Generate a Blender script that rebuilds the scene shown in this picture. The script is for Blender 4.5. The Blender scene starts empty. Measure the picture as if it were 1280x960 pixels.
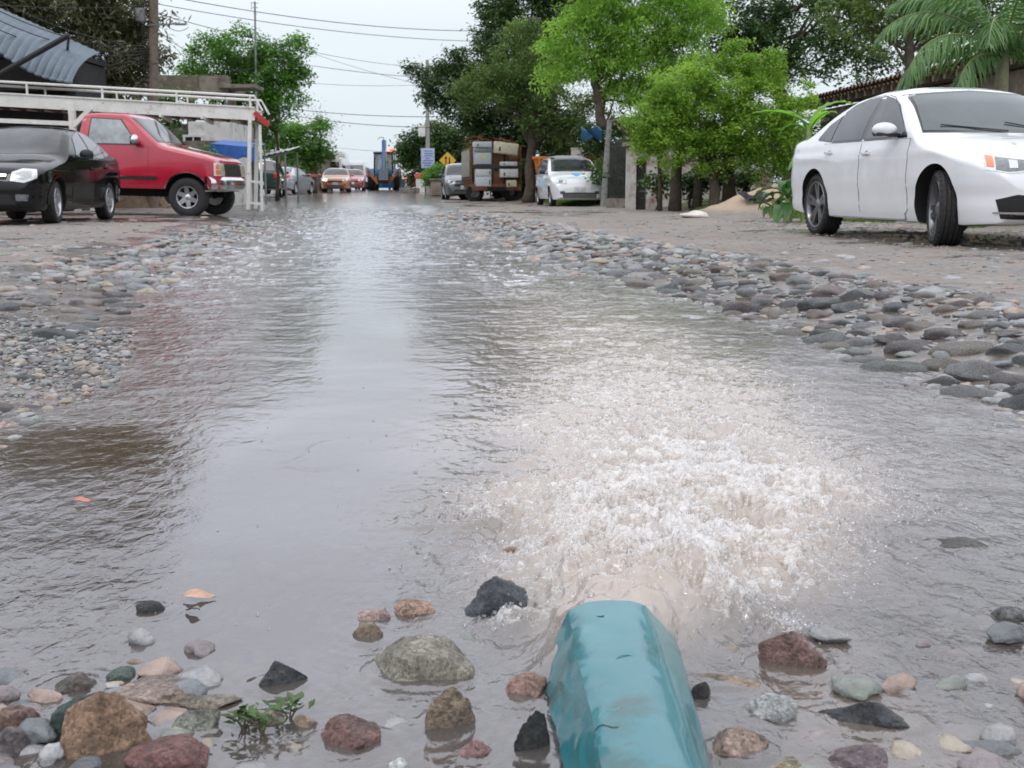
import bpy, bmesh, math, random
import numpy as np
from mathutils import Vector, Matrix, noise as mnoise
from mathutils.bvhtree import BVHTree
R = math.radians
random.seed(11); rng = np.random.default_rng(11)
scene = bpy.context.scene
C = scene.collection
# ------------------------------------------------------------------ camera
F_PX, PITCH, CAMZ = 1450.0, R(9.55), 0.5
cam = bpy.data.cameras.new('camera'); camo = bpy.data.objects.new('camera', cam); C.objects.link(camo)
camo.location = (0, 0, CAMZ); camo.rotation_euler = (math.pi/2 - PITCH, 0, 0)
cam.sensor_width = 36; cam.lens = 36*F_PX/1280; cam.clip_start = 0.05; cam.clip_end = 3000
cam.dof.use_dof = True; cam.dof.focus_distance = 2.6; cam.dof.aperture_fstop = 14
scene.camera = camo
# ------------------------------------------------------------------ view
scene.view_settings.view_transform = 'Standard'; scene.view_settings.look = 'None'
scene.view_settings.exposure = 0.04; scene.view_settings.gamma = 1; scene.view_settings.use_curve_mapping = False
# ------------------------------------------------------------------ world (overcast)
SUN_EL, SUN_ROT = R(58), R(200)
world = bpy.data.worlds.new('World'); scene.world = world; world.use_nodes = True
nt = world.node_tree; nt.nodes.clear()
def N(nt, t, **k):
    n = nt.nodes.new(t)
    for a, b in k.items():
        if a.startswith('i_'): n.inputs[a[2:].replace('_', ' ')].default_value = b
        else: setattr(n, a, b)
    return n
out = N(nt, 'ShaderNodeOutputWorld'); bg = N(nt, 'ShaderNodeBackground'); bg.inputs[1].default_value = 0.1
sky = N(nt, 'ShaderNodeTexSky'); sky.sky_type = 'NISHITA'; sky.sun_disc = False
sky.sun_elevation = SUN_EL; sky.sun_rotation = SUN_ROT; sky.dust_density = 4; sky.air_density = 1.2
tc = N(nt, 'ShaderNodeTexCoord'); sep = N(nt, 'ShaderNodeSeparateXYZ'); nt.links.new(tc.outputs['Generated'], sep.inputs[0])
ramp = N(nt, 'ShaderNodeValToRGB'); e = ramp.color_ramp.elements
e[0].position = 0.0; e[0].color = (0.36, 0.39, 0.42, 1); e[1].position = 1.0; e[1].color = (.80, .82, .86, 1)
for p, c in ((0.03, (.42, .465, .50, 1)), (0.13, (.445, .485, .52, 1)), (.24, (.62, .655, .735, 1)), (0.45, (.72, .745, .81, 1))):
    k = ramp.color_ramp.elements.new(p); k.color = c
nt.links.new(sep.outputs[2], ramp.inputs[0])
mp = N(nt, 'ShaderNodeMapping'); mp.inputs['Scale'].default_value = (1.6, 1.6, 4.5); nt.links.new(tc.outputs['Generated'], mp.inputs[0])
cn = N(nt, 'ShaderNodeTexNoise'); cn.inputs['Scale'].default_value = 1.5; cn.inputs['Detail'].default_value = 4; nt.links.new(mp.outputs[0], cn.inputs[0])
mr = N(nt, 'ShaderNodeMapRange'); mr.inputs[1].default_value = .3; mr.inputs[2].default_value = .7; mr.inputs[3].default_value = 18.6; mr.inputs[4].default_value = 20.4
nt.links.new(cn.outputs[0], mr.inputs[0])
vm = N(nt, 'ShaderNodeVectorMath', operation='SCALE'); nt.links.new(ramp.outputs[0], vm.inputs[0]); nt.links.new(mr.outputs[0], vm.inputs['Scale'])
mx = N(nt, 'ShaderNodeMix', data_type='RGBA'); mx.inputs[0].default_value = 0.92
nt.links.new(sky.outputs[0], mx.inputs[6]); nt.links.new(vm.outputs[0], mx.inputs[7])
nt.links.new(mx.outputs[2], bg.inputs[0]); nt.links.new(bg.outputs[0], out.inputs[0])
sl = bpy.data.lights.new('sun', 'SUN'); sl.energy = 0.6; sl.angle = R(20); sl.color = (1, .97, .93)
so = bpy.data.objects.new('sun', sl); C.objects.link(so); so.rotation_euler = (R(32), 0, R(-20)); so.location = (0, 0, 40)
scene.cycles.max_bounces = 8; scene.cycles.transparent_max_bounces = 12

# ------------------------------------------------------------------ projection helpers (photo pixel -> world)
cp, sp_ = math.cos(PITCH), math.sin(PITCH)
def ray(px, py):
    cx = (px-640)/F_PX; cy = (480-py)/F_PX
    return Vector((cx, cp + cy*sp_, -sp_ + cy*cp))
def gp(px, py, z=0.0):
    d = ray(px, py); t = (z-CAMZ)/d.z; return Vector((d.x*t, d.y*t, z))
def pt(px, py, Y):
    d = ray(px, py); t = Y/d.y; return Vector((d.x*t, Y, CAMZ + d.z*t))
# ------------------------------------------------------------------ naming
def tag(o, label, cat, group=None, kind=None):
    if label: o['label'] = label
    if cat: o['category'] = cat
    if group: o['group'] = group
    if kind: o['kind'] = kind
    return o
def empty(name, loc=(0, 0, 0), rz=0, label=None, cat=None, group=None):
    o = bpy.data.objects.new(name, None); C.objects.link(o); o.location = loc; o.rotation_euler = (0, 0, rz)
    o.empty_display_size = .2
    return tag(o, label, cat, group)
# ------------------------------------------------------------------ numpy noise
def _h(ix, iy, iz, s):
    h = (ix*374761393 + iy*668265263 + iz*2147483647 + s*974634777) & 0xffffffff
    h = ((h ^ (h >> 13))*1274126177) & 0xffffffff
    h = ((h ^ (h >> 16))*2246822519) & 0xffffffff
    return ((h ^ (h >> 15)) & 0xffffff)/float(0xffffff)*2-1
def vn(x, y, z=0.0, s=0):
    x, y, z = np.broadcast_arrays(np.asarray(x, float), np.asarray(y, float), np.asarray(z, float))
    xi, yi, zi = np.floor(x).astype(np.int64), np.floor(y).astype(np.int64), np.floor(z).astype(np.int64)
    xf, yf, zf = x-xi, y-yi, z-zi
    u, v, w = [t*t*t*(t*(t*6-15)+10) for t in (xf, yf, zf)]
    r = 0
    for a in (0, 1):
        for b in (0, 1):
            for c in (0, 1):
                r = r + _h(xi+a, yi+b, zi+c, s)*(u if a else 1-u)*(v if b else 1-v)*(w if c else 1-w)
    return r
def fbm(x, y, z=0.0, o=4, s=0, g=.5, l=2.03):
    r = 0; a = 1; t = 0
    for i in range(o):
        r = r + a*vn(x*l**i+i*7.3, y*l**i-i*3.1, z*l**i if not np.isscalar(z) or z else 0.0, s+i); t += a; a *= g
    return r/t
def sst(a, b, x): t = np.clip((x-a)/(b-a), 0, 1); return t*t*(3-2*t)
# ------------------------------------------------------------------ mesh builder
class MB:
    def __init__(s): s.v = []; s.f = []; s.m = []; s.mats = []
    def mi(s, mat):
        if mat not in s.mats: s.mats.append(mat)
        return s.mats.index(mat)
    def add(s, vs, fs, mat=None, M=None):
        b = len(s.v); k = s.mi(mat)
        for v in vs: v = Vector(v); s.v.append(M @ v if M is not None else v)
        for f in fs: s.f.append(tuple(i+b for i in f)); s.m.append(k)
        return s
    def box(s, c, d, mat=None, rz=0, M=None, bev=0.0):
        bm = bmesh.new(); bmesh.ops.create_cube(bm, size=1)
        for v in bm.verts: v.co = Vector((v.co.x*d[0], v.co.y*d[1], v.co.z*d[2]))
        if bev > 0: bmesh.ops.bevel(bm, geom=bm.edges[:], offset=bev, segments=2, affect='EDGES', profile=.6)
        T = Matrix.Translation(c) @ Matrix.Rotation(rz, 4, 'Z')
        if M is not None: T = M @ T
        bm.verts.index_update(); s.add([v.co for v in bm.verts], [[v.index for v in f.verts] for f in bm.faces], mat, T); bm.free(); return s
    def beam(s, a, b, w, h, mat=None, up=Vector((0, 0, 1))):
        a, b = Vector(a), Vector(b); d = b-a; L = d.length; d.normalize()
        x = d.cross(up)
        if x.length < 1e-4: x = Vector((1, 0, 0))
        x.normalize(); z = x.cross(d)
        M = Matrix((x, d, z)).transposed().to_4x4(); M.translation = (a+b)/2
        return s.box((0, 0, 0), (w, L, h), mat, M=M)
    def tube(s, pts, r, mat=None, n=8, caps=True):
        pts = [Vector(p) for p in pts]; rs = r if isinstance(r, (list, tuple)) else [r]*len(pts)
        vs = []; fs = []; prev = None
        for i, p in enumerate(pts):
            d = (pts[min(i+1, len(pts)-1)]-pts[max(i-1, 0)]).normalized()
            if prev is None:
                x = d.orthogonal().normalized()
            else:
                x = prev - d*prev.dot(d)
                x = x.normalized() if x.length > 1e-5 else d.orthogonal().normalized()
            prev = x; y = d.cross(x)
            for k in range(n):
                a = 2*math.pi*k/n; vs.append(p+(x*math.cos(a)+y*math.sin(a))*rs[i])
        for i in range(len(pts)-1):
            for k in range(n):
                a = i*n+k; b = i*n+(k+1) % n; fs.append((a, b, b+n, a+n))
        if caps:
            fs.append(tuple(range(n))[::-1]); fs.append(tuple(range((len(pts)-1)*n, len(pts)*n)))
        return s.add(vs, fs, mat)
    def lathe(s, prof, mat=None, n=32, M=None, axis='y', close=False):
        # prof: list of (radius, along)
        vs = []; fs = []; m = len(prof)
        for k in range(n):
            a = 2*math.pi*k/n; c, sn = math.cos(a), math.sin(a)
            for r, h in prof:
                vs.append({'y': (r*c, h, r*sn), 'z': (r*c, r*sn, h), 'x': (h, r*c, r*sn)}[axis])
        for k in range(n):
            k2 = (k+1) % n
            for j in range(m-1 if not close else m):
                j2 = (j+1) % m
                fs.append((k*m+j, k*m+j2, k2*m+j2, k2*m+j))
        return s.add(vs, fs, mat, M)
    def grid(s, P, mat=None, M=None, flip=False):
        # P: rows x cols x 3 list, None entries skipped
        nr, nc = len(P), len(P[0]); idx = {}; vs = []; fs = []
        for i in range(nr):
            for j in range(nc):
                if P[i][j] is not None: idx[i, j] = len(vs); vs.append(P[i][j])
        for i in range(nr-1):
            for j in range(nc-1):
                q = [(i, j), (i, j+1), (i+1, j+1), (i+1, j)]
                if all(k in idx for k in q):
                    f = [idx[k] for k in q]; fs.append(f[::-1] if flip else f)
        return s.add(vs, fs, mat, M)
    def prism(s, poly, a, b, mat=None, axis='y', M=None):
        # poly 2D extruded between a and b along axis
        def co(p, t): return {'y': (p[0], t, p[1]), 'x': (t, p[0], p[1]), 'z': (p[0], p[1], t)}[axis]
        n = len(poly); vs = [co(p, a) for p in poly]+[co(p, b) for p in poly]
        fs = [tuple(range(n)), tuple(range(2*n-1, n-1, -1))]+[(i, i+n, (i+1) % n+n, (i+1) % n) for i in range(n)]
        return s.add(vs, fs, mat, M)
    def ell(s, c, r, mat=None, nu=14, nv=9, M=None):
        vs = []; fs = []
        for i in range(nv+1):
            th = math.pi*i/nv
            for j in range(nu):
                ph = 2*math.pi*j/nu
                vs.append((c[0]+r[0]*math.sin(th)*math.cos(ph), c[1]+r[1]*math.sin(th)*math.sin(ph), c[2]+r[2]*math.cos(th)))
        for i in range(nv):
            for j in range(nu):
                fs.append((i*nu+j, (i+1)*nu+j, (i+1)*nu+(j+1) % nu, i*nu+(j+1) % nu))
        return s.add(vs, fs, mat, M)
    def build(s, name, parent=None, smooth=True, ang=40, mat=None, loc=None):
        me = bpy.data.meshes.new(name); me.from_pydata([tuple(v) for v in s.v], [], s.f)
        bm = bmesh.new(); bm.from_mesh(me)
        for f, k in zip(bm.faces, s.m): f.material_index = k
        bmesh.ops.recalc_face_normals(bm, faces=bm.faces[:])
        bm.to_mesh(me); bm.free()
        for m in (s.mats if mat is None else [mat]): me.materials.append(m)
        o = bpy.data.objects.new(name, me); C.objects.link(o)
        if parent: o.parent = parent
        if loc is not None: o.location = loc
        if smooth: shade(me, ang)
        return o
def shade(me, ang=40):
    me.polygons.foreach_set('use_smooth', [True]*len(me.polygons))
    if ang < 180:
        try: me.set_sharp_from_angle(angle=R(ang))
        except Exception: pass
def npmesh(name, co, faces, mats, parent=None, smooth=True, attrs=None, midx=None):
    co = np.asarray(co, np.float32); faces = np.asarray(faces, np.int32); k = faces.shape[1]
    me = bpy.data.meshes.new(name); me.vertices.add(len(co)); me.vertices.foreach_set('co', co.ravel())
    me.loops.add(faces.size); me.loops.foreach_set('vertex_index', faces.ravel())
    me.polygons.add(len(faces)); me.polygons.foreach_set('loop_start', np.arange(0, faces.size, k, dtype=np.int32))
    me.polygons.foreach_set('loop_total', np.full(len(faces), k, np.int32))
    if smooth: me.polygons.foreach_set('use_smooth', np.ones(len(faces), bool))
    if midx is not None: me.polygons.foreach_set('material_index', np.asarray(midx, np.int32))
    me.update(calc_edges=True)
    for m in (mats if isinstance(mats, (list, tuple)) else [mats]): me.materials.append(m)
    for a, d in (attrs or {}).items():
        at = me.attributes.new(a, 'FLOAT', 'POINT'); at.data.foreach_set('value', np.asarray(d, np.float32))
    o = bpy.data.objects.new(name, me); C.objects.link(o)
    if parent: o.parent = parent
    return o
def gridfaces(nr, nc):
    i = np.arange(nr-1)[:, None]*nc+np.arange(nc-1)[None, :]
    return np.stack([i, i+1, i+nc+1, i+nc], -1).reshape(-1, 4)
# ------------------------------------------------------------------ materials
MATS = {}
def pmat(name, col, rough=.5, metal=0, var=.12, scale=6.0, bump=0.0, bscale=40.0, coat=0, spec=.5, ior=1.45, trans=0, dirt=None, dirtamt=.5, emit=None, es=0, objcol=False, sss=0, alpha=1, wet=0):
    if name in MATS: return MATS[name]
    m = bpy.data.materials.new(name); m.use_nodes = True; nt = m.node_tree; b = nt.nodes['Principled BSDF']; L = nt.links.new
    b.inputs['Roughness'].default_value = rough; b.inputs['Metallic'].default_value = metal
    b.inputs['Coat Weight'].default_value = coat; b.inputs['Coat Roughness'].default_value = .03
    b.inputs['Specular IOR Level'].default_value = spec; b.inputs['IOR'].default_value = ior; b.inputs['Transmission Weight'].default_value = trans
    b.inputs['Alpha'].default_value = alpha
    t = N(nt, 'ShaderNodeTexCoord'); n = N(nt, 'ShaderNodeTexNoise'); n.inputs['Scale'].default_value = scale; n.inputs['Detail'].default_value = 6; n.inputs['Roughness'].default_value = .65
    L(t.outputs['Object'], n.inputs[0])
    rgb = N(nt, 'ShaderNodeRGB'); rgb.outputs[0].default_value = (*col, 1); src = rgb.outputs[0]
    if objcol:
        oi = N(nt, 'ShaderNodeObjectInfo'); src = oi.outputs['Color']
    mr = N(nt, 'ShaderNodeMapRange'); mr.inputs[1].default_value = .3; mr.inputs[2].default_value = .7; mr.inputs[3].default_value = 1-var; mr.inputs[4].default_value = 1+var
    L(n.outputs[0], mr.inputs[0]); vs = N(nt, 'ShaderNodeVectorMath', operation='SCALE'); L(src, vs.inputs[0]); L(mr.outputs[0], vs.inputs['Scale'])
    last = vs.outputs[0]
    if dirt is not None:
        n2 = N(nt, 'ShaderNodeTexNoise'); n2.inputs['Scale'].default_value = scale*1.7; n2.inputs['Detail'].default_value = 8; n2.inputs['Roughness'].default_value = .7; L(t.outputs['Object'], n2.inputs[0])
        r2 = N(nt, 'ShaderNodeMapRange'); r2.inputs[1].default_value = .62-.25*dirtamt; r2.inputs[2].default_value = .72-.15*dirtamt; r2.inputs[4].default_value = .85
        L(n2.outputs[0], r2.inputs[0]); mx = N(nt, 'ShaderNodeMix', data_type='RGBA'); L(r2.outputs[0], mx.inputs[0]); L(last, mx.inputs[6]); mx.inputs[7].default_value = (*dirt, 1); last = mx.outputs[2]
    L(last, b.inputs['Base Color'])
    if bump:
        n3 = N(nt, 'ShaderNodeTexNoise'); n3.inputs['Scale'].default_value = bscale; n3.inputs['Detail'].default_value = 5; L(t.outputs['Object'], n3.inputs[0])
        bp = N(nt, 'ShaderNodeBump'); bp.inputs['Strength'].default_value = bump; bp.inputs['Distance'].default_value = .02; L(n3.outputs[0], bp.inputs['Height']); L(bp.outputs[0], b.inputs['Normal'])
    if emit: b.inputs['Emission Color'].default_value = (*emit, 1); b.inputs['Emission Strength'].default_value = es
    MATS[name] = m; return m
# ------------------------------------------------------------------ ground, channel, water
ZW = -0.12
_l = [(300, 259), (345, 285), (290, 300), (245, 325), (150, 385), (125, 440), (90, 490), (-10, 530), (-130, 560)]
_r = [(500, 259), (600, 290), (720, 330), (840, 362), (985, 405), (1135, 455), (1275, 500), (1450, 560)]
def _line(ps):
    w = [gp(x, y, ZW) for x, y in ps]; w.sort(key=lambda p: p.y)
    return np.array([p.y for p in w]), np.array([p.x for p in w])
LY, LX = _line(_l); RY, RX = _line(_r)
_e = [(745, 259), (800, 262), (1010, 276), (1110, 279), (1400, 300), (600, 251)]
_ew = sorted([gp(x, y, 0) for x, y in _e], key=lambda p: p.y); EY = np.array([p.y for p in _ew]); EX = np.array([p.x for p in _ew])
def gheight(x, y, fine=True):
    x = np.asarray(x, float); y = np.asarray(y, float)
    wob = .16*fbm(x*1.3+3, y*1.3, o=3, s=5)+.05*fbm(x*6, y*6, o=2, s=9)
    xl = np.interp(y, LY, LX); xr = np.interp(y, RY, RX)
    dl = xl-x; dr = x-xr
    d = np.maximum(dl, dr)+wob*np.clip(y/5, .4, 2)
    inside = -.055*sst(0, .8, -d)-.02*sst(.8, 1.6, -d)
    rise = np.where(dr > dl, .12*sst(-.05, .75, d), .12*sst(-.05, 1.3, d))
    z = ZW+inside+rise
    z = z + np.where(y < 2.3, .03*sst(2.3, 1.7, y), 0)*(d < 0)
    far = sst(33, 44, y); z = z*(1-far)+(-.01)*far
    z = z+.44*sst(34, 92, y)
    ex = np.interp(y, EY, EX)
    z = z+.16*sst(0.1, 1.1, x-ex)*sst(60, 45, y)
    z = z+.018*fbm(x*.9, y*.9, o=3, s=21)*sst(-.2, .6, d)+ .010*fbm(x*3.1, y*3.1, o=3, s=31)
    # dirt heap by the garden wall
    hx, hy = 4.65, 22.0
    z = z+.46*np.exp(-(((x-hx)/1.0)**2+((y-hy)/.9)**2)*1.2)*(1+.25*fbm(x*3, y*3, o=3, s=3))
    if fine: z = z+.006*fbm(x*11, y*11, o=3, s=41)
    return z
def gz(x, y): return float(gheight(np.array([x]), np.array([y]), False)[0])

def ground_mat():
    m = bpy.data.materials.new('wet_dirt_road'); m.use_nodes = True; nt = m.node_tree; b = nt.nodes['Principled BSDF']; L = nt.links.new
    g = N(nt, 'ShaderNodeNewGeometry')
    def noise(sc, det=6, rough=.6, dist=0):
        n = N(nt, 'ShaderNodeTexNoise'); n.inputs['Scale'].default_value = sc; n.inputs['Detail'].default_value = det; n.inputs['Roughness'].default_value = rough; n.inputs['Distortion'].default_value = dist
        L(g.outputs['Position'], n.inputs[0]); return n.outputs[0]
    def rmp(s, a, b_, c0, c1):
        r = N(nt, 'ShaderNodeMapRange'); r.inputs[1].default_value = a; r.inputs[2].default_value = b_; r.inputs[3].default_value = c0; r.inputs[4].default_value = c1; L(s, r.inputs[0]); return r.outputs[0]
    def mix(f, a, c):
        x = N(nt, 'ShaderNodeMix', data_type='RGBA'); L(f, x.inputs[0])
        for s, i in ((a, 6), (c, 7)):
            if isinstance(s, tuple): x.inputs[i].default_value = (*s, 1)
            else: L(s, x.inputs[i])
        return x.outputs[2]
    base = mix(rmp(noise(.8), .35, .65, 0, 1), (.195, .172, .153), (.30, .275, .252))
    base = mix(rmp(noise(35, 4), .35, .7, 0, .6), base, (.17, .135, .11))
    base = mix(rmp(noise(140, 3), .55, .72, 0, .7), base, (.50, .46, .43)); base = mix(rmp(noise(7, 8, .75), .50, .66, 0, .75), base, (.13, .11, .095)); base = mix(rmp(noise(2.2, 6, .6), .52, .62, 0, .6), base, (.30, .215, .165))
    vo = N(nt, 'ShaderNodeTexVoronoi'); vo.inputs['Scale'].default_value = 11; L(g.outputs['Position'], vo.inputs[0])
    ram = N(nt, 'ShaderNodeValToRGB'); el = ram.color_ramp.elements; el[0].color = (.12, .13, .14, 1); el[1].color = (.38, .27, .21, 1)
    k = el.new(.5); k.color = (.28, .27, .26, 1)
    sepc = N(nt, 'ShaderNodeSeparateColor'); L(vo.outputs['Color'], sepc.inputs[0]); L(sepc.outputs[0], ram.inputs[0])
    stm = N(nt, 'ShaderNodeMath', operation='MULTIPLY'); L(rmp(vo.outputs['Distance'], .30, .42, 1, 0), stm.inputs[0]); L(rmp(noise(.45, 3), .42, .56, 0, .85), stm.inputs[1])
    base = mix(stm.outputs[0], base, ram.outputs[0])
    ga = N(nt, 'ShaderNodeAttribute', attribute_name='grass'); base = mix(ga.outputs['Fac'], base, mix(rmp(noise(9), .4, .6, 0, 1), (.07, .12, .03), (.14, .10, .06)))
    da = N(nt, 'ShaderNodeAttribute', attribute_name='sand'); base = mix(da.outputs['Fac'], base, (.42, .31, .22))
    wa = N(nt, 'ShaderNodeAttribute', attribute_name='wet')
    wn = N(nt, 'ShaderNodeMath', operation='ADD'); L(wa.outputs['Fac'], wn.inputs[0]); L(rmp(noise(.62, 6, .62), .3, .7, -.50, .72), wn.inputs[1])
    wet = rmp(wn.outputs[0], .22, .5, 0, 1)
    dk = N(nt, 'ShaderNodeMix', data_type='RGBA', blend_type='MULTIPLY'); L(wet, dk.inputs[0]); L(base, dk.inputs[6]); dk.inputs[7].default_value = (.50, .47, .44, 1)
    L(dk.outputs[2], b.inputs['Base Color'])
    L(rmp(wet, 0, 1, .75, .11), b.inputs['Roughness'])
    b.inputs['Specular IOR Level'].default_value = .6
    hs = N(nt, 'ShaderNodeMath', operation='ADD'); L(rmp(noise(38, 8, .7), 0, 1, 0, .8), hs.inputs[0]); L(rmp(stm.outputs[0], 0, 1, 0, .8), hs.inputs[1])
    bp = N(nt, 'ShaderNodeBump'); bp.inputs['Distance'].default_value = .035; L(hs.outputs[0], bp.inputs['Height']); L(rmp(wet, 0, 1, .8, .18), bp.inputs['Strength']); L(bp.outputs[0], b.inputs['Normal'])
    return m
def build_ground():
    ys = np.concatenate([np.linspace(-30, .5, 20), np.geomspace(.55, 60, 620), np.geomspace(61, 900, 50)])
    u = np.linspace(-1, 1, 460); u = np.concatenate([-np.geomspace(60, 1.02, 24), u, np.geomspace(1.02, 60, 24)])
    Y = np.repeat(ys[:, None], len(u), 1); X = u[None, :]*(np.clip(Y, .5, 90)*.62+1.6)
    Z = gheight(X, Y)
    xl = np.interp(Y, LY, LX); xr = np.interp(Y, RY, RX); d = np.maximum(xl-X, X-xr); ex = np.interp(Y, EY, EX)
    wet = 1.0*sst(1.25, .55, d)+.75*sst(26, 40, Y)*sst(6, 1, np.abs(X+.117*Y+1.0))
    # standing wet patches under and beside the parked cars
    wet += .5*np.exp(-(((X-4.2)/1.5)**2+((Y-12)/2.4)**2)) + .55*np.exp(-(((X+5.0)/3.2)**2+((Y-20)/3.0)**2))+.3*np.exp(-(((X-1.5)/2)**2+((Y-25)/3)**2))
    wet = np.maximum(wet, sst(ZW+.045, ZW+.01, Z))
    lx = -5.2-.05*Y
    grass = .9*sst(.15, .8, X-ex+.5*fbm(X*1.5, Y*1.5, o=3, s=77))*sst(.55, .35, np.exp(-(((X-4.65)/1.1)**2+((Y-22)/1.0)**2)))
    grass = np.maximum(grass, .7*sst(12, 16, -X-.3*Y+6))
    sand = np.exp(-(((X-4.65)/1.15)**2+((Y-22)/1.05)**2)*1.1); sand = sst(.25, .5, sand)
    sand = sand*1.0
    o = npmesh('ground', np.stack([X, Y, Z], -1).reshape(-1, 3), gridfaces(*X.shape), ground_mat(), attrs={'wet': wet.ravel(), 'grass': grass.ravel(), 'sand': sand.ravel()})
    tag(o, None, None, kind='structure')
build_ground()

# ------------------------------------------------------------------ water
PIPE_END = Vector((.125, 1.43, -.10))
def turb(X, Y):
    xc = np.interp(Y, [1.2, 1.45, 1.9, 2.7, 4, 6, 8], [.12, .13, .25, .41, .43, .32, .2])
    w = np.interp(Y, [1.2, 1.45, 1.7, 2.2, 3, 4.5, 8], [.07, .11, .24, .36, .41, .46, .55])
    g = np.interp(Y, [1.3, 1.48, 1.72, 2.5, 3.1, 4.2, 6, 9], [0, .3, 1, 1, .78, .50, .30, .03])
    q = np.abs((X-xc)/w)+.25*fbm(X*4, Y*4, o=3, s=61)
    return np.exp(-np.clip(q, 0, 9)**2.4)*g
def water_mat():
    m = bpy.data.materials.new('muddy_water'); m.use_nodes = True; nt = m.node_tree; nt.nodes.clear(); L = nt.links.new
    o = N(nt, 'ShaderNodeOutputMaterial'); g = N(nt, 'ShaderNodeNewGeometry')
    def att(n): return N(nt, 'ShaderNodeAttribute', attribute_name=n).outputs['Fac']
    def math_(op, a, b_):
        n = N(nt, 'ShaderNodeMath', operation=op)
        for i, s in enumerate((a, b_)):
            if isinstance(s, (int, float)): n.inputs[i].default_value = s
            else: L(s, n.inputs[i])
        return n.outputs[0]
    def rmp(s, a, b_, c0, c1):
        r = N(nt, 'ShaderNodeMapRange'); r.inputs[1].default_value = a; r.inputs[2].default_value = b_; r.inputs[3].default_value = c0; r.inputs[4].default_value = c1; L(s, r.inputs[0]); return r.outputs[0]
    def noise(sc, det=4, rough=.5, dist=0, scale=(1, 1, 1)):
        mp = N(nt, 'ShaderNodeMapping'); mp.inputs['Scale'].default_value = scale; L(g.outputs['Position'], mp.inputs[0])
        n = N(nt, 'ShaderNodeTexNoise'); n.inputs['Scale'].default_value = sc; n.inputs['Detail'].default_value = det; n.inputs['Roughness'].default_value = rough; n.inputs['Distortion'].default_value = dist
        L(mp.outputs[0], n.inputs[0]); return n.outputs[0]
    foam, chop = att('foam'), att('chop')
    # normal
    h = math_('MULTIPLY', noise(26, 3, .55, .6, (1, .55, 1)), chop)
    h = math_('ADD', h, math_('MULTIPLY', noise(60, 4, .6, .8), math_('ADD', math_('MULTIPLY', foam, .9), math_('MULTIPLY', chop, .16))))
    bp = N(nt, 'ShaderNodeBump'); bp.inputs['Strength'].default_value = 1; bp.inputs['Distance'].default_value = .011; L(h, bp.inputs['Height'])
    # body
    mud = N(nt, 'ShaderNodeMix', data_type='RGBA'); L(rmp(noise(1.3, 4), .38, .62, 0, 1), mud.inputs[0]); mud.inputs[6].default_value = (.165, .14, .122, 1); mud.inputs[7].default_value = (.235, .212, .20, 1)
    md2 = N(nt, 'ShaderNodeMix', data_type='RGBA'); L(att('brown'), md2.inputs[0]); L(mud.outputs[2], md2.inputs[6]); md2.inputs[7].default_value = (.15, .105, .07, 1)
    md3 = N(nt, 'ShaderNodeMix', data_type='RGBA'); L(att('churn'), md3.inputs[0]); L(md2.outputs[2], md3.inputs[6]); md3.inputs[7].default_value = (.40, .33, .268, 1)
    df = N(nt, 'ShaderNodeBsdfDiffuse'); L(md3.outputs[2], df.inputs[0]); L(bp.outputs[0], df.inputs['Normal'])
    tr = N(nt, 'ShaderNodeBsdfTransparent'); tr.inputs[0].default_value = (.86, .80, .74, 1)
    body = N(nt, 'ShaderNodeMixShader'); L(att('murk'), body.inputs[0]); L(tr.outputs[0], body.inputs[1]); L(df.outputs[0], body.inputs[2])
    gl = N(nt, 'ShaderNodeBsdfGlossy'); gl.inputs['Roughness'].default_value = .04; gl.inputs[0].default_value = (.96, .97, 1, 1); L(bp.outputs[0], gl.inputs['Normal'])
    fr = N(nt, 'ShaderNodeFresnel'); fr.inputs[0].default_value = 2.05; L(bp.outputs[0], fr.inputs['Normal'])
    ws = N(nt, 'ShaderNodeMixShader'); L(fr.outputs[0], ws.inputs[0]); L(body.outputs[0], ws.inputs[1]); L(gl.outputs[0], ws.inputs[2])
    # foam
    fb = N(nt, 'ShaderNodeBsdfPrincipled'); fb.inputs['Base Color'].default_value = (.76, .735, .72, 1); fb.inputs['Roughness'].default_value = .25; L(bp.outputs[0], fb.inputs['Normal'])
    fm = math_('MULTIPLY', math_('ADD', math_('MULTIPLY', foam, 1.35), rmp(noise(52, 7, .78, 1.0), .32, .68, -.95, .45)), rmp(foam, .02, .14, 0, 1))
    fm2 = rmp(fm, .08, .95, 0, .74)
    fs = N(nt, 'ShaderNodeMixShader'); L(fm2, fs.inputs[0]); L(ws.outputs[0], fs.inputs[1]); L(fb.outputs[0], fs.inputs[2])
    L(fs.outputs[0], o.inputs[0]); return m
WATER_MAT = water_mat()
HEAPS = []
for (px, py, sx, sy, hz) in ((905, 775, .06, .045, .030), (640, 788, .035, .03, .028), (855, 748, .035, .045, .03), (706, 742, .014, .05, .028), (975, 788, .04, .02, .014), (1035, 612, .05, .04, .03), (600, 655, .06, .04, .02)):
    c_ = gp(px, py, ZW); HEAPS.append((c_.x, c_.y, sx, sy, hz))
WAKES = []
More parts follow.
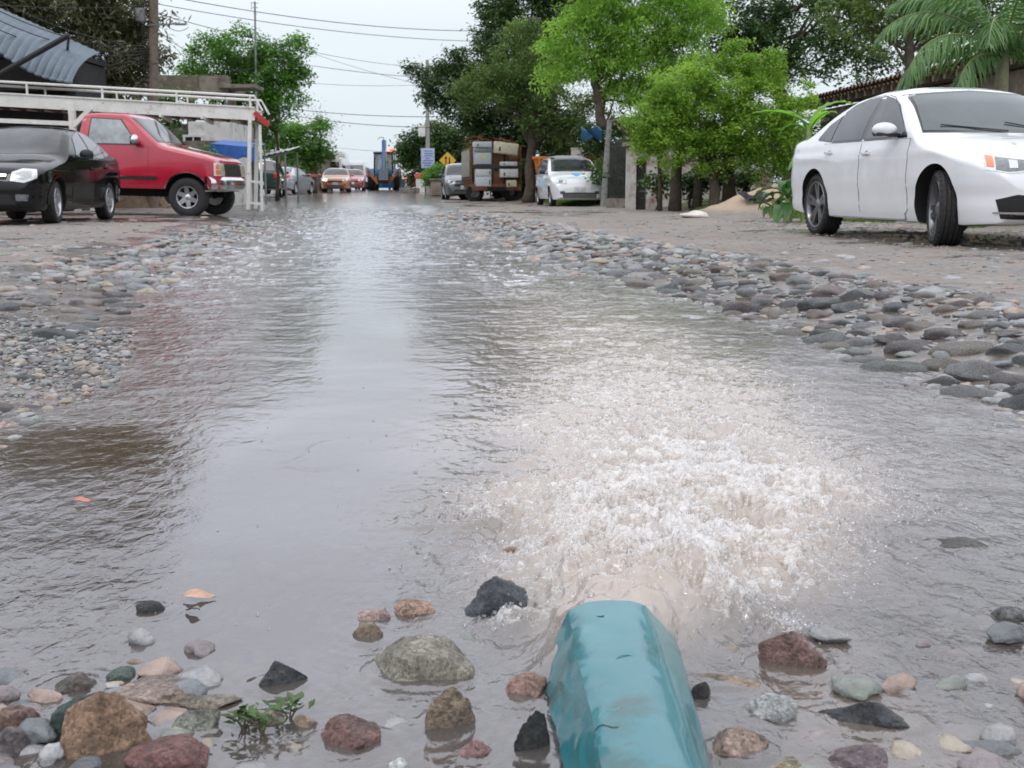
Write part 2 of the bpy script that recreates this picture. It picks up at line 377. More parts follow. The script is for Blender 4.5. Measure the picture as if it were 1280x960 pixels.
for (px, py, w_, h_) in ((133, 926, 110, 60), (192, 868, 112, 30), (88, 858, 58, 30), (20, 900, 56, 36), (206, 955, 108, 40), (240, 905, 64, 30), (352, 855, 62, 26), (330, 902, 60, 22), (188, 763, 36, 16), (440, 925, 84, 34), (527, 838, 132, 50), (561, 905, 66, 40), (592, 939, 46, 20), (460, 794, 42, 24), (516, 764, 56, 26), (629, 768, 100, 46), (662, 862, 62, 30), (668, 935, 50, 34), (993, 828, 84, 40), (1095, 905, 120, 40), (972, 895, 70, 28), (924, 940, 84, 36), (1205, 684, 92, 20), (905, 856, 108, 18), (1263, 712, 40, 13), (395, 526, 34, 8)):
    c_ = gp(px, py, ZW); s_ = F_PX/(c_.y*cp+.62*sp_); WAKES.append((c_.x, c_.y, w_/s_/2, max(h_/s_/2/math.sin(math.atan2(.62, c_.y))*.8, .01)))
def wheight(X, Y, full=False):
    T = turb(X, Y)
    # choppiness: low in the smooth tongue on the left, higher at the margins and to the right
    xl = np.interp(Y, LY, LX); xr = np.interp(Y, RY, RX)
    calmx = np.interp(Y, [1, 2, 3, 4, 6, 10, 20], [-.34, -.40, -.45, -.45, -.6, -1.2, -2.2])
    calmw = np.interp(Y, [1, 1.6, 2.2, 3, 4, 6, 10, 20], [.08, .17, .30, .42, .48, .6, 1.0, 1.7])
    calm = np.exp(-np.clip(np.abs((X-calmx)/calmw), 0, 5)**4)
    chop = (1-calm)*np.interp(Y, [1, 3, 6, 12], [.62, .85, 1.0, 1.2])
    chop = chop*(1-.93*np.exp(-(((X+1.12)/.42)**2+((Y-2.72)/.42)**2)**2))
    chop = chop*(1+.35*sst(.7, 1.4, X-.3*0)*sst(6, 3, Y))
    chop = chop*(.55+.6*sst(-.3, .4, fbm(X*1.7, Y*1.0, o=3, s=15)))+np.interp(Y, [3, 5, 9, 16], [.05, .10, .5, 1.1])
    wx = X+.12*fbm(X*3, Y*3, o=2, s=2); wy = Y+.12*fbm(X*3+9, Y*3, o=2, s=4)
    r1 = fbm(wx*5.5, wy*9, o=3, s=71)
    r2 = fbm(wx*17+wy*5, wy*15-wx*4, o=2, s=81)
    k = np.clip(Y/4, .6, 2)
    Z = ZW+chop*(.0068*k*r1+.0020*k*r2)+.0012*fbm(X*2, Y*3, o=2, s=91)
    # standing ripple crests
    rg = 1-np.abs(fbm(wx*4.2+1.5*wy, wy*3.1-1.0*wx, o=3, s=101)); Z = Z+.004*chop*np.clip(rg-.8, 0, 1)*5*.5
    # thin wandering ripple lines on the smooth tongue
    ln = np.abs(fbm(X*2.6-Y*1.5, Y*1.1+X*.9, o=3, s=111)); Z = Z+.0013*calm*np.exp(-(ln/.022)**2)*sst(-.1, .35, fbm(X*4, Y*3, o=2, s=117))+.0006*calm*fbm(X*9+Y*3, Y*16, o=2, s=118)*sst(-.1, .3, fbm(X*1.6, Y*1.2, o=2, s=119))
    n1 = 1-np.abs(fbm(X*9, Y*8, o=4, s=121, g=.6))*2; n2 = 1-np.abs(fbm(X*26, Y*22, o=3, s=131, g=.6))*2
    n3 = fbm(X*60, Y*50, o=2, s=141)
    amp = T*np.interp(Y, [1.4, 1.9, 2.5, 4, 8], [.7, 1.0, .8, .4, .2])
    Z = Z+amp*(.032*n1+.019*n2+.008*n3+.006)
    # jet dome leaving the pipe
    jx = (X-(.125+.35*(Y-1.43)))/(.075+.22*np.clip(Y-1.43, 0, 1))
    jet = np.exp(-np.abs(jx)**3)*sst(1.36, 1.42, Y)*sst(1.95, 1.5, Y)
    Z = Z+jet*(.068+.006*fbm(X*20, Y*8, o=2, s=5))
    for (hx, hy, sx, sy, hz) in HEAPS:
        w_ = np.exp(-(((X-hx)/sx)**2+((Y-hy)/sy)**2)); Z = Z+w_*hz*(.55+.5*n2+.25*n1+.2*n3)
    near = Y < 3.0; xs, ys = X[near], Y[near]; dz = np.zeros_like(xs)
    for (rx, ry, ra, rb) in WAKES:
        m_ = (np.abs(xs-rx) < .35) & (np.abs(ys-ry) < .35)
        q = np.sqrt(((xs[m_]-rx)/ra)**2+((ys[m_]-ry)/rb)**2); dd = np.clip((q-1)*(ra+rb)/2, 0, 1); wv = .0011*np.sin(dd/.0038+3*vn(xs[m_]*9, ys[m_]*9, s=7))*np.exp(-dd/.045)+.0035*np.exp(-(dd/.009)**2)
        dz[m_] += wv*(.5+.5*vn(xs[m_]*14+rx*50, ys[m_]*14, s=3))
    Z = Z.copy(); Z[near] += dz
    if not full: return Z
    crest = sst(.25, .85, n1*.6+n2*.4+.35*n3)
    foam = np.clip(T**1.15*(.12+.95*crest)-.5*jet, 0, 1)*np.interp(Y, [1.4, 1.7, 2.3, 3.0, 4.5, 7], [.7, 1, 1, .85, .75, .5])
    for (hx, hy, sx, sy, hz) in HEAPS: foam = np.maximum(foam, .95*np.exp(-(((X-hx)/sx)**2+((Y-hy)/sy)**2)*.9)*(.55+.5*crest))
    foam = foam*(.55+.6*sst(-.35, .25, fbm(X*3.2, Y*2.6, o=3, s=151)))
    churn = np.clip(T*1.5+jet+.25*sst(.9, .2, np.abs(X-.35))*sst(1.6, 2.5, Y)*sst(9, 5, Y), 0, 1)*.85
    brown = sst(.55, 1.1, (calmx-X)/calmw)*sst(0.2, 1.0, Y-1)*.95
    brown = np.clip(brown+.4*sst(.05, .4, fbm(X*2.3, Y*2.3, o=3, s=161)), 0, 1)*(1-churn)
    churn = np.maximum(churn, .75*sst(-.1, .35, fbm(X*2.6+4, Y*2.6, o=3, s=191))*sst(.25, .4, X)*sst(2.3, 1.7, Y)); brown = np.maximum(brown, .7*sst(.0, .4, fbm(X*2.2, Y*2.2+3, o=3, s=192))*sst(2.6, 1.6, Y))
    depth = ZW-gheight(X, Y, False)
    murk = .30+.45*sst(.01, .07, depth)+.10*fbm(X*2.1, Y*2.1, o=3, s=171); kk = sst(1.7, 3.2, Y); murk = np.minimum(murk, .38)*(1-kk)+np.maximum(murk, .68)*kk; murk = np.clip(murk+T*.8+jet*.3-.12*brown, 0, .97)
    return Z, foam, chop, churn, brown, murk
def build_water():
    ys = np.geomspace(.75, 52, 980); u = np.linspace(-1, 1, 760)
    Y = np.repeat(ys[:, None], len(u), 1); X = u[None, :]*(Y*.50+.32)+0*Y
    X = X-np.interp(Y, [0, 10, 50], [0, .5, 4])
    Z, foam, chop, churn, brown, murk = wheight(X, Y, True)
    o = npmesh('water', np.stack([X, Y, Z], -1).reshape(-1, 3), gridfaces(*X.shape), WATER_MAT,
               attrs=dict(foam=foam.ravel(), chop=chop.ravel(), churn=churn.ravel(), brown=brown.ravel(), murk=murk.ravel()))
    tag(o, None, None, kind='structure')
build_water()
# ------------------------------------------------------------------ stones
def rock_mat():
    m = bpy.data.materials.new('river_rock'); m.use_nodes = True; nt = m.node_tree; b = nt.nodes['Principled BSDF']; L = nt.links.new
    t = N(nt, 'ShaderNodeTexCoord'); oi = N(nt, 'ShaderNodeObjectInfo')
    ad = N(nt, 'ShaderNodeVectorMath', operation='ADD'); L(t.outputs['Object'], ad.inputs[0]); L(oi.outputs['Random'], ad.inputs[1])
    def noise(sc, det=6, rough=.6):
        n = N(nt, 'ShaderNodeTexNoise'); n.inputs['Scale'].default_value = sc; n.inputs['Detail'].default_value = det; n.inputs['Roughness'].default_value = rough; L(ad.outputs[0], n.inputs[0]); return n.outputs[0]
    def rmp(s, a, b_, c0, c1):
        r = N(nt, 'ShaderNodeMapRange'); r.inputs[1].default_value = a; r.inputs[2].default_value = b_; r.inputs[3].default_value = c0; r.inputs[4].default_value = c1; L(s, r.inputs[0]); return r.outputs[0]
    v = N(nt, 'ShaderNodeVectorMath', operation='SCALE'); L(oi.outputs['Color'], v.inputs[0]); L(rmp(noise(22, 8, .75), .32, .68, .38, 1.55), v.inputs['Scale'])
    vo = N(nt, 'ShaderNodeTexVoronoi'); vo.inputs['Scale'].default_value = 260; L(ad.outputs[0], vo.inputs[0])
    sc = N(nt, 'ShaderNodeSeparateColor'); L(vo.outputs['Color'], sc.inputs[0])
    v2 = N(nt, 'ShaderNodeVectorMath', operation='SCALE'); L(v.outputs[0], v2.inputs[0]); L(rmp(sc.outputs[0], 0, 1, .62, 1.42), v2.inputs['Scale'])
    mx = N(nt, 'ShaderNodeMix', data_type='RGBA'); L(rmp(noise(9, 8, .75), .56, .64, 0, .55), mx.inputs[0]); L(v2.outputs[0], mx.inputs[6]); mx.inputs[7].default_value = (.045, .05, .04, 1)
    hs_ = N(nt, 'ShaderNodeHueSaturation'); hs_.inputs['Saturation'].default_value = .82; hs_.inputs['Value'].default_value = .92; L(mx.outputs[2], hs_.inputs['Color']); L(hs_.outputs[0], b.inputs['Base Color']); L(rmp(noise(14), .35, .65, .14, .5), b.inputs['Roughness']); b.inputs['Specular IOR Level'].default_value = .55
    h = N(nt, 'ShaderNodeMath', operation='ADD'); L(noise(45, 8, .75), h.inputs[0]); L(rmp(sc.outputs[1], 0, 1, 0, .15), h.inputs[1])
    bp = N(nt, 'ShaderNodeBump'); bp.inputs['Strength'].default_value = 1.0; bp.inputs['Distance'].default_value = .02; L(h.outputs[0], bp.inputs['Height']); L(bp.outputs[0], b.inputs['Normal'])
    return m
ROCK = rock_mat()
def ico(sub):
    bm = bmesh.new(); bmesh.ops.create_icosphere(bm, subdivisions=sub, radius=1)
    v = np.array([tuple(x.co) for x in bm.verts]); f = np.array([[x.index for x in p.verts] for p in bm.faces]); bm.free(); return v, f
ICO5, ICO3, ICO2, ICO1 = ico(5), ico(3), ico(2), ico(1)
def rock_co(v, seed, rough=.25, jag=0.0, flat=1.0):
    r = 1+rough*fbm(v[:, 0]*1.3+seed*5.1, v[:, 1]*1.3, v[:, 2]*1.3+.01, o=2, s=seed)*1.3
    co = v*r[:, None]
    g = np.random.default_rng(seed)
    for k in range(int(jag*22)):          # chop planes -> facets
        n = g.normal(size=3); n /= np.linalg.norm(n); d = g.uniform(.62, .88)
        q = co@n-d; co = co-np.clip(q, 0, None)[:, None]*n*.9
    if len(v) > 700:
        rr = .05*fbm(co[:, 0]*4+seed, co[:, 1]*4, co[:, 2]*4+.01, o=4, s=seed+3, g=.6)
        if jag: rr = rr+.06*jag*(np.abs(fbm(co[:, 0]*3+seed, co[:, 1]*3, co[:, 2]*5+.01, o=3, s=seed+7)))*2
        co = co*(1+rr)[:, None]
    m = np.abs(co).max(0); return co/m[None, :]*np.array([1, 1, flat])
# (px, py, w, h, turn, colour, jag, name, label)
FG = [
 (133, 916, 118, 92, 42, (.42, .24, .13), .35, 'stone', 'long orange brown stone tilted up out of the water at the lower left'),
 (104, 900, 92, 66, 25, (.07, .13, .11), .95, 'stone', 'dark bottle green jagged stone behind the long orange brown one'),
 (192, 864, 112, 30, 8, (.42, .30, .24), .6, 'stone', 'long flat pink and grey green stone lying beyond the orange brown one'),
 (88, 854, 58, 30, 20, (.17, .14, .12), .3, 'stone', 'small brownish grey stone left of the long flat pinkish one'),
 (147, 843, 42, 17, 0, (.08, .13, .10), .8, 'stone', 'small dark green sharp stone just beyond the long flat pinkish one'),
 (20, 896, 56, 36, 10, (.30, .17, .13), .2, 'stone', 'reddish brown stone at the left edge of the picture'),
 (8, 930, 52, 40, 0, (.20, .16, .17), .2, 'stone', 'greyish purple stone in the lower left corner'),
 (206, 947, 108, 52, 12, (.26, .10, .085), .35, 'stone', 'dark red rough stone at the bottom edge beside the orange brown one'),
 (240, 901, 64, 36, 5, (.30, .31, .25), .4, 'stone', 'pale grey green speckled stone between the red and the flat tan stones'),
 (262, 875, 76, 20, 6, (.34, .28, .21), .3, 'stone', 'thin tan grey stone barely above the water behind the speckled green grey one'),
 (352, 845, 62, 38, 30, (.075, .085, .09), .9, 'stone', 'charcoal pointed stone standing alone in the shallow water'),
 (330, 899, 52, 24, 0, (.50, .37, .31), .1, 'stone', 'pale pink smooth stone with green weeds caught against it'),
 (380, 902, 34, 18, 0, (.46, .32, .20), .2, 'stone', 'small yellow tan stone on the right of the green weeds'),
 (188, 759, 36, 20, 15, (.035, .037, .04), .9, 'stone', 'small coal black stone alone in the smooth grey water'),
 (167, 607, 12, 9, 0, (.03, .03, .03), .9, 'stone', 'tiny black stone at the edge of the brown left shallows'),
 (440, 917, 84, 42, -12, (.27, .13, .105), .3, 'stone', 'flat red brown wet stone in the middle of the lower left shallows'),
 (527, 824, 132, 66, -18, (.36, .33, .25), .25, 'stone', 'large speckled grey and yellow granite stone left of the pipe mouth'),
 (561, 892, 66, 62, 35, (.36, .26, .17), .2, 'stone', 'tan and grey rounded stone below the large speckled one'),
 (592, 935, 46, 24, 10, (.38, .19, .18), .4, 'stone', 'small pinkish red stone near the bottom edge left of the pipe'),
 (460, 788, 42, 30, 0, (.30, .22, .13), .2, 'stone', 'small olive brown stone left of the large speckled one'),
 (469, 768, 42, 18, 0, (.50, .32, .27), .1, 'stone', 'small smooth pink stone beyond the olive brown one'),
 (516, 758, 56, 32, -20, (.45, .26, .17), .5, 'stone', 'orange pink stone half under water beyond the large speckled one'),
 (629, 753, 100, 66, 10, (.09, .11, .13), .9, 'stone', 'big dark slate blue broken stone left of the pipe mouth'),
 (662, 858, 62, 34, 0, (.44, .24, .18), .2, 'stone', 'salmon pink stone washed over beside the pipe'),
 (668, 922, 50, 56, 60, (.06, .062, .06), .9, 'stone', 'black jagged stone leaning against the left side of the pipe'),
 (498, 957, 30, 18, 0, (.55, .56, .54), .1, 'stone', 'off white small stone at the bottom edge'),
 (545, 943, 32, 10, 0, (.62, .61, .58), .0, 'stone', 'small white oval pebble under the tan and grey stone'),
 (993, 817, 84, 52, -38, (.30, .16, .14), .4, 'stone', 'reddish brown ridged stone right of the pipe mouth'),
 (1095, 895, 120, 46, -30, (.075, .082, .09), .15, 'stone', 'smooth black stone with white specks curving down to the right'),
 (972, 888, 70, 34, 8, (.52, .54, .54), .8, 'stone', 'rough white and grey crusty stone right of the pipe'),
 (924, 931, 84, 46, 5, (.50, .34, .26), .5, 'stone', 'blocky pink and cream stone near the bottom right of the pipe'),
 (1082, 948, 84, 36, 0, (.27, .19, .21), .2, 'stone', 'purple rounded stone at the bottom edge on the right'),
 (985, 958, 52, 16, 0, (.46, .36, .20), .5, 'stone', 'low yellow stone at the bottom edge between the cream and purple ones'),
 (905, 852, 108, 20, -14, (.42, .30, .20), .3, 'stone', 'long thin tan stone skimming the water right of the pipe'),
 (876, 866, 32, 26, 0, (.04, .035, .035), .9, 'stone', 'small black stone touching the right side of the pipe'),
 (1205, 680, 92, 22, 12, (.12, .105, .10), .3, 'stone', 'low dark wet stone in the rippled water at the right'),
 (1263, 709, 40, 13, 0, (.07, .06, .055), .4, 'stone', 'small nearly black stone at the right edge of the picture'),
 (1268, 768, 46, 20, -20, (.20, .20, .20), .2, 'stone', 'grey stone cut by the right edge over smooth water'),
 (1180, 520, 84, 14, 0, (.50, .37, .27), .1, 'stone', 'flat sandy stone just under water off the right bank'),
 (395, 524, 34, 8, 0, (.09, .085, .085), .6, 'stone', 'flat dark stone breaking the smooth water in the mid distance'),
 (283, 806, 60, 14, 15, (.19, .15, .17), .3, 'stone', 'submerged purple grey stone left of the charcoal pointed one'),
 (1255, 955, 50, 14, 0, (.36, .22, .17), .3, 'stone', 'pinkish stone in the lower right corner'),
 (640, 690, 30, 16, 0, (.42, .24, .14), .3, 'stone', 'orange stone showing through the foam left of the jet'),
 (812, 676, 26, 16, 0, (.12, .11, .10), .8, 'stone', 'small dark stone poking through the white foam ahead of the pipe'),
]
def build_rock(px, py, w, h, turn, col, jag, name, label, i):
    c = gp(px, py+h*.28, ZW); s = F_PX/(c.y*cp-(c.z-CAMZ)*sp_)
    a = w/s/2; hm = h/s; th = math.atan2(.62, c.y); D = min(a*(.82 if abs(turn) < 24 else .52), hm*.52/math.sin(th)); Hh = max((hm-2*D*math.sin(th)*.55)/math.cos(th), hm*.28)
    co = rock_co(ICO5[0] if w > 45 else ICO3[0], i+3, .28, jag)
    co = co*np.array([a*1.03, D, Hh*.95])
    t = R(turn); 
    if abs(turn) > 5:   # lengthen so that the turned stone keeps its width
        co[:, 0] *= 1/max(math.cos(t), .75)
    x = co[:, 0]*math.cos(t)-co[:, 1]*math.sin(t); y = co[:, 0]*math.sin(t)+co[:, 1]*math.cos(t); co = np.stack([x, y, co[:, 2]], -1)
    co[:, 0] *= a*1.03/np.abs(co[:, 0]).max(); co[:, 1] *= D/np.abs(co[:, 1]).max()
    o = npmesh(name, co, ICO5[1] if w > 45 else ICO3[1], ROCK); o.location = (c.x, c.y+D*.35, ZW-.02*hm-(.012 if h < 16 else 0)); o.color = (*col, 1)
    tag(o, label, 'stone', 'stones in the shallow water'); return o
for i, r in enumerate(FG): build_rock(*r, i)

# --- cobbles on the banks
SHAPES = [rock_co(ICO3[0], 100+k, .30, .12 if k % 3 else .45, 1)*np.array([1, g.uniform(.6, .85), g.uniform(.34, .5)]) for k, g in ((k, np.random.default_rng(k)) for k in range(12))]
SHAPE_ME = []
for k, co in enumerate(SHAPES):
    o = npmesh('cobble', co, ICO3[1], ROCK); SHAPE_ME.append(o.data); bpy.data.objects.remove(o)
CC = {'grey': (.27, .27, .275), 'dark slate': (.15, .162, .17), 'pinkish': (.30, .225, .19), 'tan': (.30, .26, .21), 'purplish grey': (.215, .185, .19), 'greenish grey': (.185, .20, .18)}
CK = list(CC); CW = [.30, .22, .14, .14, .12, .08]
def bank_spots(side, n, y0, y1, d0, d1, rmin, rmax, seed, pack=.8):
    g = np.random.default_rng(seed); pts = []; tries = 0; cell = {}
    while len(pts) < n and tries < n*60:
        tries += 1
        y = y0*(y1/y0)**g.random(); d = d0+(d1-d0)*g.random()
        x = float(np.interp(y, RY, RX))+d if side == 'right' else float(np.interp(y, LY, LX))-d
        r = rmin+(rmax-rmin)*g.random()**1.5; k = (int(x/.3), int(y/.3)); ok = True
        for a in (-1, 0, 1):
            for b in (-1, 0, 1):
                for (qx, qy, qr) in cell.get((k[0]+a, k[1]+b), ()):
                    if (qx-x)**2+(qy-y)**2 < ((qr+r)*pack)**2: ok = False; break
        if ok: cell.setdefault(k, []).append((x, y, r)); pts.append((x, y, r, g.random(), g.random()))
    return pts
ncob = 0
OCC = []
def cobble(x, y, r, q, side):
    global ncob
    kind = CK[int(np.searchsorted(np.cumsum(CW), q*.999))]
    o = bpy.data.objects.new('cobble', SHAPE_ME[ncob % 12]); C.objects.link(o); ncob += 1
    z = gz(x, y); sc = r*1.08
    o.location = (x, y, z-sc*.10); o.scale = (sc, sc, sc*random.uniform(.72, 1.0)); o.rotation_euler = (random.uniform(-.15, .15), random.uniform(-.15, .15), random.uniform(-.7, .7))
    v = random.uniform(.8, 1.25); o.color = tuple(c*v for c in CC[kind])+(1,); OCC.append((x, y, r))
    tag(o, f'wet {kind} cobble bedded among others in the {side} bank of the stream', 'cobble', f'{kind} cobbles of the {side} bank')
for (x, y, r, q, _) in bank_spots('right', 190, 3.3, 10.5, -.12, .85, .07, .13, 4, .80): cobble(x, y, r, q, 'right')
for (x, y, r, q, _) in bank_spots('left', 60, 3.1, 7.5, -.02, .55, .04, .10, 5, .85): cobble(x, y, r, q, 'left')
def stone_field(name, spots, base, label, cat, zoff=.1, flat=1.0, seed=0):
    v, f = base; g = np.random.default_rng(seed); n = len(spots); shp = [rock_co(v, 200+k, .4, .4) for k in range(10)]
    xs = np.array([p[0] for p in spots]); ys = np.array([p[1] for p in spots]); rs = np.array([p[2] for p in spots])
    zs = gheight(xs, ys, False); A = g.random(n)*6.28; V = np.empty((n, len(v), 3)); F = f[None]+(np.arange(n)*len(v))[:, None, None]
    pal = np.array([CC[k] for k in CK]); ci = g.choice(len(CK), n, p=np.array(CW)/sum(CW))
    for i in range(n):
        c = shp[i % 10]*np.array([1, g.uniform(.6, .95), g.uniform(.35, .6)*flat])*rs[i]; ca, sa = math.cos(A[i]), math.sin(A[i])
        V[i, :, 0] = c[:, 0]*ca-c[:, 1]*sa+xs[i]; V[i, :, 1] = c[:, 0]*sa+c[:, 1]*ca+ys[i]; V[i, :, 2] = c[:, 2]+zs[i]+rs[i]*zoff*flat
    mats = []
    for k in CK: mats.append(pmat('pebble_'+k.replace(' ', '_'), CC[k], .38, var=.45, scale=14, bump=.6, bscale=60))
    o = npmesh(name, V.reshape(-1, 3), F.reshape(-1, 3), mats, midx=np.repeat(ci, len(f))); tag(o, label, cat, kind='stuff'); return o
# smaller stones: left gravel bank, far right bank, road surface, stream bed
sp = bank_spots('left', 2000, 2.9, 5.2, -.12, .75, .006, .030, 6, .85)
stone_field('gravel', sp, ICO2, 'loose gravel and pebbles on the left bank', 'gravel', .15, 1, 1)
sp = bank_spots('right', 900, 3.0, 10, -.25, .95, .015, .05, 16, .7)
sp += bank_spots('right', 900, 8.5, 26, -.3, .95, .05, .12, 7, .8)
sp += bank_spots('left', 420, 7.0, 22, -.1, .7, .045, .11, 8, .85)
stone_field('small_cobbles', sp, ICO2, 'small cobbles wedged along both edges of the stream', 'cobbles', -.02, .8, 2)
g = np.random.default_rng(9); sp = []
for i in range(5200):
    y = 4*(40/4)**g.random(); x = g.uniform(-.62, .62)*y; d = max(float(np.interp(y, LY, LX))-x, x-float(np.interp(y, RY, RX)))
    if d < .55 or x > float(np.interp(y, EY, EX))+.1: continue
    if x < -1 and g.random() < .85 and not (-x > .22*y+1.2 and y < 14): continue
    if x > 0 and .85 < d < 2.0+.1*y and g.random() < .88: continue
    if fbm(np.array([x*.5]), np.array([y*.35]), o=2, s=44)[0] < .0 and g.random() < .85: continue
    sp.append((x, y, g.uniform(.03, .10)))
stone_field('paving_cobbles', sp, ICO2, 'worn cobbles sunk into the muddy road surface', 'cobbles', -.12, .7, 3)
g = np.random.default_rng(19); sp = []
for i in range(2400):
    y = .85*(3.2/.85)**(g.random()**1.5); x = g.uniform(-.55, .55)*(y+.3); sp.append((x, y, g.uniform(.010, .026)+(.022*g.random()**2 if y < 1.5 else 0)))
stone_field('stream_bed_stones', sp, ICO2, 'pebbles and cobbles on the bed under the muddy water', 'pebbles', .50, .9, 4)
g = np.random.default_rng(39); sp = []
while len(sp) < 210:
    y = .92+.62*g.random()**1.3; x = g.uniform(-.56, .56)*y*.95; r = g.uniform(.012, .034)
    if abs(x-.13) < .10+r: continue
    if y > 1.3 and g.random() < .4: continue
    if x > .1 and g.random() < .3: continue
    if any((x-wx)**2+(y-wy)**2 < (.7*(wa+r))**2 for wx, wy, wa, wb in WAKES): continue
    if any((x-q[0])**2+(y-q[1])**2 < ((q[2]+r)*.85)**2 for q in sp): continue
    sp.append((x, y, r))
stone_field('shallow_stones', sp, ICO3, 'smaller wet stones lying half under water along the bottom of the picture', 'stones', 1.05, .95, 6)
g = np.random.default_rng(29); sp = []
for i in range(9000):
    y = 3.6*(18/3.6)**g.random(); x = g.uniform(-.55, .55)*y; d = max(float(np.interp(y, LY, LX))-x, x-float(np.interp(y, RY, RX)))
    if d < .25 or x > float(np.interp(y, EY, EX))+.1: continue
    if ((x < -1 and d > .4) or (x > 0 and .9 < d < 2.0+.1*y)) and g.random() < .72: continue
    sp.append((x, y, g.uniform(.007, .022)*(y/6)**.5*(1.8 if g.random() < .07 else 1)))
stone_field('road_gravel', sp, ICO1, 'loose gravel scattered over the muddy road', 'gravel', .1, .8, 5)
# --- weeds caught on the pale pink stone
wm = pmat('weed_leaf', (.06, .11, .03), .45, var=.5, scale=60)
def weed(px, py, label, seed):
    g = random.Random(seed); c = gp(px, py, ZW); mb = MB()
    for k in range(26):
        a = g.uniform(0, 6.28); l = g.uniform(.006, .020); p0 = Vector((g.gauss(0, .010), g.gauss(0, .007), g.uniform(0, .014)))
        d = Vector((math.cos(a), math.sin(a), g.uniform(.1, .9))).normalized(); s = d.cross(Vector((0, 0, 1))).normalized()*l*.32; n = s.cross(d).normalized()*l*.12
        mb.add([p0, p0+d*l*.5+s+n, p0+d*l, p0+d*l*.5-s+n, p0+d*l*.5-n*.3], [(0, 1, 4), (1, 2, 4), (2, 3, 4), (3, 0, 4)], wm)
    st = MB()
    for k in range(5):
        a = g.uniform(0, 6.28); st.tube([(0, 0, -.01), (math.cos(a)*.008, math.sin(a)*.008, .004), (math.cos(a)*.018, math.sin(a)*.016, .010)], [.0012, .001, .0006], pmat('weed_stem', (.12, .10, .05), .6), n=5)
    r = empty('weed', (c.x, c.y, c.z+.008), 0, label, 'weed', 'weeds in the shallow water'); mb.build('leaves', r, smooth=False); st.build('stem', r)
weed(305, 911, 'small green weed sprig on the left of the pale pink stone', 1)
weed(362, 899, 'green weed tuft between the pale pink and yellow tan stones', 2)
weed(328, 917, 'small green weed floating in front of the pale pink stone', 3)
# --- fallen leaves on the water
def leaf(px, py, l, a, col, label):
    c = gp(px, py, ZW); m = pmat('fallen_leaf_'+('%02d' % int(col[0]*100)), col, .4, var=.3, scale=60); P = []
    for i in range(9):
        t = i/8; w = .32*math.sin(math.pi*t**.8)*l; P.append([(t*l, -w, .003*math.sin(t*5)), (t*l, 0, -.001+.003*math.sin(t*5)), (t*l, w, .003*math.sin(t*5)+.002)])
    mb = MB(); mb.grid(P, m); o = mb.build('fallen_leaf', None); o.location = (c.x, c.y, c.z+.007); o.rotation_euler = (0, 0, a); tag(o, label, 'leaf'); 
leaf(92, 630, .035, .2, (.45, .16, .10), 'small reddish fallen leaf floating on the brown left shallows')
leaf(228, 750, .05, .1, (.42, .25, .17), 'thin tan leaf with a long stalk beside the coal black stone')
leaf(250, 768, .025, 2.8, (.16, .12, .09), 'small brown leaf floating below the thin tan one')
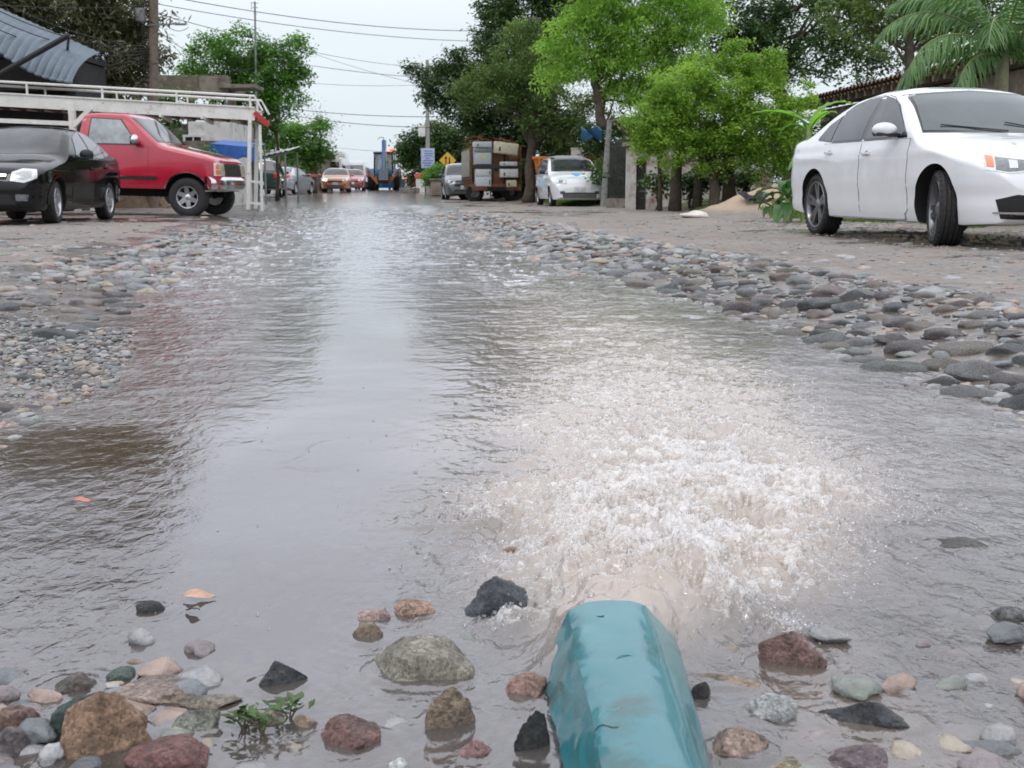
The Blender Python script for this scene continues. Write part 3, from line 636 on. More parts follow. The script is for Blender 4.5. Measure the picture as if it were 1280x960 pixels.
# ------------------------------------------------------------------ pipe
def build_pipe():
    m = pmat('turquoise_plastic', (.026, .165, .19), .24, var=.12, scale=6, bump=.06, bscale=16, coat=.35, dirt=(.03, .085, .085), dirtamt=.38)
    ml = pmat('turquoise_scuff', (.10, .26, .26), .5, var=.3, scale=30)
    r0 = .0755; n = 72; P = []; ys = np.concatenate([np.linspace(-.8, .9, 14), np.linspace(.93, 1.43, 60)])
    for y in ys:
        k = float(sst(.55, 1.43, y)); row = []
        cx = .131+.006*(1.43-y)
        for j in range(n+1):
            a = 2*math.pi*j/n; c, s_ = math.cos(a), math.sin(a); rr = r0
            # facets: flat panels meeting in a crease at the upper left
            for (fa, fd, kk) in ((R(160), .86, .75+.25*k), (R(93), .955, k**6), (R(40), .94, k**5), (R(215), .92, k)):
                q = math.cos(a-fa)*rr
                if q > r0*(fd*kk+(1-kk)): rr = r0*(fd*kk+(1-kk))/math.cos(a-fa)
            rr += .0026*k*(.3+max(0, .6-c))*(abs(mnoise.noise(Vector((c*2.2+y*6, y*19, s_*2.2))))-.3)
            rr += .0016*k*mnoise.noise(Vector((c*3, y*9, s_*3)))+.0022*math.exp(-((y-1.33+.05*c)/.016)**2)*max(0, -c)*-1
            x = cx+rr*c*(1+(.17 if c > 0 else .22)*float(sst(1.05, 1.43, y)))*(.96 if c > 0 else 1); z = -.098+rr*s_*(1-.03*k)
            ye = y+.014*s_*float(sst(1.2, 1.43, y))-.008*max(0, c)*float(sst(1.2, 1.43, y))
            ye += .0035*k*mnoise.noise(Vector((c*4, s_*4, 3)))
            row.append(Vector((x, ye, z)))
        P.append(row)
    inner = [[Vector((.13+(p.x-.13)*.93, p.y-.001, -.098+(p.z+.098)*.93)) for p in row] for row in P[-26:]][::-1]
    mb = MB(); mb.grid(P+inner, m); o = mb.build('pipe_shell', None, ang=25)
    root = empty('drain_pipe', (.13, 1.2, ZW), 0, 'turquoise plastic pipe lying in the water and gushing at its creased mouth', 'pipe')
    o.parent = root; o.matrix_parent_inverse = Matrix.Translation((-.13, -1.2, -ZW))
    # scuff ridges
    SCF = []
    ml2 = pmat('grime_mark', (.015, .05, .055), .6)
    for (x0, y0, l, w) in ((-.36, 1.40, .035, .0022), (-.42, 1.10, .03, .0022), (-.30, 1.29, .02, .0014), (.5, 1.33, .03, .0010)):
        pts = []
        for t in range(7):
            xx = .128+r0*(x0+.9*l/.08*(t/6-.5)); yy = y0+.006*math.sin(t)-.012*t/6; u = (xx-.130)/r0; pts.append((xx, yy, -.098+r0*.95*math.sqrt(max(0, 1-u*u))))
        SCF.append((pts, w, ml2))
    for (x0, y0, l, w) in ((-.45, 1.375, .04, .0016), (-.36, 1.12, .03, .002), (-.5, 1.30, .035, .0012), (.15, 1.25, .05, .0012), (.3, 1.05, .06, .001)):
        pts = []
        for t in range(7):
            xx = .128+r0*(x0+.9*l/.08*(t/6-.5)); yy = y0+.006*math.sin(t)+.01*t/6; u = (xx-.130)/r0; pts.append((xx, yy, -.098+r0*.955*math.sqrt(max(0, 1-u*u))))
        SCF.append((pts, w, ml))
    for pts, w, m_ in SCF: o = MB().tube(pts, [.0003]+[w*.6]*5+[.0003], m_, n=6).build('scuff_mark', None); o.parent = root; o.matrix_parent_inverse = Matrix.Translation((-.13, -1.2, -ZW))
build_pipe()
# ------------------------------------------------------------------ splash
def splash():
    g = np.random.default_rng(77); n = 60000
    Y = 1.42+g.random(n)**1.2*2.6; X = .35+(g.random(n)-.5)*2.0; T = turb(X, Y)
    edge = np.exp(-((T-.5)/.25)**2)
    keep = g.random(n) < (T*.34+.16*edge)*np.interp(Y, [1.4, 1.6, 2.6, 4], [.5, 1, .8, .25]); X, Y, T, edge = X[keep], Y[keep], T[keep], edge[keep]; n = len(X)
    Z = wheight(X, Y)
    hgt = g.exponential(.012, n)*(.5+1.0*T+.9*edge)
    r = np.clip(g.lognormal(math.log(.0014), .42, n), .0009, .006)*np.interp(Y, [1.5, 3.5], [1, 1.3])
    Z = Z+hgt*(T > .08)+.001
    # arcs thrown up round the rim
    ax, ay, az, ar = [], [], [], []
    for k in range(44):
        a = g.uniform(-.5, 3.6); cx, cy = .40+.30*math.cos(a), 2.12+.40*math.sin(a); dx, dy = math.cos(a), math.sin(a)*.6; v = g.uniform(.05, .16); m = g.integers(10, 26); hh = g.uniform(.02, .055)
        for i in range(m):
            t = i/m; ax.append(cx+dx*v*t+g.normal(0, .004)); ay.append(cy+dy*v*t+g.normal(0, .004)); az.append(ZW+.035+hh*4*t*(1-t)+g.normal(0, .003)); ar.append(g.uniform(.0008, .0028)*(1-.3*t))
    # heaps of bubbles beside the mouth
    for (px, py, sx, sy, hz, m) in ((905, 775, .09, .06, .045, 170), (640, 785, .05, .035, .035, 90), (860, 745, .05, .05, .05, 140), (700, 735, .02, .05, .04, 90), (985, 790, .05, .03, .03, 60), (760, 700, .08, .06, .04, 90), (1040, 610, .07, .05, .05, 130), (600, 650, .08, .06, .03, 90)):
        c = gp(px, py, ZW)
        for i in range(int(m*1.6)):
            q = g.normal(size=2); rr = math.exp(-(q[0]**2+q[1]**2)/2); ax.append(c.x+q[0]*sx*.6); ay.append(c.y+q[1]*sy*.6); az.append(ZW+.004+hz*rr*g.random()**.5); ar.append(g.uniform(.0007, .0028)*(2.0 if g.random() < .06 else 1))
    X = np.concatenate([X, ax]); Y = np.concatenate([Y, ay]); Z = np.concatenate([Z, az]); r = np.concatenate([r, ar]); n = len(X)
    v, f = ICO1; V = v[None]*r[:, None, None]*g.uniform(.8, 1.25, (n, 1, 3))+np.stack([X, Y, Z], -1)[:, None]
    F = f[None]+(np.arange(n)*len(v))[:, None, None]
    m = pmat('spray_water', (.98, .98, 1.0), .0, var=.01, trans=.93, ior=1.33, spec=.8)
    o = npmesh('water_spray', V.reshape(-1, 3), F.reshape(-1, 3), m); tag(o, 'white spray and bubbles thrown up where the pipe gushes', 'spray', kind='stuff')
splash()
# ------------------------------------------------------------------ vehicles
def paint(name, col, metal=0.0, rough=.35, coat=1.0): return pmat('paint_'+name, col, rough, metal=metal, var=.05, scale=3, coat=coat, bump=.015, bscale=3)
GLASS = pmat('car_glass', (.035, .042, .045), .03, var=.8, scale=2, spec=1.0, ior=1.75)  # mottled base colour stands in for a dark interior behind the glass
TINT = pmat('tinted_glass', (.035, .04, .045), .04, var=.8, scale=2, spec=.55, ior=1.5)  # mottling in the colour replaces the dim cabin, no interior is built
RUBBER = pmat('tyre_rubber', (.022, .022, .023), .75, var=.3, scale=30, bump=.5, bscale=70, dirt=(.09, .075, .06), dirtamt=.3)
BLACK = pmat('black_plastic', (.018, .018, .02), .55, var=.2, scale=20)
GLOSSB = pmat('gloss_black', (.012, .012, .014), .12, var=.1, spec=.6)
CHROME = pmat('chrome', (.62, .63, .65), .15, metal=1, var=.08)
ALLOY = pmat('alloy', (.52, .53, .55), .3, metal=.9, var=.08)
DALLOY = pmat('dark_alloy', (.22, .22, .23), .28, metal=.8, var=.1)
LENS = pmat('lamp_lens', (.62, .64, .66), .08, var=.15, scale=30, coat=1)
LENSD = pmat('lamp_bowl', (.16, .17, .18), .12, metal=.7, var=.4, scale=40, coat=1)
AMBER = pmat('amber_lens', (.75, .16, .03), .15, var=.1, coat=1)
REDL = pmat('red_lens', (.55, .02, .015), .15, var=.1, coat=1)
UNDER = pmat('wheel_well', (.01, .01, .011), .9, var=.1)
PLATE = pmat('plate_white', (.62, .64, .64), .4, var=.1, scale=20)
PLATED = pmat('plate_mark', (.06, .08, .10), .5)
GREYM = pmat('grey_metal', (.22, .23, .235), .5, metal=.3, var=.2)
DARKHOLE = pmat('dark_grille', (.008, .008, .009), .6)
def smooth_interp(pts, k=.05):
    xs = np.array([p[0] for p in pts]); ys = np.array([p[1] for p in pts])
    g = np.arange(xs[0]-4*k, xs[-1]+4*k, .01); v = np.interp(g, xs, ys); n = max(1, int(k/.01)); ker = np.hanning(2*n+3); ker /= ker.sum()
    vp = np.pad(v, n+1, mode='edge'); v = np.convolve(vp, ker, 'valid'); return lambda x: np.interp(x, g, v)
def car_body(sp):
    L = sp['L']; top = smooth_interp([(L/2-s, z) for s, z in sp['top']][::-1], sp.get('k', .06)); bot = smooth_interp([(L/2-s, z) for s, z in sp['bot']][::-1], .06)
    W = sp['W']/2; ef, er = sp.get('endf', .70), sp.get('endr', .78); rf, rr = sp.get('rf', .55), sp.get('rr', .4)
    def wplan(x):
        a = np.clip((x-(L/2-rf))/rf, 0, 1); b = np.clip((-(L/2-rr)-x)/rr, 0, 1)
        return W*(1-(1-ef)*(1-np.sqrt(1-np.clip(a, 0, .999)**2.6)))*(1-(1-er)*(1-np.sqrt(1-np.clip(b, 0, .999)**2.6)))*(1-.03*np.clip(np.abs(x)/(L/2), 0, 1)**2)
    belt, tum, tb = sp['belt'], sp.get('tum', .42), sp.get('tb', .5)
    zm = sp.get('zm', .62)
    def W0(x, z):
        w = wplan(x)
        lo = w*(1-.07*np.clip((zm-z)/.4, 0, 1.2)**2) if z < zm else w*(1-.035*((min(z, belt)-zm)/max(belt-zm, .1))**2)
        if sp.get('crease'): lo += .011*max(0, 1-abs(z-sp['crease'])/.06)*(1 if z < sp['crease'] else 1)-.012*math.exp(-((z-.43)/.07)**2)
        if z > belt: lo = lo-tum*(z-belt)*(.8+.5*(z-belt)/tb)
        return lo
    xs = np.concatenate([-L/2+rr*(1-np.cos(np.linspace(0, math.pi/2, 14))), np.linspace(-L/2+rr, L/2-rf, 70)[1:-1], L/2-rf*(1-np.sin(np.linspace(0, math.pi/2, 16)))]); xs = np.unique(np.round(xs, 4))
    rings = []
    a_, b_ = sp.get('pw', (3.4, 1.55))
    for x in xs:
        zt, zb = float(top(x)), float(bot(x)); r = min(sp.get('r', .11), (zt-zb)*.4); zc = zt-r
        zs = list(np.linspace(zb, min(belt, zc), 25)); zs += list(np.linspace(belt, zc, 9)[1:]) if zc > belt else [zc]*8
        half = [(0, zb), (W0(x, zb)*.6, zb), (W0(x, zb)*.93, zb)]+[(W0(x, z), z+(.0 if i else .012)) for i, z in enumerate(zs)]
        wc = W0(x, zc)
        for i in range(1, 12):
            ph = math.pi/2*i/11; half.append((wc*max(math.cos(ph), 0)**(2/a_), zc+r*math.sin(ph)**(2/b_)))
        half = [(max(y, 0), z) for y, z in half]; half[-1] = (0, zt)
        ring = [(x, y, z) for y, z in half]+[(x, -y, z) for y, z in half[-2:0:-1]]
        rings.append(ring)
    bm = bmesh.new(); n = len(rings[0]); V = [[bm.verts.new(p) for p in r] for r in rings]
    for i in range(len(V)-1):
        for j in range(n):
            q = [V[i][j], V[i][(j+1) % n], V[i+1][(j+1) % n], V[i+1][j]]
            try: bm.faces.new(q)
            except ValueError: pass
    bm.faces.new(V[0][::-1]); bm.faces.new(V[-1])
    bmesh.ops.remove_doubles(bm, verts=bm.verts, dist=1e-5); bmesh.ops.recalc_face_normals(bm, faces=bm.faces[:])
    return bm
class Car:
    def __init__(s, name, label, cat, sp, paint_m, loc, rz, group=None, pitch=0, roll=0):
        s.sp = sp; s.pm = paint_m; s.root = empty(name, loc, rz, label, cat, group)
        s.root.rotation_euler = (roll, pitch, rz)
        bm = car_body(sp); s.bvh = BVHTree.FromBMesh(bm); me = bpy.data.meshes.new('body'); bm.to_mesh(me); bm.free()
        me.materials.append(paint_m); me.materials.append(UNDER)
        tmp = bpy.data.objects.new('tmp_body', me); C.objects.link(tmp); cut = []
        for (x, r) in s.wheels():
            for sg in (1, -1):
                mb = MB(); mb.lathe([(0.001, sp['W']/2-.34), (r+sp.get('gap', .045), sp['W']/2-.34), (r+sp.get('gap', .045), sp['W']/2+.3), (.001, sp['W']/2+.3)], UNDER, 40, M=Matrix.Translation((x, 0, sp['R']+.01)) @ Matrix.Scale(sg, 4, (0, 1, 0)))
                c = mb.build('tmp_cut', smooth=False); bm2 = bmesh.new(); bm2.from_mesh(c.data); bmesh.ops.remove_doubles(bm2, verts=bm2.verts, dist=.002); bmesh.ops.recalc_face_normals(bm2, faces=bm2.faces[:]); bm2.to_mesh(c.data); bm2.free(); cut.append(c)
        for b in sp.get('boxcut', []):
            mb = MB(); mb.box(b[0], b[1], UNDER); cut.append(mb.build('tmp_cut', smooth=False))
        for c in cut:
            md = tmp.modifiers.new('b', 'BOOLEAN'); md.operation = 'DIFFERENCE'; md.object = c; md.solver = 'EXACT'
            try: md.material_mode = 'TRANSFER'
            except Exception: pass
        dg = bpy.context.evaluated_depsgraph_get(); dg.update(); me2 = bpy.data.meshes.new_from_object(tmp.evaluated_get(dg))
        for c in cut+[tmp]: bpy.data.objects.remove(c)
        me2.name = 'body'; shade(me2, 35); s.body = bpy.data.objects.new('body', me2); C.objects.link(s.body); s.body.parent = s.root
    def wheels(s): return [(s.sp['L']/2-s.sp['wf'], s.sp['R']), (s.sp['L']/2-s.sp['wr'], s.sp['R'])]
    def X(s, d): return s.sp['L']/2-d
    def cast(s, o, d):
        h = s.bvh.ray_cast(Vector(o), Vector(d).normalized()); return (h[0], h[1]) if h[0] is not None else (None, None)
    def patch(s, lo, up, frame, off, mat, nu=26, nv=10, mb=None):
        def rs(p, t):
            p = [Vector(q) for q in p]; d = [0]
            for a, b in zip(p, p[1:]): d.append(d[-1]+(b-a).length)
            q = t*d[-1]
            for i in range(len(p)-1):
                if q <= d[i+1]+1e-9: return p[i].lerp(p[i+1], (q-d[i])/max(d[i+1]-d[i], 1e-9))
            return p[-1]
        P = []
        for j in range(nv+1):
            row = []
            for i in range(nu+1):
                a, b = rs(lo, i/nu), rs(up, i/nu); q = a.lerp(b, j/nv); o, d = frame(q.x, q.y)
                h, n = s.cast(o, d)
                if h is None: row.append(None); continue
                if n.dot(Vector(d)) > 0: n = -n
                row.append(h+n*off)
            P.append(row)
        mb = mb or MB(); mb.grid(P, mat); return mb
    def side(s, sg):
        L = s.sp['L']; return lambda u, v: (Vector((L/2-u, sg*3, v)), Vector((0, -sg, 0)))
    def front(s, ang=0): return lambda u, v: (Vector((s.sp['L']/2+2, u, v)), Vector((-1, 0, ang)))
    def back(s, ang=0): return lambda u, v: (Vector((-s.sp['L']/2-2, u, v)), Vector((1, 0, ang)))
    def diag(s, sg, fr=1, k=.6):
        # projected obliquely on a corner, u = lateral position, v = height
        d = Vector((-fr*1, -sg*k, 0)); return lambda u, v: (Vector((fr*(s.sp['L']/2), sg*u, v))-d*2, d)
    def part(s, mb, name, parent=None, ang=180): return mb.build(name, parent or s.root, ang=ang)
    def window(s, lo, up, frame, name='side_window', mat=None, trim=.018, tm=None):
        def grow(p, q, k):
            c = sum((Vector(a) for a in p+q), Vector((0, 0)))/len(p+q); r = []
            for a in p:
                d = Vector(a)-c; r.append(tuple(Vector(a)+Vector((math.copysign(min(k, abs(d.x)), d.x), math.copysign(min(k, abs(d.y)), d.y)))))
            return r
        mb = MB(); s.patch(grow(lo, up, trim), grow(up, lo, trim), frame, .0025, tm or GLOSSB, mb=mb); s.patch(lo, up, frame, .0055, mat or GLASS, mb=mb)
        return s.part(mb, name)
    def door(s, lo, up, sg, handle=None, hm=None):
        f = s.side(sg); mb = MB(); k = .004
        def sh(p, k, dv): 
            c = sum(a[0] for a in p)/len(p); return [(a[0]+math.copysign(k, a[0]-c), a[1]+dv) for a in p]
        s.patch(sh(lo, k, -k), sh(up, k, k), f, .001, BLACK, mb=mb); s.patch(lo, up, f, .0035, s.pm, mb=mb)
        d = s.part(mb, 'door')
        if handle:
            h, n = s.cast((s.sp['L']/2-handle[0], sg*3, handle[1]), (0, -sg, 0)); hb = MB()
            hb.ell((h.x, h.y+sg*.004, h.z-.005), (.055, .004, .028), BLACK if hm is None else hm)
            hb.box((h.x, h.y+sg*.026, h.z), (.17, .014, .026), hm or s.pm, bev=.006)
            for dx in (-.075, .075): hb.box((h.x+dx, h.y+sg*.012, h.z), (.02, .03, .024), hm or s.pm, bev=.004)
            s.part(hb, 'handle', d, 40)
        return d
    def wheel(s, x, sg, style, steer=0, rim=None):
        r = s.sp['R']; w = s.sp.get('tw', .205)/2; rr = s.sp.get('rim', .225); M = Matrix.Translation((x, sg*(s.sp['W']/2-w-s.sp.get('inset', .035)), r)) @ Matrix.Rotation(steer, 4, 'Z') @ Matrix.Rotation(random.uniform(0, 6), 4, 'Y')
        prof = [(rr, -w*.8), (rr+.02, -w*.92), ((rr+r)/2, -w*1.0), (r-.03, -w*.93), (r-.008, -w*.80)]
        for k in (-.55, -.2, .2, .55): prof += [(r-.001, w*(k-.16)), (r, w*(k-.05)), (r-.009, w*(k-.03)), (r-.009, w*(k+.03)), (r, w*(k+.05))]
        prof += [(r-.001, w*.70), (r-.008, w*.80), (r-.03, w*.93), ((rr+r)/2, w*1.0), (rr+.02, w*.92), (rr, w*.8)]
        mb = MB(); mb.lathe(prof, RUBBER, 48)
        # tread blocks
        for k in range(36):
            a = 2*math.pi*k/36
            for q in (-.86, .86): mb.box((0, 0, 0), (.030, w*.26, .008), RUBBER, M=Matrix.Rotation(a, 4, 'Y') @ Matrix.Translation((0, w*q*.93, r-.011)) @ Matrix.Rotation(-q*.28, 4, 'X'))
        t = mb.build('wheel', s.root, ang=40); t.matrix_local = M
        rb = MB(); o = sg; rm = rim or ALLOY
        rb.lathe([(rr+.012, o*w*.84), (rr+.006, o*w*.93), (rr-.006, o*w*.90), (rr-.02, o*w*.6), (rr-.03, -o*w*.7), (.05, -o*w*.7)], rm, 40)
        rb.lathe([(rr*.86, -o*w*.25), (.05, -o*w*.25)], UNDER if style != 'steel' else rm, 30)
        if style in ('five', 'twin', 'six'):
            n = {'five': 5, 'twin': 5, 'six': 6}[style]
            for k in range(n):
                for da in ((-.17, .17) if style == 'twin' else (0,)):
                    a = 2*math.pi*k/n+da; sw = .026 if style == 'twin' else .062 if style == 'five' else .05
                    m = Matrix.Rotation(a, 4, 'Y')
                    sw2 = sw*.75
                    rb.add([(-sw, o*w*.62, .03), (sw, o*w*.62, .03), (sw2, o*w*.80, rr-.012), (-sw2, o*w*.80, rr-.012), (-sw, o*w*.3, .03), (sw, o*w*.3, .03), (sw2, o*w*.45, rr-.012), (-sw2, o*w*.45, rr-.012)],
                           [(0, 1, 2, 3), (4, 7, 6, 5), (0, 3, 7, 4), (1, 5, 6, 2)], rm, m)
            rb.lathe([(.001, o*w*.78), (.03, o*w*.76), (.062, o*w*.62), (.07, o*w*.3)], rm, 20)
        else:
            rb.lathe([(rr-.015, o*w*.62), (rr*.78, o*w*.36), (rr*.55, o*w*.55), (rr*.36, o*w*.55), (.05, o*w*.62), (.001, o*w*.66)], rm, 30)
            for k in range(8): rb.box((0, 0, 0), (.035, .006, .03), UNDER, M=Matrix.Rotation(2*math.pi*k/8, 4, 'Y') @ Matrix.Translation((0, o*w*.46, rr*.72)))
        q = rb.build('rim', t, ang=35)
        return t
    def mirror(s, d, z, sg, col=None, size=(.11, .10, .075)):
        h, n = s.cast((s.sp['L']/2-d, sg*3, z), (0, -sg, 0)); mb = MB(); c = (h.x+.0, h.y+sg*.15, h.z+.03)
        mb.ell(c, (size[0]*.62, size[1]*1.05, size[2]), col or s.pm, 18, 12); mb.box((c[0]-.045, c[1], c[2]-.005), (.03, size[1]*1.65, size[2]*1.4), BLACK, bev=.01)
        mb.box((c[0]-.0, c[1]-sg*.01, c[2]-size[2]*.72), (size[0]*.95, size[1]*1.7, .03), BLACK, bev=.01)
        mb.beam((h.x, h.y-sg*.01, h.z-.02), (c[0], c[1]-sg*.05, c[2]-.05), .05, .03, BLACK); s.part(mb, 'mirror', None, 40)
    def seam(s, pts, frame, w=.006, name=None, mat=None, mb=None, off=.002):
        mb = mb or MB(); pts = [Vector(p) for p in pts]; P = []
        fine = []
        for a, b in zip(pts, pts[1:]):
            m = max(2, int((b-a).length/.05)); fine += [a.lerp(b, i/m) for i in range(m)]
        fine.append(pts[-1])
        for i, p in enumerate(fine):
            d = (fine[min(i+1, len(fine)-1)]-fine[max(i-1, 0)]).normalized(); q = Vector((-d.y, d.x))*w/2; row = []
            for k in (-1, 0, 1):
                o, dd = frame(p.x+q.x*k, p.y+q.y*k); h, n = s.cast(o, dd)
                if h is None: row = [None]*3; break
                if n.dot(dd) > 0: n = -n
                row.append(h+n*off)
            P.append(row)
        mb.grid(P, mat or BLACK); return mb
    def plate(s, fr, z, w=.34, h=.15, marks=True, y=0):
        hh, n = s.cast((fr*(s.sp['L']/2+2), y, z), (-fr, 0, 0)); mb = MB(); x = hh.x+fr*.012
        mb.box((x, y, z), (.014, w, h), PLATE, bev=.004)
        if marks:
            g = random.Random(int(s.sp['L']*1000+z*100))
            for k in range(7):
                if k == 3: continue
                yy = y+(k-3)*w*.12; mb.box((x+fr*.009, yy, z-.01), (.003, w*.018, h*.42), PLATED); mb.box((x+fr*.009, yy+w*.03, z-.01+g.choice((-.2, 0, .2))*h), (.003, w*.05, h*.08), PLATED)
        return s.part(mb, 'licence_plate', None, 40)
def by_wheels(sp, pf, pr, sg, z=None):
    """root location and heading so the wheels on side sg stand on the two ground points"""
    pf, pr = Vector(pf), Vector(pr); a = math.atan2(pf.y-pr.y, pf.x-pr.x); L = sp['L']; mid = (pf+pr)/2; xm = L/2-(sp['wf']+sp['wr'])/2; tr = sp['W']/2-sp.get('tw', .205)/2-.035
    off = Vector((xm*math.cos(a)-sg*tr*math.sin(a), xm*math.sin(a)+sg*tr*math.cos(a)))
    x, y = mid.x-off.x, mid.y-off.y
    return (x, y, gz(mid.x, mid.y)-.006 if z is None else z), a

# ---------------- white sedan on the right
SED = dict(crease=.80, L=4.50, W=1.78, R=.322, wf=.90, wr=3.55, belt=.93, tum=.40, tb=.45, r=.12, tw=.225, rim=.235, zm=.60, endf=.66, rf=.75, endr=.74, rr=.5,
  top=[(0, .56), (.03, .66), (.12, .725), (.35, .80), (.8, .89), (1.1, .945), (1.26, .985), (1.42, 1.09), (1.75, 1.29), (1.98, 1.395), (2.25, 1.445), (2.65, 1.458), (3.05, 1.425), (3.4, 1.32), (3.75, 1.16), (3.95, 1.10), (4.30, 1.075), (4.42, 1.03), (4.46, .9), (4.50, .62)],
  bot=[(0, .30), (.1, .20), (.5, .18), (1.6, .19), (3.0, .19), (4.0, .22), (4.38, .27), (4.50, .36)])
def rearset(c, zl, col=REDL, w=(.48, .82), h=.16):
    for sg in (1, -1):
        mb = MB(); c.patch([(w[0], zl-h/2), (w[1], zl-h/2+.02)], [(w[0], zl+h/2), (w[1], zl+h/2)], c.diag(sg, -1, .35), .006, col, mb=mb); c.part(mb, 'taillight')
def white_sedan():
    pm = paint('white', (.70, .71, .73), rough=.3)
    loc, a = by_wheels(SED, pt(1186, 304, 10.45), pt(1029, 292, 13.15), -1)
    c = Car('parked_sedan', 'white sedan with dark five twin spoke wheels parked at the right edge facing the camera', 'car', SED, pm, loc, a)
    for sg in (1, -1):
        c.window([(1.50, .955), (1.9, .955), (2.36, .955)], [(1.50, .968), (1.70, 1.10), (1.93, 1.235), (2.15, 1.325), (2.36, 1.36)], c.side(sg), mat=TINT)
        c.window([(2.45, .955), (3.15, .965)], [(2.46, 1.362), (2.75, 1.355), (3.0, 1.30), (3.14, 1.24)], c.side(sg), mat=TINT)
        c.window([(3.20, .97), (3.55, 1.005)], [(3.19, 1.215), (3.40, 1.12), (3.56, 1.015)], c.side(sg), mat=TINT)
        mb = MB(); c.patch([(2.35, .955), (2.46, .955)], [(2.35, 1.365), (2.47, 1.367)], c.side(sg), .004, GLOSSB, mb=mb); c.part(mb, 'window_pillar')
        c.door([(1.40, .30), (1.48, .255), (2.39, .255)], [(1.40, .925), (2.0, .932), (2.39, .934)], sg, (2.24, .82))
        c.door([(2.41, .255), (3.08, .255), (3.14, .45), (3.34, .72)], [(2.41, .934), (2.8, .936), (3.1, .938), (3.36, .94)], sg, (3.16, .85))
        mb = MB(); c.seam([(1.45, .245), (3.12, .245)], c.side(sg), .05, mat=pm, mb=mb, off=.012); c.seam([(1.45, .218), (3.12, .218)], c.side(sg), .008, mb=mb, off=.006); c.part(mb, 'sill')
        # headlights: clear lens over dark bowl with an amber corner
        mb = MB(); k = .42
        f = c.diag(sg, 1, k)
        c.patch([(.40, .625), (.70, .60), (.89, .635)], [(.40, .705), (.70, .735), (.90, .765)], f, .004, LENS, mb=mb, nu=30)
        c.patch([(.43, .64), (.70, .615), (.80, .632)], [(.43, .69), (.70, .720), (.80, .735)], f, .008, LENSD, mb=mb, nu=30)
        c.patch([(.815, .65), (.872, .66)], [(.815, .738), (.878, .752)], f, .009, AMBER, mb=mb)
        for uu in (.52, .66): c.patch([(uu-.035, .64), (uu+.035, .637)], [(uu-.035, .70), (uu+.035, .705)], f, .011, CHROME, mb=mb, nu=6, nv=4)
        c.part(mb, 'headlight')
        mb = MB(); c.patch([(.50, .245), (.74, .25)], [(.42, .42), (.62, .44), (.79, .40)], f, .004, DARKHOLE, mb=mb, nu=20); c.part(mb, 'air_intake')
        mb = MB(); c.patch([(.40, .285), (.80, .290)], [(.40, .300), (.80, .305)], f, .010, CHROME, mb=mb, nu=20); c.part(mb, 'intake_trim')
        c.mirror(1.66, .985, sg, size=(.12, .115, .062))
    c.window([(-.76, .99), (.76, .99)], [(-.60, 1.335), (0, 1.375), (.60, 1.335)], lambda u, v: (Vector((4, u, v)), Vector((-1, 0, 0))), 'windshield', mat=pmat('screen_glass', (.05, .07, .075), .03, var=.3, scale=1.5, spec=.7, ior=1.58))  # screen colour mottled in place of the dark cabin behind it
    c.window([(-.62, 1.12), (.62, 1.12)], [(-.52, 1.35), (.52, 1.35)], lambda u, v: (Vector((-4, u, v)), Vector((1, 0, 0))), 'rear_window')
    mb = MB(); c.patch([(-.42, .60), (.42, .60)], [(-.42, .70), (.42, .70)], c.front(), .005, DARKHOLE, mb=mb)
    for z in (.615, .64, .665, .69): c.patch([(-.42, z), (.42, z)], [(-.42, z+.007), (.42, z+.007)], c.front(), .009, CHROME, mb=mb, nv=2)
    c.part(mb, 'grille')
    mb = MB(); c.patch([(-.40, .26), (.40, .26)], [(-.42, .42), (.42, .42)], c.front(), .004, DARKHOLE, mb=mb); c.part(mb, 'lower_grille')
    c.plate(1, .50); c.plate(-1, .72); rearset(c, .90)
    # wipers
    mb = MB()
    for y0, y1 in ((.62, .02), (-.02, -.60)):
        h1, _ = c.cast((2.25-1.22, y0, 3), (0, 0, -1)); h2, _ = c.cast((2.25-1.36, y1, 3), (0, 0, -1)); mb.tube([h1+Vector((0, 0, .015)), h2+Vector((.0, 0, .02))], .006, BLACK, 5)
    c.part(mb, 'wiper')
    c.root.scale = (1.0, 1.03, 1.045)
    for (x, r), st in zip(c.wheels(), (R(-17), 0)):
        for sg in (1, -1): c.wheel(x, sg, 'twin', st, DALLOY)
    return c
white_sedan()
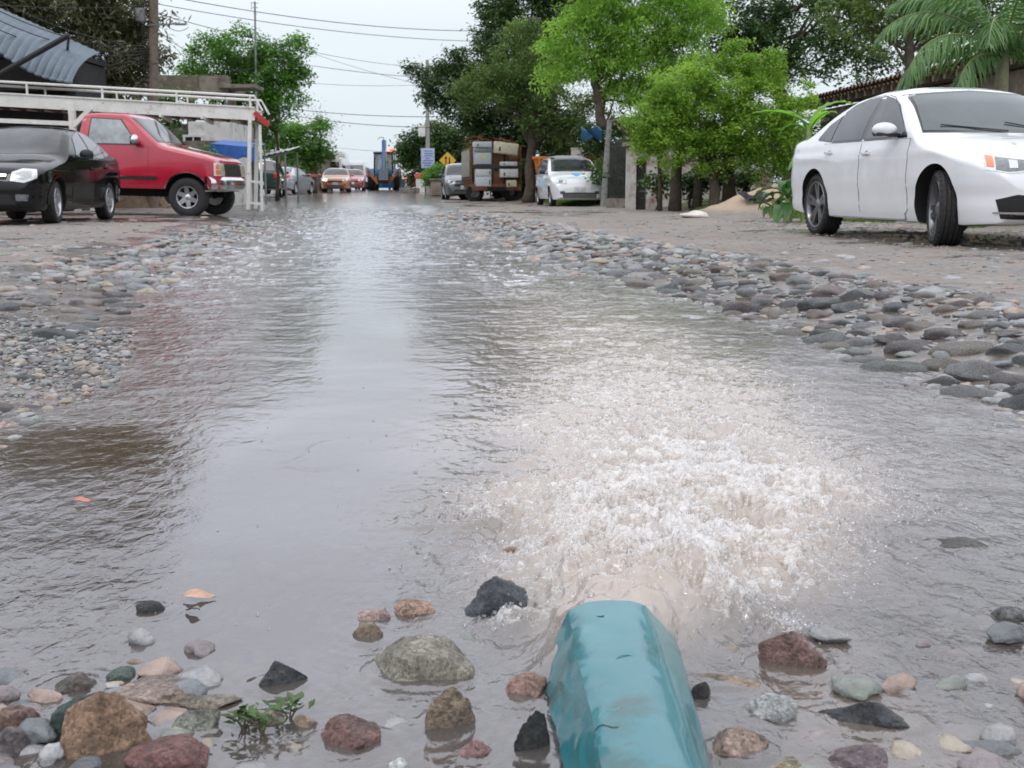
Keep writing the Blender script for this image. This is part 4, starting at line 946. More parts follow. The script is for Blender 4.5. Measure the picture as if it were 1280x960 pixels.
# ---------------- black sedan on the left
SB = dict(crease=.79, L=4.30, W=1.71, R=.305, wf=.82, wr=3.40, belt=.94, tum=.40, tb=.45, r=.12, tw=.20, rim=.20, zm=.60, endf=.70, rf=.65, endr=.76, rr=.5,
  top=[(0, .58), (.03, .68), (.12, .78), (.35, .85), (.8, .93), (1.15, .985), (1.3, 1.03), (1.75, 1.28), (1.98, 1.39), (2.3, 1.45), (2.7, 1.455), (3.05, 1.41), (3.45, 1.24), (3.72, 1.12), (4.1, 1.08), (4.22, 1.03), (4.26, .9), (4.30, .62)],
  bot=[(0, .28), (.1, .19), (.5, .18), (1.6, .19), (3.0, .19), (3.8, .22), (4.2, .27), (4.30, .36)])
def black_sedan():
    pm = paint('black', (.004, .004, .005), rough=.1, coat=.0)
    loc, a = by_wheels(SB, pt(67, 279, 16.9), pt(131, 274, 19.4), 1)
    c = Car('parked_compact', 'shiny black sedan at the left edge facing the camera with rounded headlights', 'car', SB, pm, loc, a)
    for sg in (1, -1):
        c.window([(1.75, .965), (2.50, .965)], [(1.77, .985), (2.05, 1.26), (2.47, 1.375)], c.side(sg), mat=GLASS)
        c.window([(2.58, .965), (3.25, .985)], [(2.56, 1.375), (2.85, 1.34), (3.22, 1.17)], c.side(sg), mat=GLASS)
        c.window([(3.29, .99), (3.50, 1.02)], [(3.27, 1.14), (3.40, 1.08), (3.52, 1.03)], c.side(sg), mat=GLASS)
        c.door([(1.45, .30), (1.53, .26), (2.52, .26)], [(1.45, .925), (1.8, .925), (2.52, .935)], sg, (2.38, .80))
        c.door([(2.55, .26), (3.00, .26), (3.05, .45), (3.34, .72)], [(2.55, .935), (2.8, .935), (3.1, .94), (3.36, .945)], sg, (3.18, .83))
        f = c.diag(sg, 1, .45); mb = MB()
        c.patch([(.46, .60), (.65, .575), (.84, .64)], [(.50, .72), (.66, .77), (.86, .76)], f, .006, LENS, mb=mb, nu=30)
        c.patch([(.53, .635), (.66, .615), (.76, .65)], [(.55, .70), (.66, .735), (.77, .73)], f, .010, pmat('lamp_glass', (.40, .42, .42), .1, var=.3, scale=50, coat=1), mb=mb, nu=20); c.part(mb, 'headlight')
        mb = MB(); c.patch([(.52, .33), (.68, .33)], [(.52, .42), (.70, .42)], f, .006, LENSD, mb=mb, nu=10); c.part(mb, 'fog_light')
        c.mirror(1.80, .98, sg, col=BLACK)
        # arch lip
        for (x, r) in c.wheels():
            mb = MB(); pts = []
            for k in range(25):
                t = math.pi*(k/24*1.06-.03); pts.append((c.sp['L']/2-(x+(r+.06)*math.cos(t)), r+.01+(r+.06)*math.sin(t)))
            c.seam(pts, c.side(sg), .035, mat=pm, mb=mb, off=.012); c.part(mb, 'arch_lip')
    c.window([(-.68, 1.02), (.68, 1.02)], [(-.56, 1.36), (0, 1.395), (.56, 1.36)], lambda u, v: (Vector((4, u, v)), Vector((-1, 0, 0))), 'windshield', mat=TINT)
    c.window([(-.60, 1.12), (.60, 1.12)], [(-.50, 1.33), (.50, 1.33)], lambda u, v: (Vector((-4, u, v)), Vector((1, 0, 0))), 'rear_window')
    mb = MB(); c.patch([(-.40, .62), (.40, .62)], [(-.42, .72), (.42, .72)], c.front(), .005, DARKHOLE, mb=mb); c.patch([(-.40, .66), (.40, .66)], [(-.40, .69), (.40, .69)], c.front(), .012, CHROME, mb=mb, nv=2); c.part(mb, 'grille')
    mb = MB(); c.patch([(-.55, .25), (.55, .25)], [(-.45, .42), (.45, .42)], c.front(), .004, DARKHOLE, mb=mb); c.part(mb, 'lower_grille')
    c.plate(1, .50); c.plate(-1, .72); rearset(c, .92)
    for (x, r) in c.wheels():
        for sg in (1, -1): c.wheel(x, sg, 'five', R(6) if x > 0 else 0, ALLOY)
black_sedan()
# ---------------- red pickup
PU = dict(L=4.90, W=1.95, R=.365, wf=.60, wr=3.74, belt=1.30, tum=.32, tb=.55, r=.09, tw=.245, rim=.20, zm=.80, endf=.86, rf=.30, endr=.95, rr=.15, k=.035, gap=.075, pw=(5.5, 1.8),
  top=[(0, .72), (.02, 1.02), (.10, 1.12), (.3, 1.18), (1.02, 1.33), (1.14, 1.37), (1.69, 1.85), (1.83, 1.915), (2.31, 1.93), (2.59, 1.91), (2.66, 1.83), (2.68, 1.26), (4.86, 1.26), (4.90, 1.1)],
  bot=[(0, .52), (.12, .50), (1.5, .50), (3.1, .50), (4.7, .52), (4.90, .55)], boxcut=[((-1.37, 0, 1.14), (2.1, 1.62, .6))])
def red_pickup():
    pm = paint('red', (.40, .010, .034), rough=.25)
    pf = pt(237, 270, 22.2); a = R(-3.5); sp = PU; xf = sp['L']/2-sp['wf']; tr = -(sp['W']/2-.16)
    x = pf.x-(xf*math.cos(a)-tr*math.sin(a)); y = pf.y-(xf*math.sin(a)+tr*math.cos(a))
    c = Car('pickup_truck', 'red pickup truck with chrome bumper standing sideways beneath the white steel deck', 'pickup', sp, pm, (x, y, .02), a, pitch=R(1.3))
    for sg in (1, -1):
        c.window([(1.54, 1.33), (2.47, 1.33)], [(1.54, 1.35), (1.90, 1.77), (2.45, 1.79)], c.side(sg), mat=pmat('cab_glass', (.16, .18, .19), .05, var=.5, scale=5, spec=1, ior=1.7), trim=.022)
        c.door([(1.32, .60), (2.54, .60)], [(1.32, 1.30), (2.54, 1.295)], sg, (2.40, 1.12), BLACK)
        mb = MB(); c.seam([(1.15, .70), (2.6, .70)], c.side(sg), .05, mb=mb, off=.012); c.seam([(1.15, .733), (2.6, .733)], c.side(sg), .012, mat=CHROME, mb=mb, off=.014); c.part(mb, 'side_moulding')
        mb = MB(); pts = []
        for k in range(25):
            t = math.pi*(k/24*1.1-.05); pts.append((sp['wf']-(sp['R']+.085)*math.cos(t), sp['R']+.01+(sp['R']+.085)*math.sin(t)))
        c.seam(pts, c.side(sg), .022, mat=CHROME, mb=mb, off=.012); c.part(mb, 'arch_trim')
        c.mirror(1.52, 1.37, sg, col=CHROME, size=(.12, .11, .10))
        f = c.diag(sg, 1, .5)
        for z in (.90, .80):
            mb = MB(); c.patch([(.50, z), (.80, z)], [(.50, z+.085), (.80, z+.085)], f, .012, pmat('headlamp_yellow', (.50, .46, .30), .15, coat=1), mb=mb, nu=10, nv=4)
            c.patch([(.81, z), (.925, z)], [(.81, z+.085), (.925, z+.085)], f, .012, AMBER, mb=mb, nu=8, nv=4); c.part(mb, 'headlight')
        mb = MB(); c.patch([(.46, .775), (.955, .775)], [(.46, 1.01), (.955, 1.01)], f, .006, LENS, mb=mb, nu=20, nv=4); c.part(mb, 'lamp_surround')
    w = lambda u, v: (Vector((6, u, v)), Vector((-1, 0, 0)))
    c.window([(-.80, 1.39), (.80, 1.39)], [(-.68, 1.81), (.68, 1.81)], w, 'windshield', mat=TINT)
    c.window([(-.66, 1.38), (.66, 1.38)], [(-.64, 1.72), (.64, 1.72)], lambda u, v: (Vector((-6, u, v)), Vector((1, 0, 0))), 'rear_window')
    mb = MB(); c.patch([(-.52, .78), (.52, .78)], [(-.52, 1.0), (.52, 1.0)], c.front(), .012, DARKHOLE, mb=mb)
    for z in (.82, .885, .95): c.patch([(-.52, z), (.52, z)], [(-.52, z+.014), (.52, z+.014)], c.front(), .02, BLACK, mb=mb, nv=2)
    c.part(mb, 'grille')
    mb = MB(); prof = [(.06, .50), (.10, .53), (.115, .60), (.10, .70), (.05, .755), (-.02, .76), (-.02, .48)]; P = []
    for i in range(25):
        yy = -1+2*i/24; e_ = 1-abs(yy)**5; P.append([Vector((2.45+p[0]-.22*(abs(yy)**3.5), yy*.985, p[1])) for p in prof])
    mb.grid(P, CHROME); c.part(mb, 'bumper', None, 30); c.plate(1, .62, y=0)
    mb = MB()
    for sg in (1, -1): mb.box((-.2, sg*.45, .44), (4.7, .1, .16), UNDER)
    mb.box((1.55, 0, .40), (.25, 1.2, .12), UNDER); mb.box((-1.5, 0, .38), (.14, 1.5, .14), UNDER); c.part(mb, 'chassis', None, 40)
    for (x_, r) in c.wheels():
        for sg in (1, -1): c.wheel(x_, sg, 'six', 0, ALLOY)
    rearset(c, .98, w=(.86, .965), h=.28)
red_pickup()
# ---------------- small vehicles, simpler trim
HB = dict(L=3.50, W=1.58, R=.27, wf=.70, wr=3.02, belt=.92, tum=.22, tb=.5, r=.13, tw=.165, rim=.17, zm=.6, endf=.70, rf=.55, endr=.85, rr=.35,
  top=[(0, .50), (.03, .66), (.14, .78), (.45, .90), (.80, .99), (.95, 1.04), (1.45, 1.36), (1.65, 1.44), (2.0, 1.50), (2.9, 1.49), (3.2, 1.44), (3.38, 1.2), (3.48, .85), (3.50, .6)],
  bot=[(0, .26), (.1, .19), (1, .2), (2.6, .2), (3.4, .26), (3.5, .34)])
MS = dict(SB, L=4.45, W=1.74); MS['top'] = [(s*4.45/4.3, z) for s, z in SB['top']]; MS['bot'] = [(s*4.45/4.3, z) for s, z in SB['bot']]; MS['wf'] = .86; MS['wr'] = 3.48
SUV = dict(L=4.55, W=1.80, R=.35, wf=.85, wr=3.45, belt=1.06, tum=.28, tb=.5, r=.12, tw=.225, rim=.20, zm=.75, endf=.78, rf=.5, endr=.90, rr=.25, gap=.06,
  top=[(0, .70), (.03, .88), (.15, .98), (.8, 1.06), (1.2, 1.12), (1.8, 1.58), (2.05, 1.66), (2.6, 1.70), (3.9, 1.67), (4.2, 1.62), (4.42, 1.2), (4.52, 1.0), (4.55, .7)],
  bot=[(0, .38), (.1, .32), (1.5, .32), (3.5, .34), (4.4, .40), (4.55, .45)])
def small_car(name, label, cat, sp, pm, x, y, a, style='steel', lit=False, taxi=False, blue=False, rearlamp=None, group=None, z=None, front_col=None):
    c = Car(name, label, cat, sp, pm, (x, y, gz(x, y) if z is None else z), a, group)
    L = sp['L']; tp = smooth_interp(sp['top'], .05); b = sp['belt']
    ss = np.linspace(0, L, 200); zz = tp(ss); roof = zz.max(); cowl = float(ss[np.argmax(zz > b+.06)]); rs_ = ss[zz > roof-.10]; r0, r1 = float(rs_[0]), float(rs_[-1]); tail = float(ss[::-1][np.argmax(zz[::-1] > b+.14)]); mid = (r0+r1)/2+.1
    for sg in (1, -1):
        c.window([(cowl+.28, b+.03), (mid-.04, b+.03)], [(cowl+.31, b+.07), (r0+.12, roof-.17), (mid-.04, roof-.14)], c.side(sg), trim=.015)
        c.window([(mid+.04, b+.03), (min(tail-.12, r1+.15), b+.05)], [(mid+.04, roof-.14), (r1-.15, roof-.17), (min(tail-.15, r1+.12), b+.14 if sp is not SUV and sp is not HB else roof-.25)], c.side(sg), trim=.015)
        c.door([(cowl+.1, .35), (mid, .30)], [(cowl+.1, b-.02), (mid, b-.02)], sg, (mid-.15, b-.13)); c.door([(mid+.02, .30), (sp['wr']-.42, .30), (sp['wr']-.25, .62)], [(mid+.02, b-.02), (sp['wr']-.2, b-.02)], sg, (sp['wr']-.25, b-.12))
        f = c.diag(sg, 1, .45); W = sp['W']/2; zl = float(tp(.2))-.10
        mb = MB(); lm = LENS if not lit else pmat('headlamp_lit', (1, .95, .85), .2, emit=(1, .93, .8), es=6)
        c.patch([(W*.50, zl-.07), (W*.93, zl-.04)], [(W*.53, zl+.05), (W*.97, zl+.09)], f, .005, GREYM, mb=mb, nu=14, nv=6); c.patch([(W*.52, zl-.06), (W*.92, zl-.03)], [(W*.55, zl+.04), (W*.96, zl+.08)], f, .008, LENS, mb=mb, nu=14, nv=6); c.patch([(W*.66, zl-.035), (W*.82, zl-.025)], [(W*.66, zl+.04), (W*.82, zl+.05)], f, .011, LENSD, mb=mb, nu=6, nv=4)
        if lit and sg == -1: c.patch([(W*.60, zl-.045), (W*.86, zl-.03)], [(W*.62, zl+.05), (W*.88, zl+.06)], f, .018, lm, mb=mb, nu=8, nv=6)
        c.part(mb, 'headlight')
        mb = MB(); c.patch([(W*.55, .36), (W*.72, .36)], [(W*.55, .44), (W*.72, .44)], f, .008, LENSD, mb=mb, nu=6, nv=4); c.part(mb, 'fog_light')
        c.mirror(cowl+.42, b+.04, sg, col=BLACK if blue else None, size=(.09, .08, .065))
    zt0 = b+.10
    c.window([(-sp['W']/2*.82, zt0), (sp['W']/2*.82, zt0)], [(-sp['W']/2*.70, roof-.09), (0, roof-.07), (sp['W']/2*.70, roof-.09)], lambda u, v: (Vector((6, u, v)), Vector((-1, 0, 0))), 'windshield', mat=TINT)
    zr0 = float(tp(min(tail, L-.3)))+.02 if sp not in (SUV, HB) else b+.10
    c.window([(-sp['W']/2*.74, zr0+.03), (sp['W']/2*.74, zr0+.03)], [(-sp['W']/2*.62, roof-.12), (sp['W']/2*.62, roof-.12)], lambda u, v: (Vector((-6, u, v)), Vector((1, 0, 0))), 'rear_window', mat=GLASS)
    zg = float(tp(.1))
    if not blue: mb = MB(); c.patch([(-.42, zg-.20), (.42, zg-.20)], [(-.42, zg-.10), (.42, zg-.10)], c.front(), .006, DARKHOLE, mb=mb); c.part(mb, 'grille')
    mb = MB(); c.patch([(-.48, sp['bot'][1][1]+.06), (.48, sp['bot'][1][1]+.06)], [(-.50, .40), (.50, .40)], c.front(), .005, DARKHOLE, mb=mb)
    for k in range(3):
        z0 = sp['bot'][1][1]+.08+k*.04; c.patch([(-.47, z0), (.47, z0)], [(-.47, z0+.012), (.47, z0+.012)], c.front(), .012, pmat('grey_plastic', (.25, .26, .26), .5), mb=mb, nv=2)
    c.part(mb, 'lower_grille')
    c.plate(1, .50); c.plate(-1, .62)
    rl = rearlamp or REDL
    rearset(c, float(tp(L-.25))-.16 if sp not in (SUV, HB) else b-.10, rl, w=(W*.68, W*.97), h=.20)
    for (xx, r) in c.wheels():
        for sg in (1, -1): c.wheel(xx, sg, style, 0, ALLOY if style != 'steel' else pmat('steel_wheel', (.30, .31, .32), .45, metal=.6))
    return c
def at(px, Y): p = pt(px, 236, Y); return p.x, Y
WHITE2 = paint('van_white', (.68, .70, .72), rough=.35)
x, y = at(711, 35.3); van = small_car('small_hatchback', 'small white hatchback with a light blue emblem on its bonnet parked beside the loaded truck', 'car', HB, WHITE2, x, y, R(-82.5), blue=True)
mb = MB(); bl = pmat('emblem_blue', (.10, .38, .70), .4); bl2 = pmat('emblem_pale', (.35, .55, .75), .4)
topf = lambda u, v: (Vector((1.75-v, u, 3)), Vector((0, 0, -1)))
van.patch([(-.10, .42), (-.02, .36), (.08, .42)], [(-.14, .60), (0, .68), (.12, .60)], topf, .006, bl, mb=mb, nu=10, nv=6)
for k in range(9): van.patch([(-.30+k*.07, .26), (-.30+k*.07+.045, .26)], [(-.30+k*.07, .33), (-.30+k*.07+.045, .33)], topf, .006, bl2, mb=mb, nu=2, nv=2)
van.part(mb, 'bonnet_emblem')
mb = MB(); van.patch([(1.25, .55), (2.2, .55)], [(1.25, .78), (2.2, .82)], van.side(-1), .006, bl2, mb=mb); van.part(mb, 'side_emblem')
mb = MB()
for sg in (1, -1): mb.tube([(.3, sg*.50, 1.50), (.3, sg*.50, 1.545), (-1.2, sg*.50, 1.545), (-1.2, sg*.50, 1.49)], .012, BLACK, 6)
van.part(mb, 'roof_rail')
GREEN = paint('dark_green', (.018, .040, .035), rough=.3); SILVER = paint('silver', (.42, .45, .48), metal=.6, rough=.35); ORANGE = paint('orange', (.45, .15, .05), rough=.4); REDC = paint('dull_red', (.30, .035, .03), rough=.4)
x, y = at(331, 55); small_car('parked_suv', 'dark green off road car seen from behind beside the market stall', 'car', SUV, GREEN, x, y, R(97), style='five')
x, y = at(361, 63.5); small_car('parked_saloon', 'silver sedan seen from behind just beyond the dark green off road car', 'car', MS, SILVER, x, y, R(82), style='five')
x, y = at(421, 72); small_car('oncoming_car', 'orange sedan with one headlight lit coming down the street', 'car', MS, ORANGE, x, y, R(-84), lit=True)
x, y = at(441, 80); small_car('oncoming_hatchback', 'dull red car half hidden behind the orange sedan', 'car', MS, REDC, x, y, R(-84))
x, y = at(458, 100); small_car('distant_car', 'small red car far off between the white bus and the backhoe', 'car', MS, REDC, x, y, R(-88))
x, y = at(500, 96); small_car('taxi', 'pale yellow and white car with glowing tail lamps right of the backhoe', 'car', HB, paint('pale_yellow', (.62, .56, .36)), x, y, R(88), rearlamp=pmat('tail_lit', (.8, .1, .03), .3, emit=(1, .15, .04), es=2.5))
x, y = at(517, 99); small_car('receding_car', 'dark red car beyond the planter wall on the right side of the street', 'car', MS, REDC, x, y, R(84))
x, y = at(577, 49); small_car('city_car', 'dark grey small car peeping out left of the truck loaded with appliances', 'car', HB, paint('grey_blue', (.06, .07, .08)), x, y, R(-83))
# ------------------------------------------------------------------ street furniture, buildings, machines
CONC = pmat('grimy_concrete', (.22, .19, .155), .85, var=.35, scale=1.2, bump=.5, bscale=12, dirt=(.07, .06, .05), dirtamt=.6)
WALLW = pmat('stained_white_wall', (.62, .62, .60), .8, var=.12, scale=1.5, bump=.3, bscale=15, dirt=(.24, .22, .19), dirtamt=.35)
STEELW = pmat('white_steel', (.66, .66, .62), .45, var=.12, scale=4, dirt=(.34, .27, .19), dirtamt=.15)
RUST = pmat('rusty_iron', (.16, .07, .035), .8, var=.4, scale=6, bump=.4)
SHADECOL = pmat('painted_shade', (.03, .03, .03), .9, var=.3)  # near-black colour stands in for shade in the shop and under roofs
WOODP = pmat('pole_wood', (.16, .125, .095), .85, var=.3, scale=9, bump=.4)
GREYM = pmat('grey_metal', (.22, .23, .235), .5, metal=.3, var=.2)
TILE = pmat('clay_tile', (.20, .12, .085), .8, var=.45, scale=6, bump=.4, dirt=(.08, .07, .06), dirtamt=.7)
TARPB = pmat('blue_tarp', (.03, .12, .42), .45, var=.25, scale=5, bump=.3, bscale=6)
def V3(px, py, Y): return pt(px, py, Y)
# --- white steel deck
def deck():
    A, B = pt(-60, 129, 25.0), pt(319, 150, 25.6); r = empty('steel_deck', (A.x, A.y, 0), 0, 'white steel deck frame with guard rail standing over the red pickup', 'deck')
    def mb_(): return MB()
    loc = Matrix.Translation((-A.x, -A.y, 0))
    def fin(mb, n, a=40): o = mb.build(n, r, ang=a); o.matrix_parent_inverse = Matrix.Identity(4); o.data.transform(loc); return o
    d = (B-A).normalized(); perp = Vector((-d.y, d.x, 0)).normalized(); wid = 1.3
    def on(px, yb, yt, Y): return pt(px, yb, Y)
    for off in (0, wid):
        mb = MB(); q = perp*off; mb.beam(A+q+Vector((0, 0, .12)), B+q+Vector((0, 0, .12)), .07, .26, STEELW); mb.beam(A+q+Vector((0, -.012, .26)), B+q+Vector((0, -.012, .26)), .10, .03, STEELW); fin(mb, 'beam')
    mb = MB()
    for i in range(18):
        p = A.lerp(B, i/17.0); mb.beam(p+perp*.04+Vector((0, 0, .02)), p+perp*(wid-.04)+Vector((0, 0, .02)), .06, .08, RUST)
    mb.add([A+perp*.05+Vector((0, 0, .10)), B+perp*.05+Vector((0, 0, .10)), B+perp*(wid-.05)+Vector((0, 0, .10)), A+perp*(wid-.05)+Vector((0, 0, .10))], [(0, 1, 2, 3)], pmat('deck_plate', (.20, .11, .085), .7, var=.3)); fin(mb, 'deck_floor')
    for off in (0, wid):
        mb = MB(); a2, b2 = A+perp*off+Vector((0, 0, .50)), B+perp*off+Vector((0, 0, .50)); mb.tube([a2, b2, b2+d*.16+Vector((0, 0, -.30))], .028, STEELW, 8); 
        for i in range(1, 5):
            p = a2.lerp(b2, i/4.06); mb.tube([p, p-Vector((0, 0, .26))], .025, STEELW, 8)
        fin(mb, 'guard_rail')
    for off in (0, wid):
        for px in (313,):
            q = perp*off; t = B+q-d*.10; mb = MB(); g0 = Vector((t.x-.12, t.y, .05)); mb.beam(t+Vector((0, 0, .1)), g0, .075, .075, STEELW); fin(mb, 'post')
            if off: continue
            t2 = B+q+d*.10; mb = MB(); g1 = Vector((t2.x-.02, t2.y, .02)); mb.beam(t2+Vector((0, 0, -.1)), g1, .05, .05, STEELW); mb.beam(g0.lerp(t, .32), g1.lerp(t2, .32), .05, .05, STEELW); mb.beam(g0.lerp(t, .08), g1.lerp(t2, .08), .05, .05, STEELW); fin(mb, 'ladder_post')
    mb = MB(); mb.beam(B+Vector((0, -.05, .16)), B+d*.30+Vector((0, -.05, -.10)), .06, .10, pmat('red_steel', (.42, .03, .025), .5)); fin(mb, 'red_bracket')
    for off in (0, wid):
        p = pt(91, 135, 25.05); p = Vector((p.x, p.y, 0))+perp*off; z = A.lerp(B, .4).z; mb = MB(); mb.beam((p.x, p.y-.06, z+.1), (p.x, p.y-.06, .02), .13, .10, STEELW); mb.beam((p.x+.02, p.y-.08, z-.35), (p.x+.42, p.y-.08, z+.03), .09, .09, STEELW); fin(mb, 'post')
    for k, px in enumerate((-52,)):
        for off in (0, wid):
            p = pt(px, 135, 25.02)+perp*off; mb = MB(); mb.beam((p.x, p.y-.06, A.z), (p.x, p.y-.06, .02), .13, .10, STEELW); fin(mb, 'post')
    mb = MB(); a = pt(-60, 148, 25.0); b = pt(90, 154.5, 25.05); mb.beam(a, b, .06, .09, STEELW); mb.beam(a+Vector((0, 0, -.35)), b+Vector((0, 0, -.35)), .05, .06, STEELW); fin(mb, 'side_rail')
    for px0, px1 in ((140, 158), (200, 214), (252, 266)):
        t0 = pt(px0, 139+(px0-90)*.045, 25.2); t1 = pt(px1, 146+(px1-90)*.045, 26.2); mb = MB(); mb.beam(t0, t1, .05, .07, STEELW); fin(mb, 'brace')
deck()
# --- awning and shop at the left edge
def shop():
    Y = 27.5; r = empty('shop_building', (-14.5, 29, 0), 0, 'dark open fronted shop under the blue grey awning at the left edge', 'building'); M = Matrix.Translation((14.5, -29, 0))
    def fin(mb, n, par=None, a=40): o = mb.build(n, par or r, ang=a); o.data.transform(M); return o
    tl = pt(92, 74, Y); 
    mb = MB(); x1 = tl.x; x0 = -21; zt = tl.z; mb.box(((x0+x1)/2, Y+2.0, zt/2), (x1-x0, .2, zt), SHADECOL); mb.box((x1-.1, Y+.95, zt/2), (.2, 1.9, zt), SHADECOL); mb.box((x0+.1, Y+.95, zt/2), (.2, 1.9, zt), SHADECOL)
    mb.box(((x0+x1)/2, Y+.1, zt-.35), (x1-x0, .25, .7), SHADECOL); fin(mb, 'wall')
    mb = MB(); mb.box(((x0+x1)/2, Y+1.0, zt+.09), (x1-x0+.1, 2.3, .12), SHADECOL); fin(mb, 'roof')
    for x in (x1-.15, x1-3.2, x1-6.3): mb = MB(); mb.box((x, Y+.05, zt/2-.4), (.28, .28, zt-.8), SHADECOL); fin(mb, 'pillar')
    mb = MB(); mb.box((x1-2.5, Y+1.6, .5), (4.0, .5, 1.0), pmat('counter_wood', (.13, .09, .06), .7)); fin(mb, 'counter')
    # awning
    cm = pmat('awning_canvas', (.135, .165, .20), .6, var=.15, scale=3, bump=.25, bscale=8); r2 = empty('awning', (-10.3, 26, 0), 0, 'blue grey ribbed canvas awning sagging over the shop at the left edge', 'awning'); M2 = Matrix.Translation((10.3, -26, 0))
    n = 290; P = []; x_l, x_r = pt(-170, 60, 25.5).x, pt(91, 60, 25.5).x
    for i in range(n+1):
        t = i/n; x = x_l+(x_r-x_l)*t; rib = abs(math.sin(t*math.pi*29)); row = []
        px = -170+261*t; top = pt(px, 27+(px-2)*.43, 27.2); sag = 9*math.sin(max(0, (px-5)/86)*math.pi) if px > 5 else 0
        bot = pt(px, 66+(px-8)*.44+sag*.9, 25.4)
        for j in range(13):
            u = j/12; p = top.lerp(bot, u); p = Vector((x, p.y-.22*math.sin(u*math.pi*.9)-.13*rib*(.6+.4*u), p.z+.07*math.sin(u*math.pi)-.015*rib)); row.append(p)
        P.append(row)
    mb = MB(); mb.grid(P, cm); mb.grid([[p+Vector((0, .02, -.012)) for p in rw] for rw in P], SHADECOL, flip=True); mb.tube([rw[-1]+Vector((0, .0, -.01)) for rw in P], .03, cm, 6)  # lining below the canvas coloured near-black as its shaded underside
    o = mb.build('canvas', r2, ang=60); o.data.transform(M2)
    mb = MB(); mb.tube([pt(-40, 115, 25.2), pt(86, 44, 25.0)], .06, BLACK, 8); mb.tube([pt(86, 44, 25.0), pt(84, 66, 26.9)], .03, BLACK, 6); o = mb.build('support_arm', r2); o.data.transform(M2)
shop()
# --- buildings behind on the left
def block(name, label, x0, x1, y0, y1, h, wm, roofm=None, wins=(), par=.0, parm=None, cat='building', z0=0, sill=True):
    r = empty(name, ((x0+x1)/2, (y0+y1)/2, z0), 0, label, cat); w, d = x1-x0, y1-y0
    mb = MB(); mb.box((0, 0, h/2-.3), (w, d, h+.6), wm); mb.build('wall', r, smooth=False)
    if par:
        mb = MB()
        for (c, s_) in (((0, -d/2-.05, h+par/2-.1), (w+.3, .18, par)), ((0, d/2+.05, h+par/2-.1), (w+.3, .18, par)), ((w/2+.05, 0, h+par/2-.1), (.18, d-.1, par)), ((-w/2-.05, 0, h+par/2-.1), (.18, d-.1, par))): mb.box(c, s_, parm or wm)
        mb.build('parapet', r, smooth=False)
    if roofm: mb = MB(); mb.box((0, 0, h+.08), (w+.5, d+.5, .14), roofm); mb.build('roof', r, smooth=False)
    for (wx, wz, ww, wh) in wins:
        mb = MB(); mb.box((wx, -d/2-.012, wz), (ww, .03, wh), GLASS); f = mb.build('window', r, smooth=False)
        mb = MB()
        for c, s_ in (((wx, -d/2-.03, wz+wh/2+.04), (ww+.16, .07, .07)), ((wx, -d/2-.05, wz-wh/2-.04), (ww+.2, .12, .07)), ((wx-ww/2-.04, -d/2-.03, wz), (.07, .07, wh)), ((wx+ww/2+.04, -d/2-.03, wz), (.07, .07, wh)), ((wx, -d/2-.035, wz), (.04, .04, wh))): mb.box(c, s_, wm if sill else GREYM)
        mb.build('frame', f, smooth=False)
    return r
a, b = pt(158, 150, 42), pt(297, 150, 42)
h1 = pt(200, 118, 42).z; h2 = pt(200, 94, 42).z
rb = block('concrete_building', 'weathered concrete building with a deep mossy parapet behind the white steel deck', a.x, b.x, 42.3, 44.6, h1-1.0, CONC, None, [(-1.2, 1.2, 1.0, 1.1), (1.0, 1.2, 1.0, 1.1)])
mb = MB(); w = b.x-a.x; mb.box((-.15, -1.25, (h1+h2)/2), (w-.3, .5, h2-h1), pmat('mossy_parapet', (.13, .11, .08), .9, var=.4, scale=2, bump=.5, dirt=(.30, .27, .23), dirtamt=.4)); mb.box((-.15, .1, (h1+h2)/2-.1), (w-.3, 2.0, h2-h1-.4), CONC); mb.build('parapet', rb, smooth=False)
mb = MB(); mb.box((w/2-.75, -1.57, (h1+h2)/2), (1.0, .12, h2-h1-.1), CONC); mb.box((w/2+.1, -1.2, h1+.25), (1.3, 1.6, .12), CONC); mb.build('balcony', rb, smooth=False)
for xx in (-1.6, .3, w/2-.2): mb = MB(); mb.box((xx, -1.35, h1/2), (.25, .25, h1), CONC); mb.build('column', rb, smooth=False)
a, b = pt(232, 180, 38), pt(283, 180, 38)
rb = block('white_house', 'small white walled house with a rounded grey balcony above the blue tarp', a.x, b.x, 38.4, 41.5, pt(0, 152, 38.5).z, WALLW, None, [(-.5, 1.9, .5, .5)])
mb = MB(); mb.lathe([(.01, 1.62), (.95, 1.62), (1.05, 1.72), (1.05, 2.0), (.98, 2.0), (.01, 1.95)], CONC, 28, axis='z', M=Matrix.Translation((0, -1.5, 0))); mb.build('balcony', rb)
